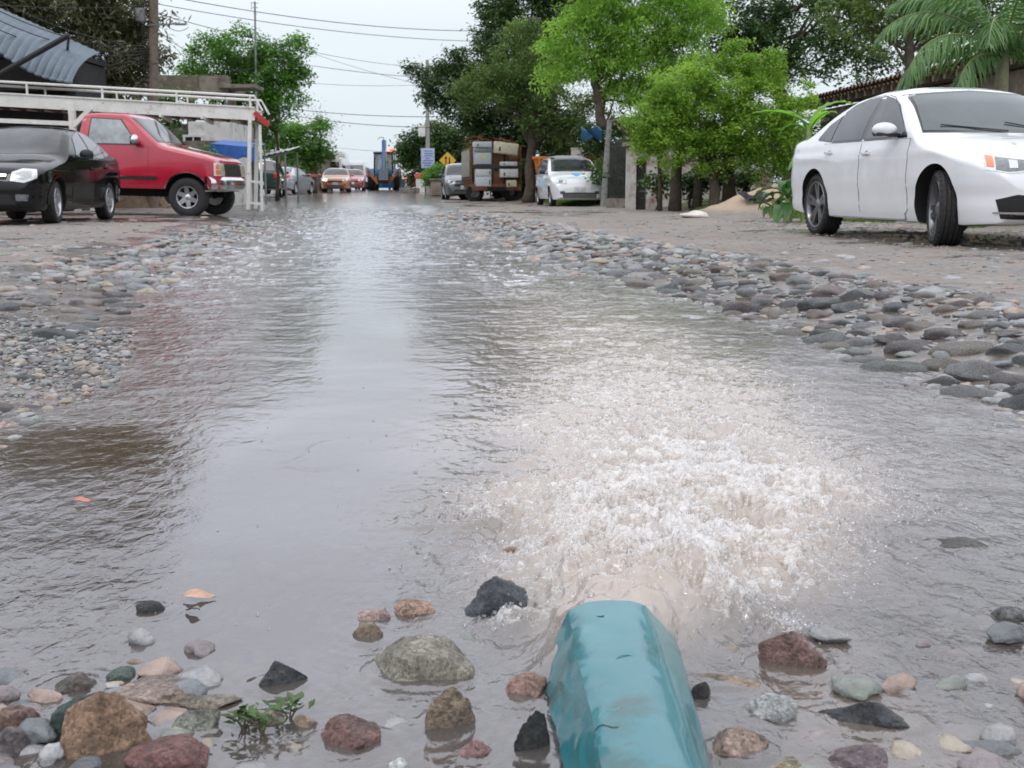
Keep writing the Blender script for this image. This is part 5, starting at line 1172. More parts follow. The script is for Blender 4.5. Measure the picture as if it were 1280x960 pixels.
# stall with white roof and blue tarp
def stall():
    Y = 44; r = empty('market_stall', (-9.2, Y, 0), 0, 'market stall with a pale sheet metal roof beyond the dark green off road car', 'stall'); M = Matrix.Translation((9.2, -Y, 0))
    a, b = pt(300, 200, Y), pt(366, 186, Y); mb = MB(); n = 40; P = []
    for i in range(n+1):
        t = i/n; row = []
        for j in range(3): u = j/2; p = a.lerp(b, t); row.append(Vector((p.x, p.y-1.0+2.6*u, p.z-.10+.25*u+.02*math.sin(i*1.5))))
        P.append(row)
    mb.grid(P, pmat('sheet_roof', (.55, .56, .55), .4, var=.15, metal=.2)); mb.grid([[p+Vector((0, 0, -.03)) for p in q] for q in P], SHADECOL, flip=True); o = mb.build('roof', r, ang=60); o.data.transform(M)  # second sheet below carries the roof's underside shade as colour
    for px, dy in ((303, -.9), (362, -.9), (303, 1.5), (362, 1.5)): p = pt(px, 190, Y); mb = MB(); mb.tube([(p.x, Y+dy, 0), (p.x, Y+dy, (a.z if px < 330 else b.z)-.08)], .035, GREYM, 8); o = mb.build('post', r); o.data.transform(M)
    mb = MB(); mb.beam((a.x, Y-.9, a.z-.2), (b.x, Y-.9, b.z-.15), .05, .08, GREYM); o = mb.build('crossbeam', r); o.data.transform(M)
    r = empty('tarp_shelter', (-10.5, 36, 0), 0, 'bright blue tarp stretched on posts right of the red pickup bonnet', 'tarp'); M = Matrix.Translation((10.5, -36, 0)); Y = 36
    a, b = pt(266, 179, Y), pt(322, 184, Y); P = []
    for i in range(21):
        t = i/20; p = a.lerp(b, t); P.append([Vector((p.x, Y+1.2, p.z+.15)), Vector((p.x, Y, p.z-.06*math.sin(t*math.pi*2))), Vector((p.x, Y-.45, p.z-.02)), Vector((p.x, Y-.5, p.z-.38-.05*math.sin(t*14)))])
    mb = MB(); mb.grid(P, TARPB); mb.grid([[p+Vector((0, .012, -.012)) for p in q] for q in P], TARPB, flip=True); o = mb.build('tarp_sheet', r, ang=60); o.data.transform(M)
    for px in (267, 321):
        for dy in (-.4, 1.1): p = pt(px, 185, Y); mb = MB(); mb.tube([(p.x, Y+dy, 0), (p.x, Y+dy, a.z-.03)], .03, GREYM, 8); o = mb.build('post', r); o.data.transform(M)
stall()
a, b = pt(370, 218, 66), pt(389, 218, 66)
o = block('painted_wall', 'low white wall with a red coping on the left side of the street', a.x, b.x, 66, 66.3, pt(0, 221, 66).z, WALLW, pmat('red_coping', (.42, .08, .06), .6), cat='wall')
a, b = pt(340, 190, 78), pt(392, 190, 78)
block('low_house', 'grey low house behind the trees on the left side of the street', a.x, b.x, 78, 86, pt(0, 192, 78).z, CONC, TILE, [(-1, 1.4, .9, .9), (1, 1.4, .9, .9)])
# --- rubble heap behind the deck at left
def heap(name, label, cat, c, r, n, mat, seed, base=None):
    g = random.Random(seed); mb = MB()
    P = []
    for i in range(13):
        row = []
        for j in range(29):
            a_ = 2*math.pi*j/28; q = i/12; z = r[2]*(1-q**1.6)*(1+.3*mnoise.noise(Vector((q*3*math.cos(a_)+seed, q*3*math.sin(a_), 0)))); row.append(Vector((r[0]*q*math.cos(a_), r[1]*q*math.sin(a_), z)))
        P.append(row)
    mb.grid(P, base or mat)
    for k in range(n):
        q, a_ = g.random()**.5, g.uniform(0, 6.28); p = Vector((r[0]*q*math.cos(a_), r[1]*q*math.sin(a_), r[2]*(1-q**1.6)+.03)); d = Vector((g.uniform(-1, 1), g.uniform(-1, 1), g.uniform(-.3, .6))).normalized(); L = g.uniform(.15, .5)
        mb.tube([p-d*L/2, p+d*L/2], [.012, .02], mat, 5)
    o = mb.build(name, None, ang=60); o.location = c; tag(o, label, cat)
STRAW = pmat('dry_palm', (.25, .17, .10), .85, var=.5, scale=5)
p = pt(45, 140, 30); heap('brushwood_heap', 'heap of dry brown branches behind the white steel deck', 'heap', (p.x, 31.5, 0), (2.8, 1.6, 2.7), 300, STRAW, 4, pmat('heap_soil', (.15, .105, .07), .9, var=.4))
# --- poles
def pole(name, label, px, ytop, Y, r0, r1, mat, lean=0, arms=(), box=None, zt=None, cat='pole', group=None, extra=None):
    b = pt(px, 236, Y); t = pt(px+lean, ytop, Y); z0 = gz(b.x, Y); rt = empty(name, (b.x, Y, z0), 0, label, cat, group); d = Vector((t.x-b.x, 0, t.z-z0)); mb = MB(); mb.tube([(0, 0, -.3), d*.5, d], [r0, (r0+r1)/2, r1], mat, 12); mb.build('shaft', rt)
    for (zz, w_, dx) in arms: mb = MB(); mb.box((d.x*zz/d.z+dx, -.1, zz), (w_, .09, .11), WOODP, bev=.01); [mb.lathe([(.001, 0), (.035, .0), (.045, .05), (.03, .09), (.001, .11)], pmat('insulator', (.25, .22, .2), .3), 10, axis='z', M=Matrix.Translation((d.x*zz/d.z+dx+q*w_*.45, -.1, zz+.05))) for q in (-1, -.4, .4, 1)]; mb.build('crossarm', rt)
    if extra: extra(rt, d)
    return rt, Vector((b.x, Y, z0))+d
POLE1, P1T = pole('utility_pole', 'thick weathered utility pole rising before the shaggy tree at the left', 189, -60, 31, .17, .11, WOODP, 3, arms=((pt(0, -35, 31).z, 1.8, 0),), extra=lambda rt, d: None)
mb = MB()
for k in range(16): zz = pt(0, 15+k*7, 31).z; mb.tube([(d_[0], d_[1], zz+d_[2]) for d_ in ((-.12, -.12, 0), (.02, -.2, .1), (.16, -.1, .04), (.16, .1, -.05))], .018, BLACK, 5)
mb.box((.02, -.22, pt(0, 20, 31).z), (.22, .16, .34), GREYM, bev=.02); mb.tube([(.0, -.1, pt(0, 33, 31).z), (.5, -.2, pt(0, 32, 31).z), (.95, -.3, pt(0, 31.5, 31).z)], .02, GREYM, 6); mb.box((1.05, -.3, pt(0, 32, 31).z), (.28, .12, .05), GREYM, bev=.02); mb.build('cable_clamps', POLE1)
def antenna(rt, d):
    mb = MB(); z = d.z
    for q in (.05, .22, .45): mb.tube([(d.x-.14*(1-q), 0, z-q), (d.x+.14*(1-q), 0, z-q)], .012, GREYM, 5)
    mb.tube([(d.x-.13, 0, z-.3), (d.x-.13, 0, z-.02)], .012, GREYM, 5); mb.build('aerial', rt)
pole('radio_mast', 'slender steel mast with a small aerial standing through the green tree', 322, 2, 46, .06, .035, GREYM, -3.5, extra=antenna, cat='mast')
_, P3T = pole('street_pole', 'thin dark pole beside the tree behind the market stall', 347, 108, 60, .09, .07, GREYM, 0)
def notice(rt, d):
    mb = MB(); z = pt(0, 170, 70).z; mb.box((-.32, -.05, z), (.42, .18, .62), pmat('meter_box', (.62, .62, .58), .5), bev=.03); mb.build('meter_box', rt)
    mb = MB(); z = pt(0, 204, 70).z; mb.box((.02, -.14, z), (.80, .03, 1.15), pmat('notice_board', (.36, .42, .55), .5, var=.2), bev=.01)
    g = random.Random(5)
    for k in range(7): w_ = g.uniform(.25, .6); mb.box((.02+g.uniform(-.06, .06), -.158, z+.42-k*.14), (w_, .006, .05), pmat('notice_mark', (.06, .12, .36), .5))
    mb.build('notice', rt)
pole('sign_pole', 'pole carrying a white box and a blue and white notice beside the clipped bush', 535, 75, 70, .13, .10, pmat('pole_concrete', (.28, .27, .25), .8), -1, arms=((pt(0, 92, 70).z, 1.6, 0),), extra=notice)
pole('leaning_post', 'pale grey leaning post between the white hatchback and the dark fence', 754, 150, 33, .10, .07, pmat('post_concrete', (.22, .23, .21), .8, dirt=(.08, .08, .07), dirtamt=.5), 8)
def warn(rt, d):
    mb = MB(); M = Matrix.Translation((0, -.05, d.z-.1)) @ Matrix.Rotation(R(45), 4, 'Y'); mb.box((0, 0, 0), (.66, .02, .66), BLACK, M=M, bev=.008); mb.box((0, -.012, 0), (.60, .012, .60), pmat('sign_yellow', (.72, .40, .04), .4), M=M)
    for sx, up in ((-1, 1), (1, -1)):
        x = sx*.09; z = d.z-.1; mb.box((x, -.075, z), (.055, .01, .30), BLACK); mb.prism([(x-.075, z+up*.10), (x+.075, z+up*.10), (x, z+up*.22)], -.08, -.07, BLACK)
    mb.build('sign_face', rt)
pole('warning_sign', 'yellow diamond sign with two black arrows above the clipped bush', 560, 198, 60, .035, .035, GREYM, 0, extra=warn, cat='road sign')
# --- overhead wires
WIRE = pmat('cable', (.03, .03, .032), .6)
def wire(a, b, sag, r, label, g=None):
    n = 24; pts = [a.lerp(b, i/n)-Vector((0, 0, sag*4*(i/n)*(1-i/n))) for i in range(n+1)]; o = MB().tube(pts, r*.68, WIRE, 5); tag(o.build('overhead_cable', None, ang=180), label, 'cable', g)
GR = 'cables crossing the street'
lab = ['cable crossing the sky highest of all above the street', 'second highest cable crossing the open sky', 'cable crossing the sky level with the top of the left tree', 'slanting cable running away from the tall mast across the sky', 'thin cable sloping down to the trees on the right', 'faint cable across the middle of the open sky', 'upper cable of the low pair across the street', 'lower cable of the low pair across the street', 'faint lowest cable just above the far vehicles']
for (x0, y0, Y0, x1, y1, Y1, sg, rr), lb in zip(((192, -8, 31, 640, 38, 44, .3, .016), (192, 4, 31, 640, 52, 44, .25, .014), (322, 70, 46, 700, 100, 40, .3, .014), (192, 16, 31, 535, 84, 70, .3, .014), (347, 50, 60, 640, 128, 44, .3, .012), (347, 100, 60, 560, 104, 60, .2, .012), (347, 134, 60, 640, 143, 50, .25, .022), (347, 141, 60, 640, 156, 52, .35, .022), (392, 180, 90, 535, 190, 80, .2, .016)), lab): wire(pt(x0, y0, Y0), pt(x1, y1, Y1), sg, rr, lb, GR)
GR = 'bundle of cables sagging to the utility pole'
for k in range(7): wire(pt(-60-10*k, -30+k*7, 22+k*.5), pt(189, 58+k*2.5, 31), .28+.07*k, .016, 'black cable of the sagging bundle between the awning and the utility pole', GR)
wire(pt(-50, 2, 24), pt(189, 6, 31), .1, .012, 'nearly level thin cable over the shaggy tree at the left')
wire(pt(189, 30, 31), pt(322, 84, 46), .5, .014, 'slack cable drooping from the utility pole to the green tree'); wire(pt(189, 8, 31), pt(236, 34, 33), .3, .012, 'short looping cable right of the utility pole')
# --- box vehicles
def bus(name, label, x, y, a, L, W, H, mat, kind):
    z = gz(x, y); r = empty(name, (x, y, z), a, label, 'bus' if kind == 'bus' else 'truck')
    bm = bmesh.new(); bmesh.ops.create_cube(bm, size=1)
    for v in bm.verts: v.co = Vector((v.co.x*L, v.co.y*W*(.96 if v.co.z > 0 else 1), v.co.z*(H-.45)+(H+.45)/2)); 
    for v in bm.verts:
        if v.co.x > 0 and v.co.z > 1: v.co.x -= .28
    bmesh.ops.bevel(bm, geom=bm.edges[:], offset=.16, segments=4, affect='EDGES'); me = bpy.data.meshes.new('body'); bm.to_mesh(me); bm.free(); me.materials.append(mat); shade(me); o = bpy.data.objects.new('body', me); C.objects.link(o); o.parent = r
    mb = MB(); t = .28*(1.0); mb.add([(L/2-.10+.02, -W*.42, H*.47), (L/2-.10+.02, W*.42, H*.47), (L/2-.225+.02, W*.40, H*.84), (L/2-.225+.02, -W*.40, H*.84)], [(0, 1, 2, 3)], GLASS); mb.build('windshield', r)
    for sg in (1, -1):
        n = 5 if kind == 'bus' else 1
        for k in range(n):
            w_ = (L-1.4)/n if kind == 'bus' else .8; xx = L/2-.75-w_*(k+.5); mb = MB(); mb.box((xx, sg*(W/2*.982), H*.66), (w_-.12, .05, H*.26), GLASS, bev=.01); mb.build('side_window', r)
        mb = MB(); mb.box((L/2-.02, sg*W*.36, H*.30), (.08, .30, .18), LENS, bev=.03); mb.build('headlight', r)
        mb = MB(); mb.box((L/2-.15, sg*(W/2+.16), H*.66), (.08, .16, .34), BLACK, bev=.02); mb.beam((L/2-.25, sg*(W/2-.02), H*.70), (L/2-.15, sg*(W/2+.14), H*.72), .03, .03, BLACK); mb.build('mirror', r)
        for xx in (L/2-1.0, -L/2+1.2):
            mb = MB(); M = Matrix.Translation((xx, sg*(W/2-.14), .42)); mb.lathe([(.20, -.12), (.40, -.12), (.43, -.08), (.43, .08), (.40, .12), (.20, .12)], RUBBER, 28, M=M); w_ = mb.build('wheel', r)
            mb = MB(); mb.lathe([(.22, sg*.10), (.14, sg*.03), (.001, sg*.06)], GREYM, 20, M=M); mb.build('rim', w_)
    mb = MB(); mb.box((L/2+.02, 0, .45), (.16, W*.94, .24), GREYM, bev=.04); mb.build('bumper', r)
    mb = MB(); mb.box((L/2-.0, 0, H*.36), (.05, W*.55, .16), DARKHOLE, bev=.01); mb.build('grille', r)
    mb = MB(); mb.box((0, 0, H-.01), (L*.8, W*.8, .06), mat, bev=.02)
    if kind == 'truck': mb.box((-.4, 0, H+.22), (L*.7, W*.9, .40), mat, bev=.04); mb.tube([(L/2-.6, -W*.35, H+.02), (L/2-.6, -W*.30, H+.35), (L/2-.6, W*.30, H+.35), (L/2-.6, W*.35, H+.02)], .03, STEELW, 6)
    mb.build('roof_rack', r)
x, y = at(416, 88); bus('delivery_truck', 'tall pale truck with a roof rack behind the orange sedan', x, y, R(-88), 6.5, 2.1, 2.35, paint('dirty_white', (.50, .50, .47)), 'truck')
x, y = at(444, 97); bus('minibus', 'white bus coming down the street left of the backhoe', x, y, R(-86), 7, 2.15, 2.3, paint('bus_white', (.72, .74, .76)), 'bus')
# --- backhoe seen from behind
def backhoe():
    x, y = at(481, 84); z = gz(x, y); r = empty('backhoe_loader', (x, y, z), 0, 'blue backhoe loader driving away with folded digging arm and red beacons', 'backhoe')
    BL = paint('machine_blue', (.03, .13, .30), rough=.45); OR = pmat('machine_orange', (.42, .15, .05), .6, var=.3, dirt=(.10, .06, .04), dirtamt=.5); YE = pmat('machine_yellow', (.45, .33, .12), .5)
    def fin(mb, n, par=None, a=40): return mb.build(n, par or r, ang=a)
    for sg in (1, -1):
        for (yy, rad, w_, xo) in ((0, .72, .46, .92), (2.3, .48, .30, .85)):
            M = Matrix.Translation((sg*xo, yy, rad)); mb = MB(); mb.lathe([(rad*.5, -w_/2*.8), (rad*.9, -w_/2), (rad, -w_/2*.8), (rad, w_/2*.8), (rad*.9, w_/2), (rad*.5, w_/2*.8)], RUBBER, 32, M=M, axis='x')
            for k in range(20):
                for q in (-1, 1): mb.box((0, 0, 0), (w_*.5, .06, .05), RUBBER, M=M @ Matrix.Rotation(2*math.pi*(k+.25*q)/20, 4, 'X') @ Matrix.Translation((q*w_*.24, 0, rad)) @ Matrix.Rotation(q*.4, 4, 'Z'))
            w = fin(mb, 'wheel'); mb = MB(); mb.lathe([(rad*.52, sg*w_*.30), (rad*.4, sg*w_*.1), (rad*.15, sg*w_*.2), (.001, sg*w_*.2)], YE, 20, M=M, axis='x'); fin(mb, 'rim', w)
        mb = MB(); mb.prism([(-.75, .95), (-.6, 1.5), (.55, 1.5), (.75, 1.0), (.6, 1.0), (.5, 1.38), (-.5, 1.38), (-.6, .95)], sg*.70, sg*1.14, BL, axis='x'); fin(mb, 'mudguard')
    mb = MB(); mb.box((0, 1.2, .85), (.8, 3.6, .5), BL, bev=.05); mb.box((0, 2.2, 1.25), (.75, 1.5, .6), BL, bev=.1); mb.box((0, -.75, .8), (1.25, .25, .65), pmat('frame_dark', (.03, .05, .08), .6), bev=.03); fin(mb, 'chassis')
    mb = MB()
    for sx in (-.66, .66):
        for sy in (-.55, .95): mb.beam((sx, sy, 1.2), (sx*.93, sy*.93, 2.55), .09, .09, BLACK)
    mb.box((0, .2, 2.60), (1.42, 1.75, .13), BLACK, bev=.04); mb.box((0, -.53, 1.28), (1.3, .08, .35), BL, bev=.02); fin(mb, 'cab')
    for (c, s_) in (((0, -.53, 1.98), (1.16, .02, 1.1)), ((0, .93, 1.98), (1.16, .02, 1.1)), ((.65, .2, 1.95), (.02, 1.3, 1.1)), ((-.65, .2, 1.95), (.02, 1.3, 1.1))): mb = MB(); mb.box(c, s_, pmat('cab_pane', (.40, .45, .47), .08, alpha=.45)); fin(mb, 'window')
    mb = MB(); mb.box((0, .15, 1.45), (.5, .5, .5), BLACK, bev=.08); mb.box((0, .42, 1.85), (.45, .12, .5), BLACK, bev=.05); fin(mb, 'seat')
    mb = MB(); mb.box((.1, -1.0, 1.0), (.34, .35, .9), BL, bev=.04); mb.beam((.10, -1.1, 1.2), (.12, -1.0, 3.45), .24, .34, BL); mb.beam((.30, -1.25, 1.2), (.24, -1.1, 2.6), .10, .12, YE); fin(mb, 'boom')
    mb = MB(); mb.beam((.12, -.95, 3.45), (.13, -1.35, 1.35), .20, .24, BL); mb.tube([(.12, -1.0, 3.4), (.10, -1.1, 3.62), (-.15, -1.15, 3.66), (-.3, -1.2, 3.5)], .025, BLACK, 6); fin(mb, 'dipper_arm')
    mb = MB(); mb.prism([(-1.6, 1.35), (-1.2, 1.5), (-1.15, .9), (-1.5, .55), (-1.75, .8)], -.22, .42, pmat('bucket_steel', (.10, .12, .15), .5, metal=.4), axis='x'); [mb.prism([(-1.75, .8), (-1.86, .70), (-1.7, .72)], -.18+k*.13, -.12+k*.13, GREYM, axis='x') for k in range(5)]; fin(mb, 'bucket')
    for sg in (1, -1):
        mb = MB(); mb.beam((sg*.45, -.95, .55), (sg*1.05, -.95, 1.30), .14, .16, OR); mb.beam((sg*.42, -.98, .42), (sg*.55, -.98, .95), .12, .16, OR); mb.box((sg*1.07, -.95, 1.36), (.3, .3, .08), OR, bev=.01); fin(mb, 'stabiliser')
    em = pmat('beacon', (.8, .03, .02), .3, emit=(1, .08, .04), es=5)
    for xx in (.48, .66): mb = MB(); mb.lathe([(.001, .24), (.06, .22), (.085, .12), (.085, 0), (.001, 0)], em, 14, axis='z', M=Matrix.Translation((xx, -.4, 2.66))); fin(mb, 'beacon')
    mb = MB(); mb.box((0, 4.1, .5), (2.2, .7, .7), BL, bev=.1); mb.beam((-.5, 1.8, 1.2), (-.5, 3.9, .6), .14, .2, BL); mb.beam((.5, 1.8, 1.2), (.5, 3.9, .6), .14, .2, BL); fin(mb, 'loader_bucket')
backhoe()
# --- planter wall, bush base, bollard, kerb
a, b = pt(529, 240, 62), pt(573, 240, 56)
mb = MB(); STONEW = pmat('stone_wall', (.24, .20, .16), .85, var=.4, scale=3, bump=.7, bscale=6); z = .12
mb.box((0, 0, .35), (2.4, 8.5, .75), STONEW, bev=.04); mb.box((0, 0, .76), (2.55, 8.65, .08), CONC); o = mb.build('planter', None, ang=30); o.location = ((a.x+b.x)/2+.5, 62, gz((a.x+b.x)/2, 62)); o.rotation_euler = (0, 0, R(5)); tag(o, 'long stone planter holding a clipped bush beside the street', 'planter')
mb = MB(); mb.lathe([(.001, 0), (.27, 0), (.27, .85), (.001, .85)], pmat('bollard_white', (.62, .62, .6), .6), 20, axis='z'); mb.lathe([(.001, 1.15), (.30, 1.12), (.34, .86), (.30, .84)], pmat('bollard_red', (.5, .06, .04), .5), 20, axis='z'); x, y = at(525.5, 72); o = mb.build('bollard', None); o.location = (x, y, gz(x, y)); tag(o, 'white drum with a red lid at the corner of the stone planter', 'bollard')
x, y = at(512, 70); mb = MB(); mb.box((0, 0, .12), (1.0, 2.6, .30), CONC, bev=.05); o = mb.build('kerb_block', None, ang=30); o.location = (x, y, gz(x, y)); tag(o, 'low concrete traffic island beside the backhoe', 'kerb')
# --- loaded truck
def junk_truck():
    x0, x1 = pt(592, 240, 44).x, pt(648, 240, 44).x; cx = (x0+x1)/2; r = empty('flatbed_truck', (cx, 44, .0), R(7), 'rusty flatbed truck with slatted sides seen from behind, loaded with old appliances', 'truck'); w = 1.85
    def fin(mb, n, par=None, a=40): return mb.build(n, par or r, ang=a)
    mb = MB(); mb.box((0, 2.0, .62), (w, 4.4, .12), RUST, bev=.01); mb.box((0, 2, .50), (.7, 4.6, .14), UNDER); mb.box((0, -.18, .52), (w, .1, .16), RUST); fin(mb, 'bed')
    mb = MB()
    for k in range(9): 
        for sg in (1, -1): mb.beam((sg*w/2, .0+k*.5, .6), (sg*w/2, .0+k*.5, 2.05), .06, .06, RUST)
    for z in (.9, 1.25, 1.6, 2.0):
        for sg in (1, -1): mb.beam((sg*w/2, 0, z), (sg*w/2, 4.2, z), .04, .10, RUST)
    fin(mb, 'side_rack')
    mb = MB(); mb.box((-w/2-.045, 2.0, 1.45), (.03, 3.6, 1.0), pmat('grey_boards', (.26, .26, .22), .8, var=.3, scale=4), bev=.005); fin(mb, 'side_boards')
    mb = MB(); mb.box((0, 5.0, 1.05), (1.7, 1.3, 1.3), pmat('cab_rust', (.24, .08, .05), .6), bev=.12); c = fin(mb, 'cab'); mb = MB(); mb.box((0, 4.34, 1.4), (1.3, .02, .4), GLASS); fin(mb, 'window', c)
    for sg in (1, -1):
        for yy in (.9, 4.7): M = Matrix.Translation((sg*(w/2-.2), yy, .36)); mb = MB(); mb.lathe([(.18, -.11), (.33, -.12), (.36, -.09), (.36, .09), (.33, .12), (.18, .11)], RUBBER, 26, M=M); t = fin(mb, 'wheel'); mb = MB(); mb.lathe([(.19, sg*.08), (.1, sg*.02), (.001, sg*.03)], GREYM, 16, M=M); fin(mb, 'rim', t)
    mb = MB(); mb.box((.3, -.16, 1.3), (.05, .05, 1.4), UNDER); mb.box((0, -.2, 1.32), (w, .04, .12), pmat('strap_dark', (.04, .035, .03), .7)); fin(mb, 'tailgate_bar')
    mb = MB(); mb.box((.62, .6, .98), (.5, .1, .5), RUST); mb.box((.15, .1, 1.55), (.55, .08, .62), pmat('brown_board', (.17, .08, .045), .7), bev=.01); mb.box((.1, .1, .9), (.40, .06, .5), pmat('brown_board2', (.20, .09, .04), .7)); fin(mb, 'brown_panels')
    Mr = Matrix.Translation((cx, 44, 0)) @ Matrix.Rotation(R(7), 4, 'Z')
    def appl(name, label, cat, px0, px1, py0, py1, col, dep=.6, tilt=0, kind='fridge', Y=43.75):
        a, b = pt(px0, py1, Y), pt(px1, py0, Y); c = (a+b)/2; ww, hh = b.x-a.x, b.z-a.z; rr = empty(name, (c.x, Y+dep/2, a.z), 0, label, cat); rr.rotation_euler = (0, tilt, R(7))
        m = pmat('enamel_%d' % int(col[0]*100+col[2]*1000), col, .35, var=.1, dirt=(.30, .24, .17), dirtamt=.25)
        mb = MB(); mb.box((0, .03, hh/2), (ww, dep-.06, hh), m, bev=.03); mb.build('cabinet', rr)
        if kind == 'fridge':
            for z0, z1 in ((.02, .60), (.62, .98)): mb = MB(); mb.box((0, -dep/2+.01, hh*(z0+z1)/2), (ww*.97, .06, hh*(z1-z0)), m, bev=.02); d_ = mb.build('door', rr); mb = MB(); mb.box((ww*.38, -dep/2-.035, hh*(z0+z1)/2), (.03, .03, hh*(z1-z0)*.4), BLACK, bev=.006); mb.build('handle', d_)
        elif kind == 'washer':
            mb = MB(); mb.box((0, -dep/2-.005, hh*.85), (ww*.94, .04, hh*.18), GREYM, bev=.01); mb.build('control_panel', rr)
            mb = MB(); mb.box((0, -dep/2-.012, hh*.5), (ww*.3, .02, hh*.16), pmat('sticker_yellow', (.60, .58, .12), .5)); mb.build('sticker', rr)
            mb = MB(); mb.box((0, -dep/2-.006, hh*.40), (ww*.86, .03, hh*.66), m, bev=.012); mb.build('front_panel', rr)
        else:
            mb = MB(); mb.box((-ww*.28, -dep/2-.02, hh*.4), (.05, .04, hh*.35), BLACK, bev=.01); mb.build('handle', rr); mb = MB(); mb.box((0, -dep/2-.004, hh*.5), (ww*.92, .03, hh*.86), m, bev=.01); mb.build('door', rr)
    WH = (.55, .60, .62); CR = (.62, .58, .46)
    appl('washing_machine', 'pale grey machine with a yellow sticker in the upper left of the truck load', 'appliance', 591, 614, 185, 206.5, (.44, .50, .55), kind='washer')
    appl('freezer_lid_box', 'pale grey box on top of the machine with the yellow sticker', 'appliance', 591, 614, 177, 184.5, (.50, .55, .58), kind='oven')
    appl('refrigerator', 'light grey refrigerator at the lower left of the truck load', 'appliance', 593, 613, 211, 235, WH)
    appl('chest_freezer', 'cream tilted freezer lying on top at the right of the truck load', 'appliance', 616, 646, 178, 193, CR, tilt=R(7), kind='oven')
    appl('stove_top', 'low white appliance just above the middle strap at the right of the load', 'appliance', 624, 646, 202, 207.5, (.60, .63, .64), kind='oven')
    appl('small_refrigerator', 'white appliance with a black handle under the middle strap at the right', 'appliance', 624, 647, 211, 222, (.64, .66, .67), kind='oven')
    appl('cream_cabinet', 'small cream cabinet at the lower right of the truck load', 'appliance', 632, 645, 225, 234, (.60, .56, .40), kind='oven')
    mb = MB(); g = random.Random(8)
    for k in range(40): p = Vector((g.uniform(-.9, .9), g.uniform(.3, 3.5), 2.1+g.uniform(0, .35))); d = Vector((g.uniform(-1, 1), g.uniform(-1, 1), g.uniform(-.3, .3))).normalized()*g.uniform(.3, .9); mb.beam(p-d/2, p+d/2, .05, .03, RUST)
    for k in range(6): mb.box((g.uniform(-.6, .6), .8+k*.5, 1.3), (.5, .4, 1.2), pmat('scrap', (.14, .09, .06), .8, var=.5))
    o = mb.build('scrap_metal', None, smooth=False); o.matrix_world = Mr; tag(o, 'tangle of rusty scrap heaped behind the appliances on the truck', 'scrap')
junk_truck()
# --- orange skip and sacks behind hatchback
def skip():
    a, b = pt(667, 220, 40), pt(756, 220, 40); r = empty('skip', ((a.x+b.x)/2, 41, 0), 0, 'orange metal skip behind the small white hatchback', 'skip'); w = b.x-a.x; z1 = pt(0, 197, 40).z; z0 = pt(0, 213, 40).z-.6; om = pmat('skip_orange', (.62, .18, .03), .5, var=.2, dirt=(.25, .10, .04), dirtamt=.4)
    mb = MB(); mb.add([(-w/2, -1, z1), (w/2, -1, z1), (w/2-.25, -.8, z0), (-w/2+.25, -.8, z0), (-w/2, 1, z1), (w/2, 1, z1), (w/2-.25, .8, z0), (-w/2+.25, .8, z0)], [(0, 1, 2, 3), (4, 7, 6, 5), (0, 3, 7, 4), (1, 5, 6, 2), (3, 2, 6, 7)], om); mb.build('tub', r, smooth=False)
    mb = MB()
    for k in range(9): x = -w/2+.2+k*(w-.4)/8; mb.beam((x, -1.03, z1-.02), (x*.95, -.85, z0), .07, .06, om)
    for q in ((-w/2, -1, w/2, -1), (-w/2, 1, w/2, 1), (-w/2, -1, -w/2, 1), (w/2, -1, w/2, 1)): mb.beam((q[0], q[1], z1), (q[2], q[3], z1), .09, .09, om)
    mb.box((0, 0, z0/2), (w*.7, 1.2, z0), UNDER); mb.build('rib', r, smooth=False)
    SACK = pmat('jute_sack', (.34, .26, .17), .85, var=.3, scale=8, bump=.5)
    for k, (px, wd, lb, col) in enumerate(((738, .28, 'brown sack leaning on the left of the pair on the orange skip', SACK), (749, .28, 'brown sack on the right of the pair on the orange skip', SACK), (722, .22, 'pale plastic crate on the orange skip behind the white hatchback roof', WALLW))):
        p = pt(px, 197, 40.2); mb = MB()
        if k < 2: mb.ell((0, 0, .16), (wd*.62, .2, .22), col, 16, 10); mb.ell((.02, 0, .33), (wd*.25, .08, .06), col, 10, 6)
        else: mb.box((0, 0, .2), (.42, .4, .40), col, bev=.03); mb.box((0, 0, .41), (.46, .44, .04), col, bev=.01)
        o = mb.build('sack' if k < 2 else 'plastic_crate', None); o.location = (p.x, 40.35, z1-.1); tag(o, lb, 'sack' if k < 2 else 'crate')
    # blue sheet in the branches
    P = [[Vector((i*.075, .12*math.sin(i*.9+j*1.3), j*.07-.07*math.sin(i*.9+j))) for j in range(6)] for i in range(10)]; mb = MB(); mb.grid(P, pmat('blue_sheet', (.06, .20, .40), .6)); o = mb.build('blue_sheet', None, ang=60); p = pt(726, 174, 38); o.location = p; tag(o, 'scrap of blue plastic sheet hanging among the leaves above the skip', 'plastic sheet')
skip()
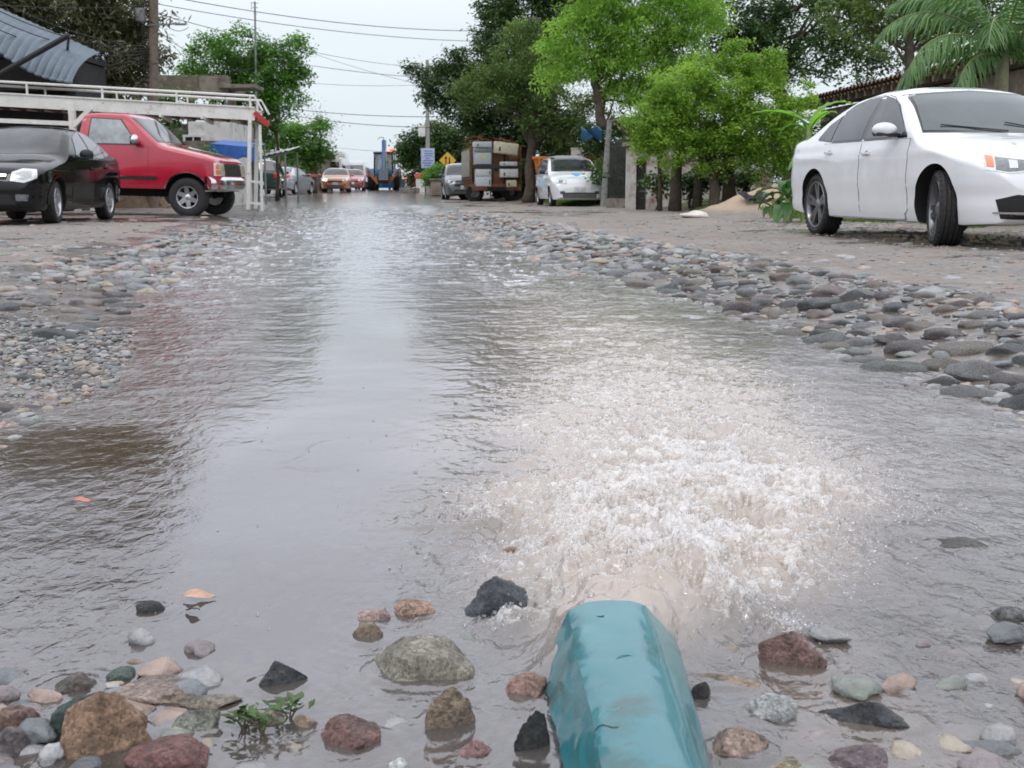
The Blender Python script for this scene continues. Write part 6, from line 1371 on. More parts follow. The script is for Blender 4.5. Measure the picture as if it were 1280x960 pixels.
# --- dark rod fence, garden wall with arch, tiled roof house
def rod_fence():
    a, b = pt(762, 245, 31.5), pt(812, 245, 29.5); r = empty('iron_fence', (a.x, a.y, 0), 0, 'dark upright iron rod fence in the shade right of the leaning post', 'fence'); mb = MB(); d = b-a
    im = pmat('black_iron', (.02, .02, .02), .6)
    mb = MB()
    for k in range(26): p = d*(k/25); mb.tube([(p.x, p.y, 0), (p.x, p.y, 1.75)], .014, im, 6)
    mb.build('rods', r)
    for z in (.25, 1.6): mb = MB(); mb.beam((0, 0, z), (d.x, d.y, z), .04, .04, im); mb.build('rail', r)
    mb = MB(); mb.box((d.x/2, d.y/2, .1), (d.length, .22, .3), CONC, rz=math.atan2(d.y, d.x)); mb.build('plinth', r)
    a, b = pt(690, 240, 47), pt(800, 240, 47); o = block('dark_backdrop', 'added dark backdrop wall under the trees behind the skip', a.x, b.x, 47, 47.15, 2.2, pmat('backdrop_dark', (.035, .03, .025), .85, var=.4), cat='fence')  # backdrop wall added to block the bright sky below the crowns
rod_fence()
def garden_wall():
    Y = 28.5; a, b = pt(783, 240, Y), pt(965, 240, Y); r = empty('garden_wall', (a.x, Y, .1), 0, 'peeling white garden wall with an arched doorway behind the bushy tree', 'wall'); w = b.x-a.x; h = pt(0, 184, Y).z-.1; s = w/182
    ax0, ax1 = (795-783)*s, (808-783)*s; ah = 1.05; n = 16; arc = [(ax0+(ax1-ax0)*.5+(ax1-ax0)*.5*math.cos(math.pi*(1-i/n)), ah+(ax1-ax0)*.5*math.sin(math.pi*i/n)) for i in range(n+1)]
    mb = MB(); poly = [(0, -.2), (0, h), (w, h), (w, -.2), (ax1, -.2)]+arc[::-1]+[(ax0, -.2)]
    pw = pmat('peeling_white', (.50, .49, .46), .85, var=.25, scale=1.5, bump=.4, bscale=10, dirt=(.24, .13, .09), dirtamt=.6); mb = MB(); mb.box((ax0/2, .125, h/2-.1), (ax0, .25, h+.2), pw); mb.box(((ax1+w)/2, .125, h/2-.1), (w-ax1, .25, h+.2), pw)
    for p, q in zip(arc, arc[1:]): mb.prism([p, q, (q[0], h), (p[0], h)], 0, .25, pw)
    mb.build('wall', r, smooth=False)
    mb = MB()
    for k in (2.2, 3.3): mb.box((k, -.06, h/2), (.26, .10, h+.2), pw, bev=.01)
    mb.build('pilaster', r); mb = MB(); mb.box((w/2, .1, h+.06), (w+.2, .42, .10), CONC, bev=.02); mb.build('coping', r)
    mb = MB(); mb.box(((ax0+ax1)/2, .16, ah/2+.1), (ax1-ax0-.02, .06, ah+.5), SHADECOL); mb.build('door', r)
    a, b = pt(1003, 128, 31), pt(1330, 60, 18.2); rr = empty('tiled_house', (a.x, a.y, 0), math.atan2(b.y-a.y, b.x-a.x), 'low house with old clay tile eaves behind the banana plant and the white sedan', 'house'); w = (b-a).xy.length; z1 = 2.72
    mb = MB(); mb.box((w/2, 2.7, z1/2-.1), (w, 4.4, z1-.2), pmat('house_wall', (.26, .22, .18), .9, var=.3, scale=1, dirt=(.10, .08, .06), dirtamt=.6)); mb.build('wall', rr, smooth=False)
    mb = MB(); P = []; n = 340
    for i in range(n+1):
        x = -.3+(w+.6)*i/n; P.append([Vector((x, -.1+j*.3, z1+.02+j*.022+.075*abs(math.sin(i*math.pi/6))*(1-.4*(j % 2)))) for j in range(18)])
    mb.grid(P, TILE); mb.grid([[p+Vector((0, 0, -.11)) for p in q] for q in P], TILE, flip=True); mb.build('roof', rr, ang=60)
    for k in range(26): mb = MB(); mb.beam((k*w/25, -.05, z1-.13), (k*w/25, .6, z1-.10), .08, .13, WOODP); mb.build('rafter', rr)
garden_wall()
p = pt(1262, 100, 22); heap('thatch_heap', 'mound of dry brown palm thatch behind the palm at the right edge', 'heap', (p.x+.6, 22.5, .1), (2.6, 1.6, 3.0), 420, STRAW, 9, pmat('thatch', (.23, .155, .095), .9, var=.5))
# --- dark cloth and pale bag
mb = MB(); P = [[Vector((i*.05, j*.05, .06*math.sin(i*.8)*math.cos(j*.9)+.03)) for j in range(9)] for i in range(12)]; mb.grid(P, pmat('dark_cloth', (.02, .022, .03), .8)); o = mb.build('dark_cloth', None, ang=180); o.location = (4.25, 21.2, gz(4.5, 21.4)-.02); o.rotation_euler = (R(18), 0, .3); tag(o, 'crumpled dark cloth thrown on the sand heap', 'cloth')
co = rock_co(ICO3[0], 9, .35, .3)*np.array([.26, .16, .085]); o = npmesh('plastic_bag', co, ICO3[1], pmat('dirty_bag', (.60, .55, .50), .5, var=.2)); q = gp(868, 273, .0); o.location = (q.x, q.y, gz(q.x, q.y)+.04); tag(o, 'pale crumpled bag lying on the verge in front of the bushy tree', 'bag')
# ------------------------------------------------------------------ vegetation
def leafmat(name, dark, light, tr=.35, rough=.45):
    m = bpy.data.materials.new(name); m.use_nodes = True; nt = m.node_tree; nt.nodes.clear(); L = nt.links.new; o = N(nt, 'ShaderNodeOutputMaterial')
    a = N(nt, 'ShaderNodeAttribute', attribute_name='v'); mx = N(nt, 'ShaderNodeMix', data_type='RGBA'); L(a.outputs['Fac'], mx.inputs[0]); mx.inputs[6].default_value = (*dark, 1); mx.inputs[7].default_value = (*light, 1)
    p = N(nt, 'ShaderNodeBsdfPrincipled'); L(mx.outputs[2], p.inputs['Base Color']); p.inputs['Roughness'].default_value = rough; p.inputs['Specular IOR Level'].default_value = .35
    t = N(nt, 'ShaderNodeBsdfTranslucent'); br = N(nt, 'ShaderNodeVectorMath', operation='MULTIPLY'); L(mx.outputs[2], br.inputs[0]); br.inputs[1].default_value = (1.5, 1.6, .9); L(br.outputs[0], t.inputs[0])
    ms = N(nt, 'ShaderNodeMixShader'); ms.inputs[0].default_value = tr; L(p.outputs[0], ms.inputs[1]); L(t.outputs[0], ms.inputs[2]); L(ms.outputs[0], o.inputs[0]); MATS[name] = m; return m
BARK = pmat('bark', (.075, .06, .045), .9, var=.4, scale=6, bump=.8, bscale=14)
BARKG = pmat('grey_bark', (.16, .14, .12), .9, var=.4, scale=6, bump=.8, bscale=14)
def leaves(C0, n_per, spread, ll, lw, droop, seed, mode='round', vc=None, vj=.25):
    """leaf faces around clump centres; C0 (k,3)"""
    g = np.random.default_rng(seed); k = len(C0); n = k*n_per; idx = np.repeat(np.arange(k), n_per)
    off = g.normal(size=(n, 3))*spread; off[:, 2] *= .7
    P = C0[idx]+off
    d = g.normal(size=(n, 3)); d[:, 2] = d[:, 2]*.5-droop; d /= np.linalg.norm(d, axis=1)[:, None]
    nn = g.normal(size=(n, 3))*.55; nn[:, 2] += 1; nn /= np.linalg.norm(nn, axis=1)[:, None]
    s = np.cross(d, nn); s /= np.linalg.norm(s, axis=1)[:, None]+1e-9; up = np.cross(s, d)
    L = ll*g.uniform(.6, 1.35, (n, 1)); Wd = lw*g.uniform(.7, 1.3, (n, 1))
    v0 = P; v1 = P+d*L*.5+s*Wd*.5; v2 = P+d*L-up*L*.1; v3 = P+d*L*.5-s*Wd*.5
    V = np.stack([v0, v1, v2, v3], 1).reshape(-1, 3); F = np.arange(n*4).reshape(n, 4)
    base = (g.random(k) if vc is None else vc)[idx]; v = np.clip(base*.75+g.normal(.12, vj, n)*.6, 0, 1)
    return V, F, np.repeat(v, 4)
def clumps(blobs, dens, seed, shell=.55, light=None):
    g = np.random.default_rng(seed); out = []; vc = []
    for (c, r) in blobs:
        r = np.array(r); n = max(3, int(dens*(r[0]*r[2]+r[0]*r[1]+r[1]*r[2])))
        d = g.normal(size=(n, 3)); d /= np.linalg.norm(d, axis=1)[:, None]; q = shell+(1-shell)*g.random(n)**.6; q = q*(1+.22*g.normal(size=n)*.6)
        p = np.array(c)+d*q[:, None]*r; out.append(p); vc.append(np.clip(.5+.30*fbm(p[:, 0]*1.3, p[:, 1]*1.3, p[:, 2]*1.3, o=2, s=seed)*2+.12*g.normal(size=n), 0, 1))
    return np.concatenate(out), np.concatenate(vc)
def pb(px, py, rpx, Y, ry=None, rz=None, jy=0):
    s = F_PX/(Y*cp); p = pt(px, py, Y+jy); r = rpx/s; return ((p.x, p.y, p.z), (r, (ry or r*.9), (rz/s if rz else r*.85)))
DM, NM, LMUL = 1.9, 1.7, 1.25
def tree(name, label, base, trunk, blobs, mat, seed, dens=9, n_per=26, spread=.16, ll=.09, lw=.045, droop=.1, cat='tree', bark=BARK, r0=.16, shell=.55, limbs=10, group=None, trunkpts=None, ntw=0, crown='crown'):
    rt = empty(name, (base[0], base[1], base[2]), 0, label, cat, group); b0 = np.array([base[0], base[1], base[2]])
    Cc, vc = clumps(blobs, dens*DM, seed, shell); V, F, v = leaves(Cc, int(n_per*NM), spread, ll*LMUL, lw*LMUL, droop, seed, vc=vc)
    npmesh(crown, V-b0, F, mat, rt, smooth=False, attrs={'v': v})
    mb = MB(); g = random.Random(seed); T = [Vector(p) for p in (trunkpts or [])]
    if not T: T = [Vector(base)+Vector((0, 0, -.2)), Vector(trunk)]
    fine = []
    for i in range(len(T)-1):
        for k in range(6): q = T[i].lerp(T[i+1], k/6); fine.append(q+Vector((g.gauss(0, .02), g.gauss(0, .02), 0))*(1+r0*4))
    fine.append(T[-1]); m = len(fine); mb.tube([p-Vector(base) for p in fine], [r0*(1-.45*i/(m-1))*(1.35 if i == 0 else 1) for i in range(m)], bark, 10)
    top = T[-1]
    for k in range(limbs):
        t = Vector(Cc[g.randrange(len(Cc))]); s_ = fine[g.randrange(m//2, m)]; mid = s_.lerp(t, .5)+Vector((g.gauss(0, .15), g.gauss(0, .15), .12*(t-s_).length)); pts = []
        for i in range(9):
            u = i/8; pts.append((s_*(1-u)**2+mid*2*u*(1-u)+t*u*u)-Vector(base)+Vector((g.gauss(0, .02), g.gauss(0, .02), g.gauss(0, .02))))
        rr = r0*g.uniform(.14, .27); mb.tube(pts, [rr*(1-.85*i/8) for i in range(9)], bark, 6)
        for _ in range(3):
            i = g.randrange(3, 8); q = pts[i]; t2 = Vector(Cc[g.randrange(len(Cc))])-Vector(base); dd = t2-q
            if dd.length > 1.2: dd = dd.normalized()*g.uniform(.5, 1.2)
            mb.tube([q, q+dd*.5+Vector((0, 0, .04)), q+dd], [rr*.25, rr*.15, .004], bark, 5)
    mb.build('trunk', rt, ang=180); return rt
def gb(px, Y, z=None): p = pt(px, 236, Y); return (p.x, Y, gz(p.x, Y) if z is None else z)
LM_MANGO = leafmat('shaggy_leaf', (.05, .06, .03), (.26, .25, .15), .3)
LM_GREEN = leafmat('mid_green_leaf', (.045, .11, .022), (.16, .34, .06), .35)
LM_DARK = leafmat('dark_leaf', (.024, .046, .018), (.10, .18, .055), .3)
LM_OLIVE = leafmat('olive_leaf', (.05, .085, .03), (.20, .30, .09), .35)
LM_LIME = leafmat('lime_leaf', (.13, .25, .045), (.40, .62, .13), .45)
LM_BRIGHT = leafmat('bright_leaf', (.10, .21, .025), (.38, .55, .11), .42)
LM_BACK = leafmat('back_leaf', (.035, .07, .03), (.13, .23, .08), .3)
LM_PALM = leafmat('palm_leaf', (.04, .10, .035), (.16, .29, .10), .3, .35)
# left side
Y = 31.5
tree('mango_tree', 'large shaggy olive brown tree filling the upper left corner behind the awning', gb(100, Y), (gb(100, Y)[0], Y, 3.2),
     [pb(10, 70, 80, Y), pb(75, 30, 85, Y), pb(130, 60, 62, Y), pb(150, 10, 50, Y), pb(60, -50, 95, Y), pb(-40, -10, 100, Y), pb(130, 110, 42, Y), pb(170, 70, 30, Y), pb(95, 100, 50, Y), pb(130, -80, 70, Y), pb(-120, 20, 100, Y)], LM_MANGO, 3, dens=11, n_per=30, spread=.17, ll=.15, lw=.042, droop=.45, r0=.28)
Y = 47
tree('acacia_tree', 'round green tree with a thin dark trunk beside the steel mast', gb(338, Y), (gb(352, Y)[0], Y, 3.2),
     [pb(262, 78, 36, Y), pb(300, 62, 34, Y), pb(318, 100, 40, Y), pb(345, 82, 34, Y), pb(348, 122, 30, Y), pb(366, 62, 18, Y), pb(372, 96, 16, Y), pb(285, 110, 30, Y), pb(240, 100, 22, Y), pb(326, 148, 28, Y), pb(372, 50, 8, Y), pb(384, 62, 6, Y), pb(238, 60, 10, Y), pb(310, 170, 24, Y), pb(290, 150, 22, Y)], LM_GREEN, 4, dens=13, n_per=28, spread=.16, ll=.12, lw=.055, droop=.2, r0=.07,
     trunkpts=[Vector(gb(346, Y)), pt(347, 190, Y), pt(345, 150, Y), pt(338, 110, Y)], limbs=16)
Y = 68
tree('street_tree', 'darker green tree beyond the market stall on the left', gb(395, Y), None, [pb(385, 180, 24, Y), pb(360, 165, 20, Y), pb(402, 190, 15, Y), pb(400, 160, 12, Y), pb(345, 185, 20, Y), pb(378, 205, 18, Y)], LM_GREEN, 5, dens=11, n_per=24, spread=.2, ll=.16, lw=.08, r0=.14, trunkpts=[Vector(gb(394, Y)), pt(393, 200, Y)], limbs=10)
Y = 80
tree('sparse_tree', 'thin almost leafless tree against the sky left of the white bus', gb(402, Y), None, [pb(395, 140, 12, Y), pb(408, 160, 16, Y), pb(400, 185, 14, Y), pb(388, 125, 8, Y), pb(415, 175, 8, Y)], leafmat('pale_twig_leaf', (.09, .12, .07), (.2, .25, .14), .3), 6, dens=3, n_per=7, spread=.3, ll=.14, lw=.06, r0=.09, bark=BARKG, trunkpts=[Vector(gb(402, Y)), pt(402, 190, Y), pt(399, 150, Y)], limbs=18)
# low planting behind the deck
for (px, py, r, Y, lb, mt, sd) in ((195, 180, 40, 39, 'dark leafy shrub seen between the deck and the red pickup bonnet', LM_DARK, 21), (235, 200, 28, 35, 'broad leaved green shrub behind the red pickup windscreen', LM_GREEN, 22), (150, 190, 50, 41, 'dark undergrowth behind the red pickup cab', LM_DARK, 23), (60, 170, 60, 40, 'dark undergrowth behind the brushwood heap at the left', LM_DARK, 24), (300, 215, 30, 66, 'dark shrub behind the market stall', LM_DARK, 25), (210, 128, 25, 41.2, 'small bright shrub growing against the mossy parapet', LM_OLIVE, 26)):
    tree('shrub', lb, gb(px, Y), (gb(px, Y)[0], Y, .8), [pb(px-r*.5, py+r*.2, r*.7, Y), pb(px+r*.4, py, r*.7, Y), pb(px, py+r*.5, r*.8, Y)], mt, sd, dens=9, n_per=22, spread=.14, ll=.14, lw=.07, cat='shrub', r0=.04, limbs=8, crown='foliage')
# right side, far to near
Y = 80
tree('ficus_tree', 'round dark tree above the yellow diamond sign', gb(540, Y), None, [pb(525, 188, 28, Y), pb(552, 178, 32, Y), pb(510, 200, 16, Y), pb(575, 190, 34, Y), pb(540, 212, 30, Y), pb(600, 200, 40, Y)], LM_DARK, 7, dens=8, n_per=26, spread=.22, ll=.2, lw=.1, r0=.2, trunkpts=[Vector(gb(545, Y)), pt(545, 200, Y)])
Y = 61.5
mb_ = pt(550, 212, Y)
tree('clipped_bush', 'clipped green bush growing out of the stone planter', (mb_.x, Y, .75), (mb_.x, Y, 1.0), [pb(541, 221, 11, Y, ry=2), pb(555, 217, 14, Y, ry=2.5), pb(566, 221, 11, Y, ry=2)], LM_GREEN, 8, dens=26, n_per=24, spread=.1, ll=.10, lw=.06, cat='bush', r0=.05, limbs=8, crown='foliage')
Y = 47.5
tree('tall_dark_tree', 'tall dark green tree with a long branch reaching over the street behind the loaded truck', gb(640, Y), None,
     [pb(572, 98, 36, Y), pb(548, 112, 26, Y), pb(528, 90, 12, Y), pb(512, 82, 6, Y), pb(600, 78, 34, Y), pb(640, 60, 50, Y), pb(655, 15, 48, Y), pb(622, 20, 22, Y), pb(660, 100, 52, Y), pb(610, 125, 42, Y), pb(585, 140, 26, Y), pb(550, 135, 12, Y), pb(645, 150, 42, Y), pb(690, 60, 45, Y), pb(675, 165, 40, Y), pb(600, 165, 26, Y), pb(660, -40, 55, Y), pb(720, -20, 60, Y), pb(598, 40, 8, Y), pb(604, 10, 10, Y)], LM_DARK, 9, dens=10, n_per=30, spread=.17, ll=.15, lw=.055, droop=.3, r0=.26, shell=.45,
     trunkpts=[Vector(gb(652, Y)), pt(655, 200, Y), pt(650, 140, Y), pt(655, 80, Y)], limbs=18)
Y = 41
tree('olive_tree', 'dull olive tree hanging between the loaded truck and the lime green tree', gb(665, Y), None, [pb(640, 80, 36, Y), pb(675, 95, 34, Y), pb(700, 130, 34, Y), pb(672, 150, 26, Y), pb(735, 150, 30, Y), pb(715, 165, 26, Y), pb(590, 112, 28, Y), pb(620, 110, 30, Y), pb(655, 40, 25, Y), pb(755, 125, 25, Y)], LM_OLIVE, 10, dens=12, n_per=26, spread=.15, ll=.12, lw=.04, droop=.35, r0=.2, shell=.5, trunkpts=[Vector(gb(662, Y)), pt(664, 190, Y), pt(668, 130, Y)], limbs=24)
Y = 36.5
tree('lime_green_tree', 'lime green feathery tree with a dark bent trunk above the white hatchback', gb(785, Y), None,
     [pb(725, 28, 34, Y), pb(765, 20, 38, Y), pb(805, 40, 38, Y), pb(735, 72, 32, Y), pb(775, 78, 32, Y), pb(840, 30, 36, Y), pb(700, 60, 22, Y), pb(690, 95, 20, Y), pb(800, 90, 34, Y), pb(820, 120, 28, Y), pb(770, 120, 16, Y), pb(820, 82, 26, Y), pb(850, 62, 26, Y), pb(760, -30, 50, Y), pb(830, -30, 50, Y), pb(716, 88, 18, Y), pb(795, 115, 18, Y), pb(880, 10, 40, Y), pb(860, 95, 30, Y), pb(835, 135, 26, Y), pb(780, 50, 34, Y)], LM_LIME, 11, dens=14, n_per=30, spread=.15, ll=.13, lw=.035, droop=.55, r0=.2, shell=.55,
     trunkpts=[Vector(gb(800, Y)), pt(796, 190, Y), pt(780, 152, Y), pt(752, 158, Y), pt(748, 130, Y), pt(742, 100, Y), pt(745, 70, Y)], limbs=16)
Y = 40
tree('shade_tree', 'big dark crowned tree with sky showing through above the clay tile eaves', gb(1000, Y), None,
     [pb(905, 25, 42, Y), pb(950, 40, 42, Y), pb(1000, 30, 44, Y), pb(1050, 20, 42, Y), pb(1010, 75, 36, Y), pb(960, 90, 32, Y), pb(1050, 75, 30, Y), pb(1085, 60, 30, Y), pb(1100, 15, 34, Y), pb(900, 80, 32, Y), pb(950, -20, 46, Y), pb(1050, -30, 46, Y), pb(1150, 20, 40, Y), pb(1080, 105, 20, Y), pb(870, -10, 40, Y), pb(1125, 70, 30, Y), pb(925, 60, 40, Y)], LM_BACK, 12, dens=7.5, n_per=26, spread=.16, ll=.13, lw=.06, droop=.15, r0=.3, shell=.6, trunkpts=[Vector(gb(990, Y)), pt(985, 150, Y), pt(965, 90, Y), pt(930, 50, Y)], limbs=24)
Y = 30
tree('roadside_tree', 'tree with a straight dark trunk rising behind the palm fronds at the upper right', gb(1135, Y), None, [pb(1120, -30, 60, Y), pb(1200, -20, 60, Y), pb(1270, -10, 55, Y), pb(1160, 20, 26, Y), pb(1080, -15, 40, Y), pb(1310, 40, 60, Y), pb(1060, 20, 34, Y), pb(1100, 50, 26, Y), pb(1180, 50, 30, Y)], LM_OLIVE, 13, dens=9, n_per=26, spread=.14, ll=.11, lw=.05, droop=.2, r0=.17, trunkpts=[Vector(gb(1136, Y)), pt(1136, 100, Y), pt(1134, 0, Y)], limbs=24)
# dark bushes and trunks under the crowns
for (px, py, r, Y, lb, mt, sd) in ((668, 210, 26, 46, 'dark undergrowth between the loaded truck and the white hatchback', LM_DARK, 31), (720, 190, 30, 45, 'dark undergrowth behind the orange skip', LM_DARK, 32), (790, 195, 36, 35, 'dark undergrowth behind the iron rod fence', LM_DARK, 33), (620, 205, 36, 52, 'dark undergrowth behind the loaded truck', LM_DARK, 34), (1010, 170, 40, 29.5, 'dark shrub between the garden wall and the tiled house', LM_DARK, 36), (930, 185, 60, 34, 'dark hedge seen over the garden wall', LM_DARK, 37), (840, 180, 60, 34, 'dark leafy mass behind the left half of the garden wall', LM_DARK, 38), (1100, 160, 50, 30, 'dark shrub against the wall of the tiled house', LM_BACK, 39)):
    tree('shrub', lb, gb(px, Y), (gb(px, Y)[0], Y, .8), [pb(px-r*.5, py+r*.2, r*.7, Y), pb(px+r*.4, py, r*.7, Y), pb(px, py+r*.5, r*.8, Y)], mt, sd, dens=9, n_per=24, spread=.14, ll=.14, lw=.07, cat='shrub', r0=.05, limbs=8, crown='foliage')
Y = 25.5
tree('bright_bush_tree', 'bright yellow green bushy tree with several dark stems before the garden wall', gb(880, Y), None,
     [pb(858, 120, 44, Y), pb(905, 105, 46, Y), pb(950, 130, 42, Y), pb(830, 150, 38, Y), pb(985, 150, 30, Y), pb(880, 155, 48, Y), pb(930, 165, 46, Y), pb(845, 180, 38, Y), pb(985, 185, 30, Y), pb(808, 172, 26, Y), pb(900, 195, 36, Y), pb(955, 200, 30, Y), pb(920, 75, 24, Y), pb(955, 88, 26, Y), pb(1003, 130, 16, Y), pb(1010, 112, 9, Y), pb(868, 85, 16, Y), pb(794, 150, 14, Y), pb(826, 120, 16, Y), pb(800, 190, 16, Y), pb(965, 70, 12, Y)], LM_BRIGHT, 14, dens=34, n_per=30, spread=.085, ll=.062, lw=.034, droop=-.1, r0=.13, shell=.6, trunkpts=[Vector(gb(895, Y)), pt(893, 215, Y), pt(890, 170, Y)], limbs=16)
for (px, r, lean, lb) in ((826, .045, -4, 'thin dark stem at the left end of the bright bushy tree'), (844, .13, 3, 'thick dark trunk left of the middle under the bright bushy tree'), (871, .10, 8, 'dark ivy clad trunk under the middle of the bright bushy tree'), (912, .14, -4, 'thick dark trunk at the right under the bright bushy tree')):
    b = Vector(gb(px, 26.2)); mb = MB(); pts = [Vector((0, 0, -.1)), Vector((lean*.004, 0, .5)), Vector((lean*.012, .05, 1.1)), Vector((lean*.03, 0, 1.9))]; mb.tube(pts, [r*1.3, r, r*.9, r*.6], BARK, 10)
    mb.tube([pts[2], pts[2]+Vector((.25, .1, .7))], [r*.5, r*.3], BARK, 7); o = mb.build('tree_trunk', None, ang=180); o.location = b; tag(o, lb, 'trunk')
for (px, py, r, Y, lb, mt, sd) in ((862, 225, 14, 26.6, 'low dark ivy bush between the two thick trunks under the bright bushy tree', LM_DARK, 51), (890, 215, 22, 26.8, 'dark leafy shrub against the middle of the garden wall', LM_DARK, 52), (822, 225, 12, 27.5, 'low dark bush at the foot of the garden wall near the arch', LM_DARK, 53), (935, 225, 12, 27, 'small bush by the right end of the garden wall', LM_BACK, 54), (700, 165, 32, 43, 'dark foliage hanging over the orange skip', LM_DARK, 55), (748, 172, 26, 39.5, 'dark leafy growth behind the leaning post', LM_DARK, 56), (775, 205, 34, 33.5, 'dark bush right behind the iron rod fence', LM_DARK, 57), (800, 150, 30, 38, 'dark foliage under the lime green crown', LM_DARK, 58)):
    tree('shrub', lb, gb(px, Y), (gb(px, Y)[0], Y, .8), [pb(px-r*.5, py+r*.2, r*.7, Y), pb(px+r*.4, py, r*.7, Y), pb(px, py+r*.5, r*.8, Y)], mt, sd, dens=11, n_per=26, spread=.13, ll=.11, lw=.06, cat='shrub', r0=.04, limbs=8, crown='foliage')
# --- palm
def frond(mb, o, az, el, L, g, hang=.9, w=.42, mat=None, V=None, F=None, vv=None):
    pts = []; p = Vector(o); e_ = el; n = 22; st = L/n
    for i in range(n+1):
        pts.append(p.copy()); d = Vector((math.cos(az)*math.cos(e_), math.sin(az)*math.cos(e_), math.sin(e_))); p = p+d*st; e_ -= (1.9*hang/n)*(.35+1.3*i/n)
    mb.tube(pts, [.022*(1-.85*i/n)+.002 for i in range(n+1)], pmat('palm_rib', (.16, .20, .07), .5), 5)
    side = Vector((-math.sin(az), math.cos(az), 0))
    for i in range(3, n*4):
        u = i/(n*4); k = int(u*n); q = pts[k].lerp(pts[min(k+1, n)], u*n-k); t = (pts[min(k+1, n)]-pts[k]).normalized(); ln = w*(math.sin(math.pi*min(1, u*.95+.05))**.6)*g.uniform(.85, 1.1)
        for s in (1, -1):
            if g.random() < .12: continue
            d = (side*s*.75+t*.65+Vector((g.uniform(-.15, .15), g.uniform(-.15, .15), -.42-.45*u+g.uniform(-.28, .22)))).normalized(); nn = d.cross(t).normalized(); wv = d.cross(nn).normalized()*.014
            m1 = q+d*ln*.5; m2 = q+d*ln*.93+Vector((g.uniform(-.05, .05), g.uniform(-.05, .05), -g.uniform(.2, .5)*ln)); b = len(V); V += [q-wv*.5, q+wv*.5, m1+wv, m1-wv, m2]; F += [(b, b+1, b+2, b+3), (b+3, b+2, b+4, b+4)]; c_ = min(1, max(0, g.gauss(.5, .25))); vv += [c_]*5
def palm():
    Y = 17.6; b = pt(1243, 236, Y); r = empty('palm', (b.x, Y, gz(b.x, Y)), 0, 'green palm with arching drooping fronds behind the roof of the white sedan', 'palm'); zt = pt(0, 66, Y).z-gz(b.x, Y); mb = MB(); mb.tube([(0, 0, -.1), (.01, 0, zt*.5), (0, 0, zt*.85), (0, 0, zt)], [.14, .11, .095, .07], pmat('palm_trunk', (.20, .20, .12), .7, var=.3, scale=8, bump=.5, bscale=20), 14)
    mb.build('trunk', r, ang=180); g = random.Random(12); spec = [(R(178), R(48), 2.3, 1.15), (R(200), R(30), 2.2, 1.25), (R(165), R(20), 2.0, 1.2), (R(150), R(62), 2.2, 1.0), (R(120), R(70), 1.9, .8), (R(240), R(45), 1.8, 1.2), (R(300), R(50), 1.8, 1.2), (R(340), R(40), 2.0, 1.2), (R(10), R(55), 2.1, 1.1), (R(30), R(30), 2.0, 1.2), (R(60), R(65), 1.9, .9), (R(190), R(70), 1.9, .9), (R(270), R(75), 1.6, .8), (R(215), R(8), 1.5, 1.1), (R(350), R(72), 2, .8)]
    for az, el, L, h in spec:
        V, F, vv = [], [], []; mb = MB(); frond(mb, (0, 0, zt-.05), az, el, L, g, h, .46, V=V, F=F, vv=vv); base = len(mb.v)
        me = bpy.data.meshes.new('frond'); allv = [tuple(v) for v in mb.v]+[tuple(v) for v in V]; allf = mb.f+[tuple(dict.fromkeys(i+base for i in f)) for f in F]; me.from_pydata(allv, [], allf); me.materials.append(mb.mats[0]); me.materials.append(LM_PALM); me.polygons.foreach_set('material_index', [0]*len(mb.f)+[1]*len(F)); at_ = me.attributes.new('v', 'FLOAT', 'POINT'); at_.data.foreach_set('value', [0.5]*base+vv); o = bpy.data.objects.new('frond', me); C.objects.link(o); o.parent = r
palm()
# --- banana plants and broad leaves
LM_BAN = leafmat('banana_leaf', (.10, .26, .04), (.24, .46, .08), .5, .35)
def broadleaf(o, az, el, L, w, hang, par, name='leaf', mat=None, g=random):
    pts = []; p = Vector(o); e_ = el; n = 16
    for i in range(n+1): pts.append(p.copy()); p = p+Vector((math.cos(az)*math.cos(e_), math.sin(az)*math.cos(e_), math.sin(e_)))*L/n; e_ -= hang/n
    side = Vector((-math.sin(az), math.cos(az), 0)); P = []
    for i in range(n+1):
        u = i/n; ww = 0 if u < .15 else w*math.sin(math.pi*((u-.15)/.85)**.7)**.75; P.append([pts[i]+side*ww*k*.5+Vector((0, 0, abs(k)*ww*.14-(0.05*ww if abs(k) == 1 else 0)+(.015*math.sin(i*2.3) if abs(k) == 1 else 0))) for k in (-1, -.5, 0, .5, 1)])
    mb = MB(); mb.grid(P, mat); mb.tube(pts, [.016*(1-.8*i/n) for i in range(n+1)], mat, 5); ob = mb.build(name, par, ang=180); at_ = ob.data.attributes.new('v', 'FLOAT', 'POINT'); at_.data.foreach_set('value', [.3+.5*((i*37) % 11)/11 if False else g.choice((.35, .5, .7))]*len(ob.data.vertices)); return ob
def banana(px, Y, specs, stem, label, mat=LM_BAN, name='banana_plant', cat='banana plant', seed=1):
    b = Vector(gb(px, Y)); r = empty(name, b, 0, label, cat); mb = MB(); mb.tube([(0, 0, -.1), (.03, 0, stem*.5), (.0, 0, stem)], [.08, .065, .04], pmat('banana_stem', (.20, .26, .08), .5, var=.3), 10); mb.build('stem', r); g = random.Random(seed)
    for (az, el, L, w, h, zf) in specs: broadleaf((0, 0, stem*zf), R(az), R(el), L, w, h, r, 'leaf', mat, g)
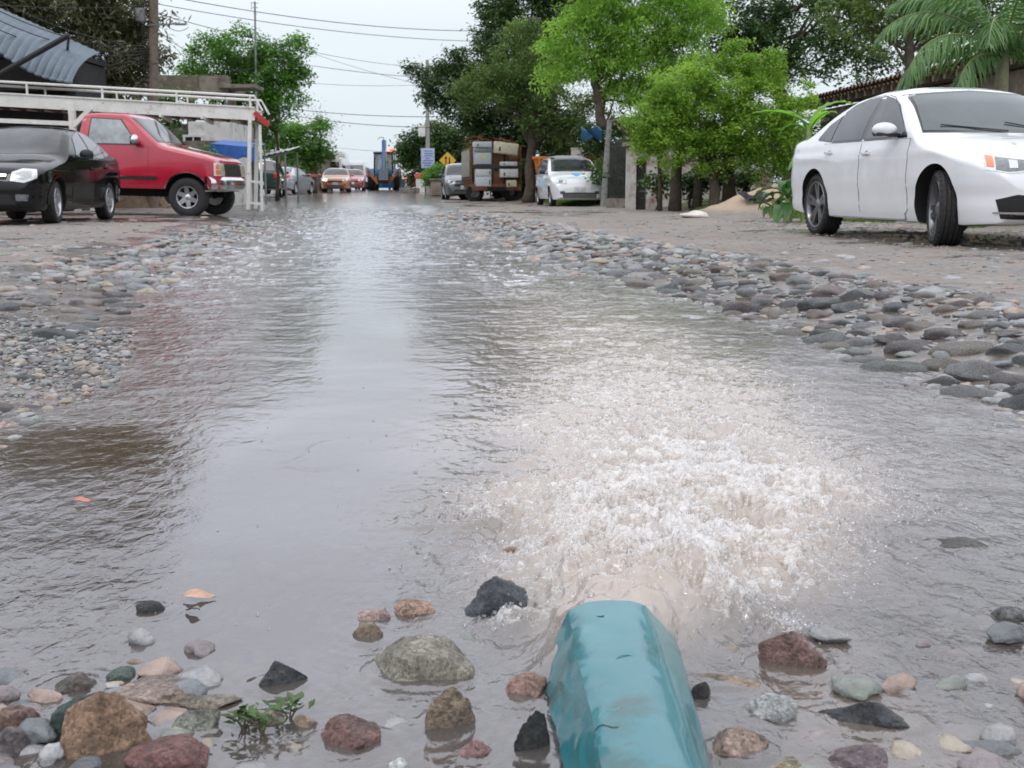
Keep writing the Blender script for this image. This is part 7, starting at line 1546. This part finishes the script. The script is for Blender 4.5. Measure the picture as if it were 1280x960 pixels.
banana(1008, 17.5, [(178, 35, .95, .22, .95, 1), (168, 64, .60, .26, 2.6, .9), (200, -30, .45, .22, .5, .75), (150, 75, .8, .2, 1.8, .9), (230, -45, .5, .2, .3, .6), (20, 60, .9, .22, 1.4, 1), (300, 70, .7, .2, 1.6, .9)], 1.42, 'banana plant with one long bright leaf reaching left above the white sedan boot', seed=2)
LM_BR2 = leafmat('broad_dark_leaf', (.03, .09, .03), (.09, .20, .06), .3, .3)
g = random.Random(3)
for (px, Y, nn, sc, lb, sd) in ((985, 17.8, 15, 1.0, 'dense dark green broad leaved plant behind the rear bumper of the white sedan', 5), (968, 20, 8, .7, 'smaller broad leaved plant on the left of the banana plant', 6)):
    banana(px, Y, [(g.uniform(0, 360), g.uniform(15, 75), g.uniform(.5, .85)*sc, .20*sc, g.uniform(1.0, 2.2), g.uniform(.3, 1)) for _ in range(nn)], .45*sc, lb, LM_BR2, 'broad_leaved_plant', 'plant', sd)
# --- grass
def grass(n, seed):
    g = np.random.default_rng(seed); V = []; xs = []; ys = []; hs = []
    for i in range(n):
        y = 15+g.random()**1.1*25; ex = float(np.interp(y, EY, EX)); x = ex+.15+abs(g.normal(0, 1.3))
        if math.exp(-(((x-4.65)/1.1)**2+((y-22)/1.0)**2)) > .45: continue
        if fbm(np.array([x*.8]), np.array([y*.6]), o=2, s=7)[0] < -.08: continue
        xs.append(x); ys.append(y); hs.append(g.uniform(.03, .12))
    xs, ys, hs = map(np.array, (xs, ys, hs)); n = len(xs); zs = gheight(xs, ys, False); a = g.random(n)*6.28; w = .008+.006*g.random(n); lx, ly = g.normal(0, .35, n)*hs, g.normal(0, .35, n)*hs
    v0 = np.stack([xs-np.cos(a)*w, ys-np.sin(a)*w, zs-.01], -1); v1 = np.stack([xs+np.cos(a)*w, ys+np.sin(a)*w, zs-.01], -1); v2 = np.stack([xs+lx, ys+ly, zs+hs], -1)
    o = npmesh('grass', np.stack([v0, v1, v2], 1).reshape(-1, 3), np.arange(n*3).reshape(n, 3), leafmat('grass_blade', (.07, .13, .03), (.17, .27, .06), .3), smooth=False, attrs={'v': np.repeat(g.random(n), 3)}); tag(o, 'short green grass along the right verge', 'grass', kind='stuff')
grass(52000, 4)
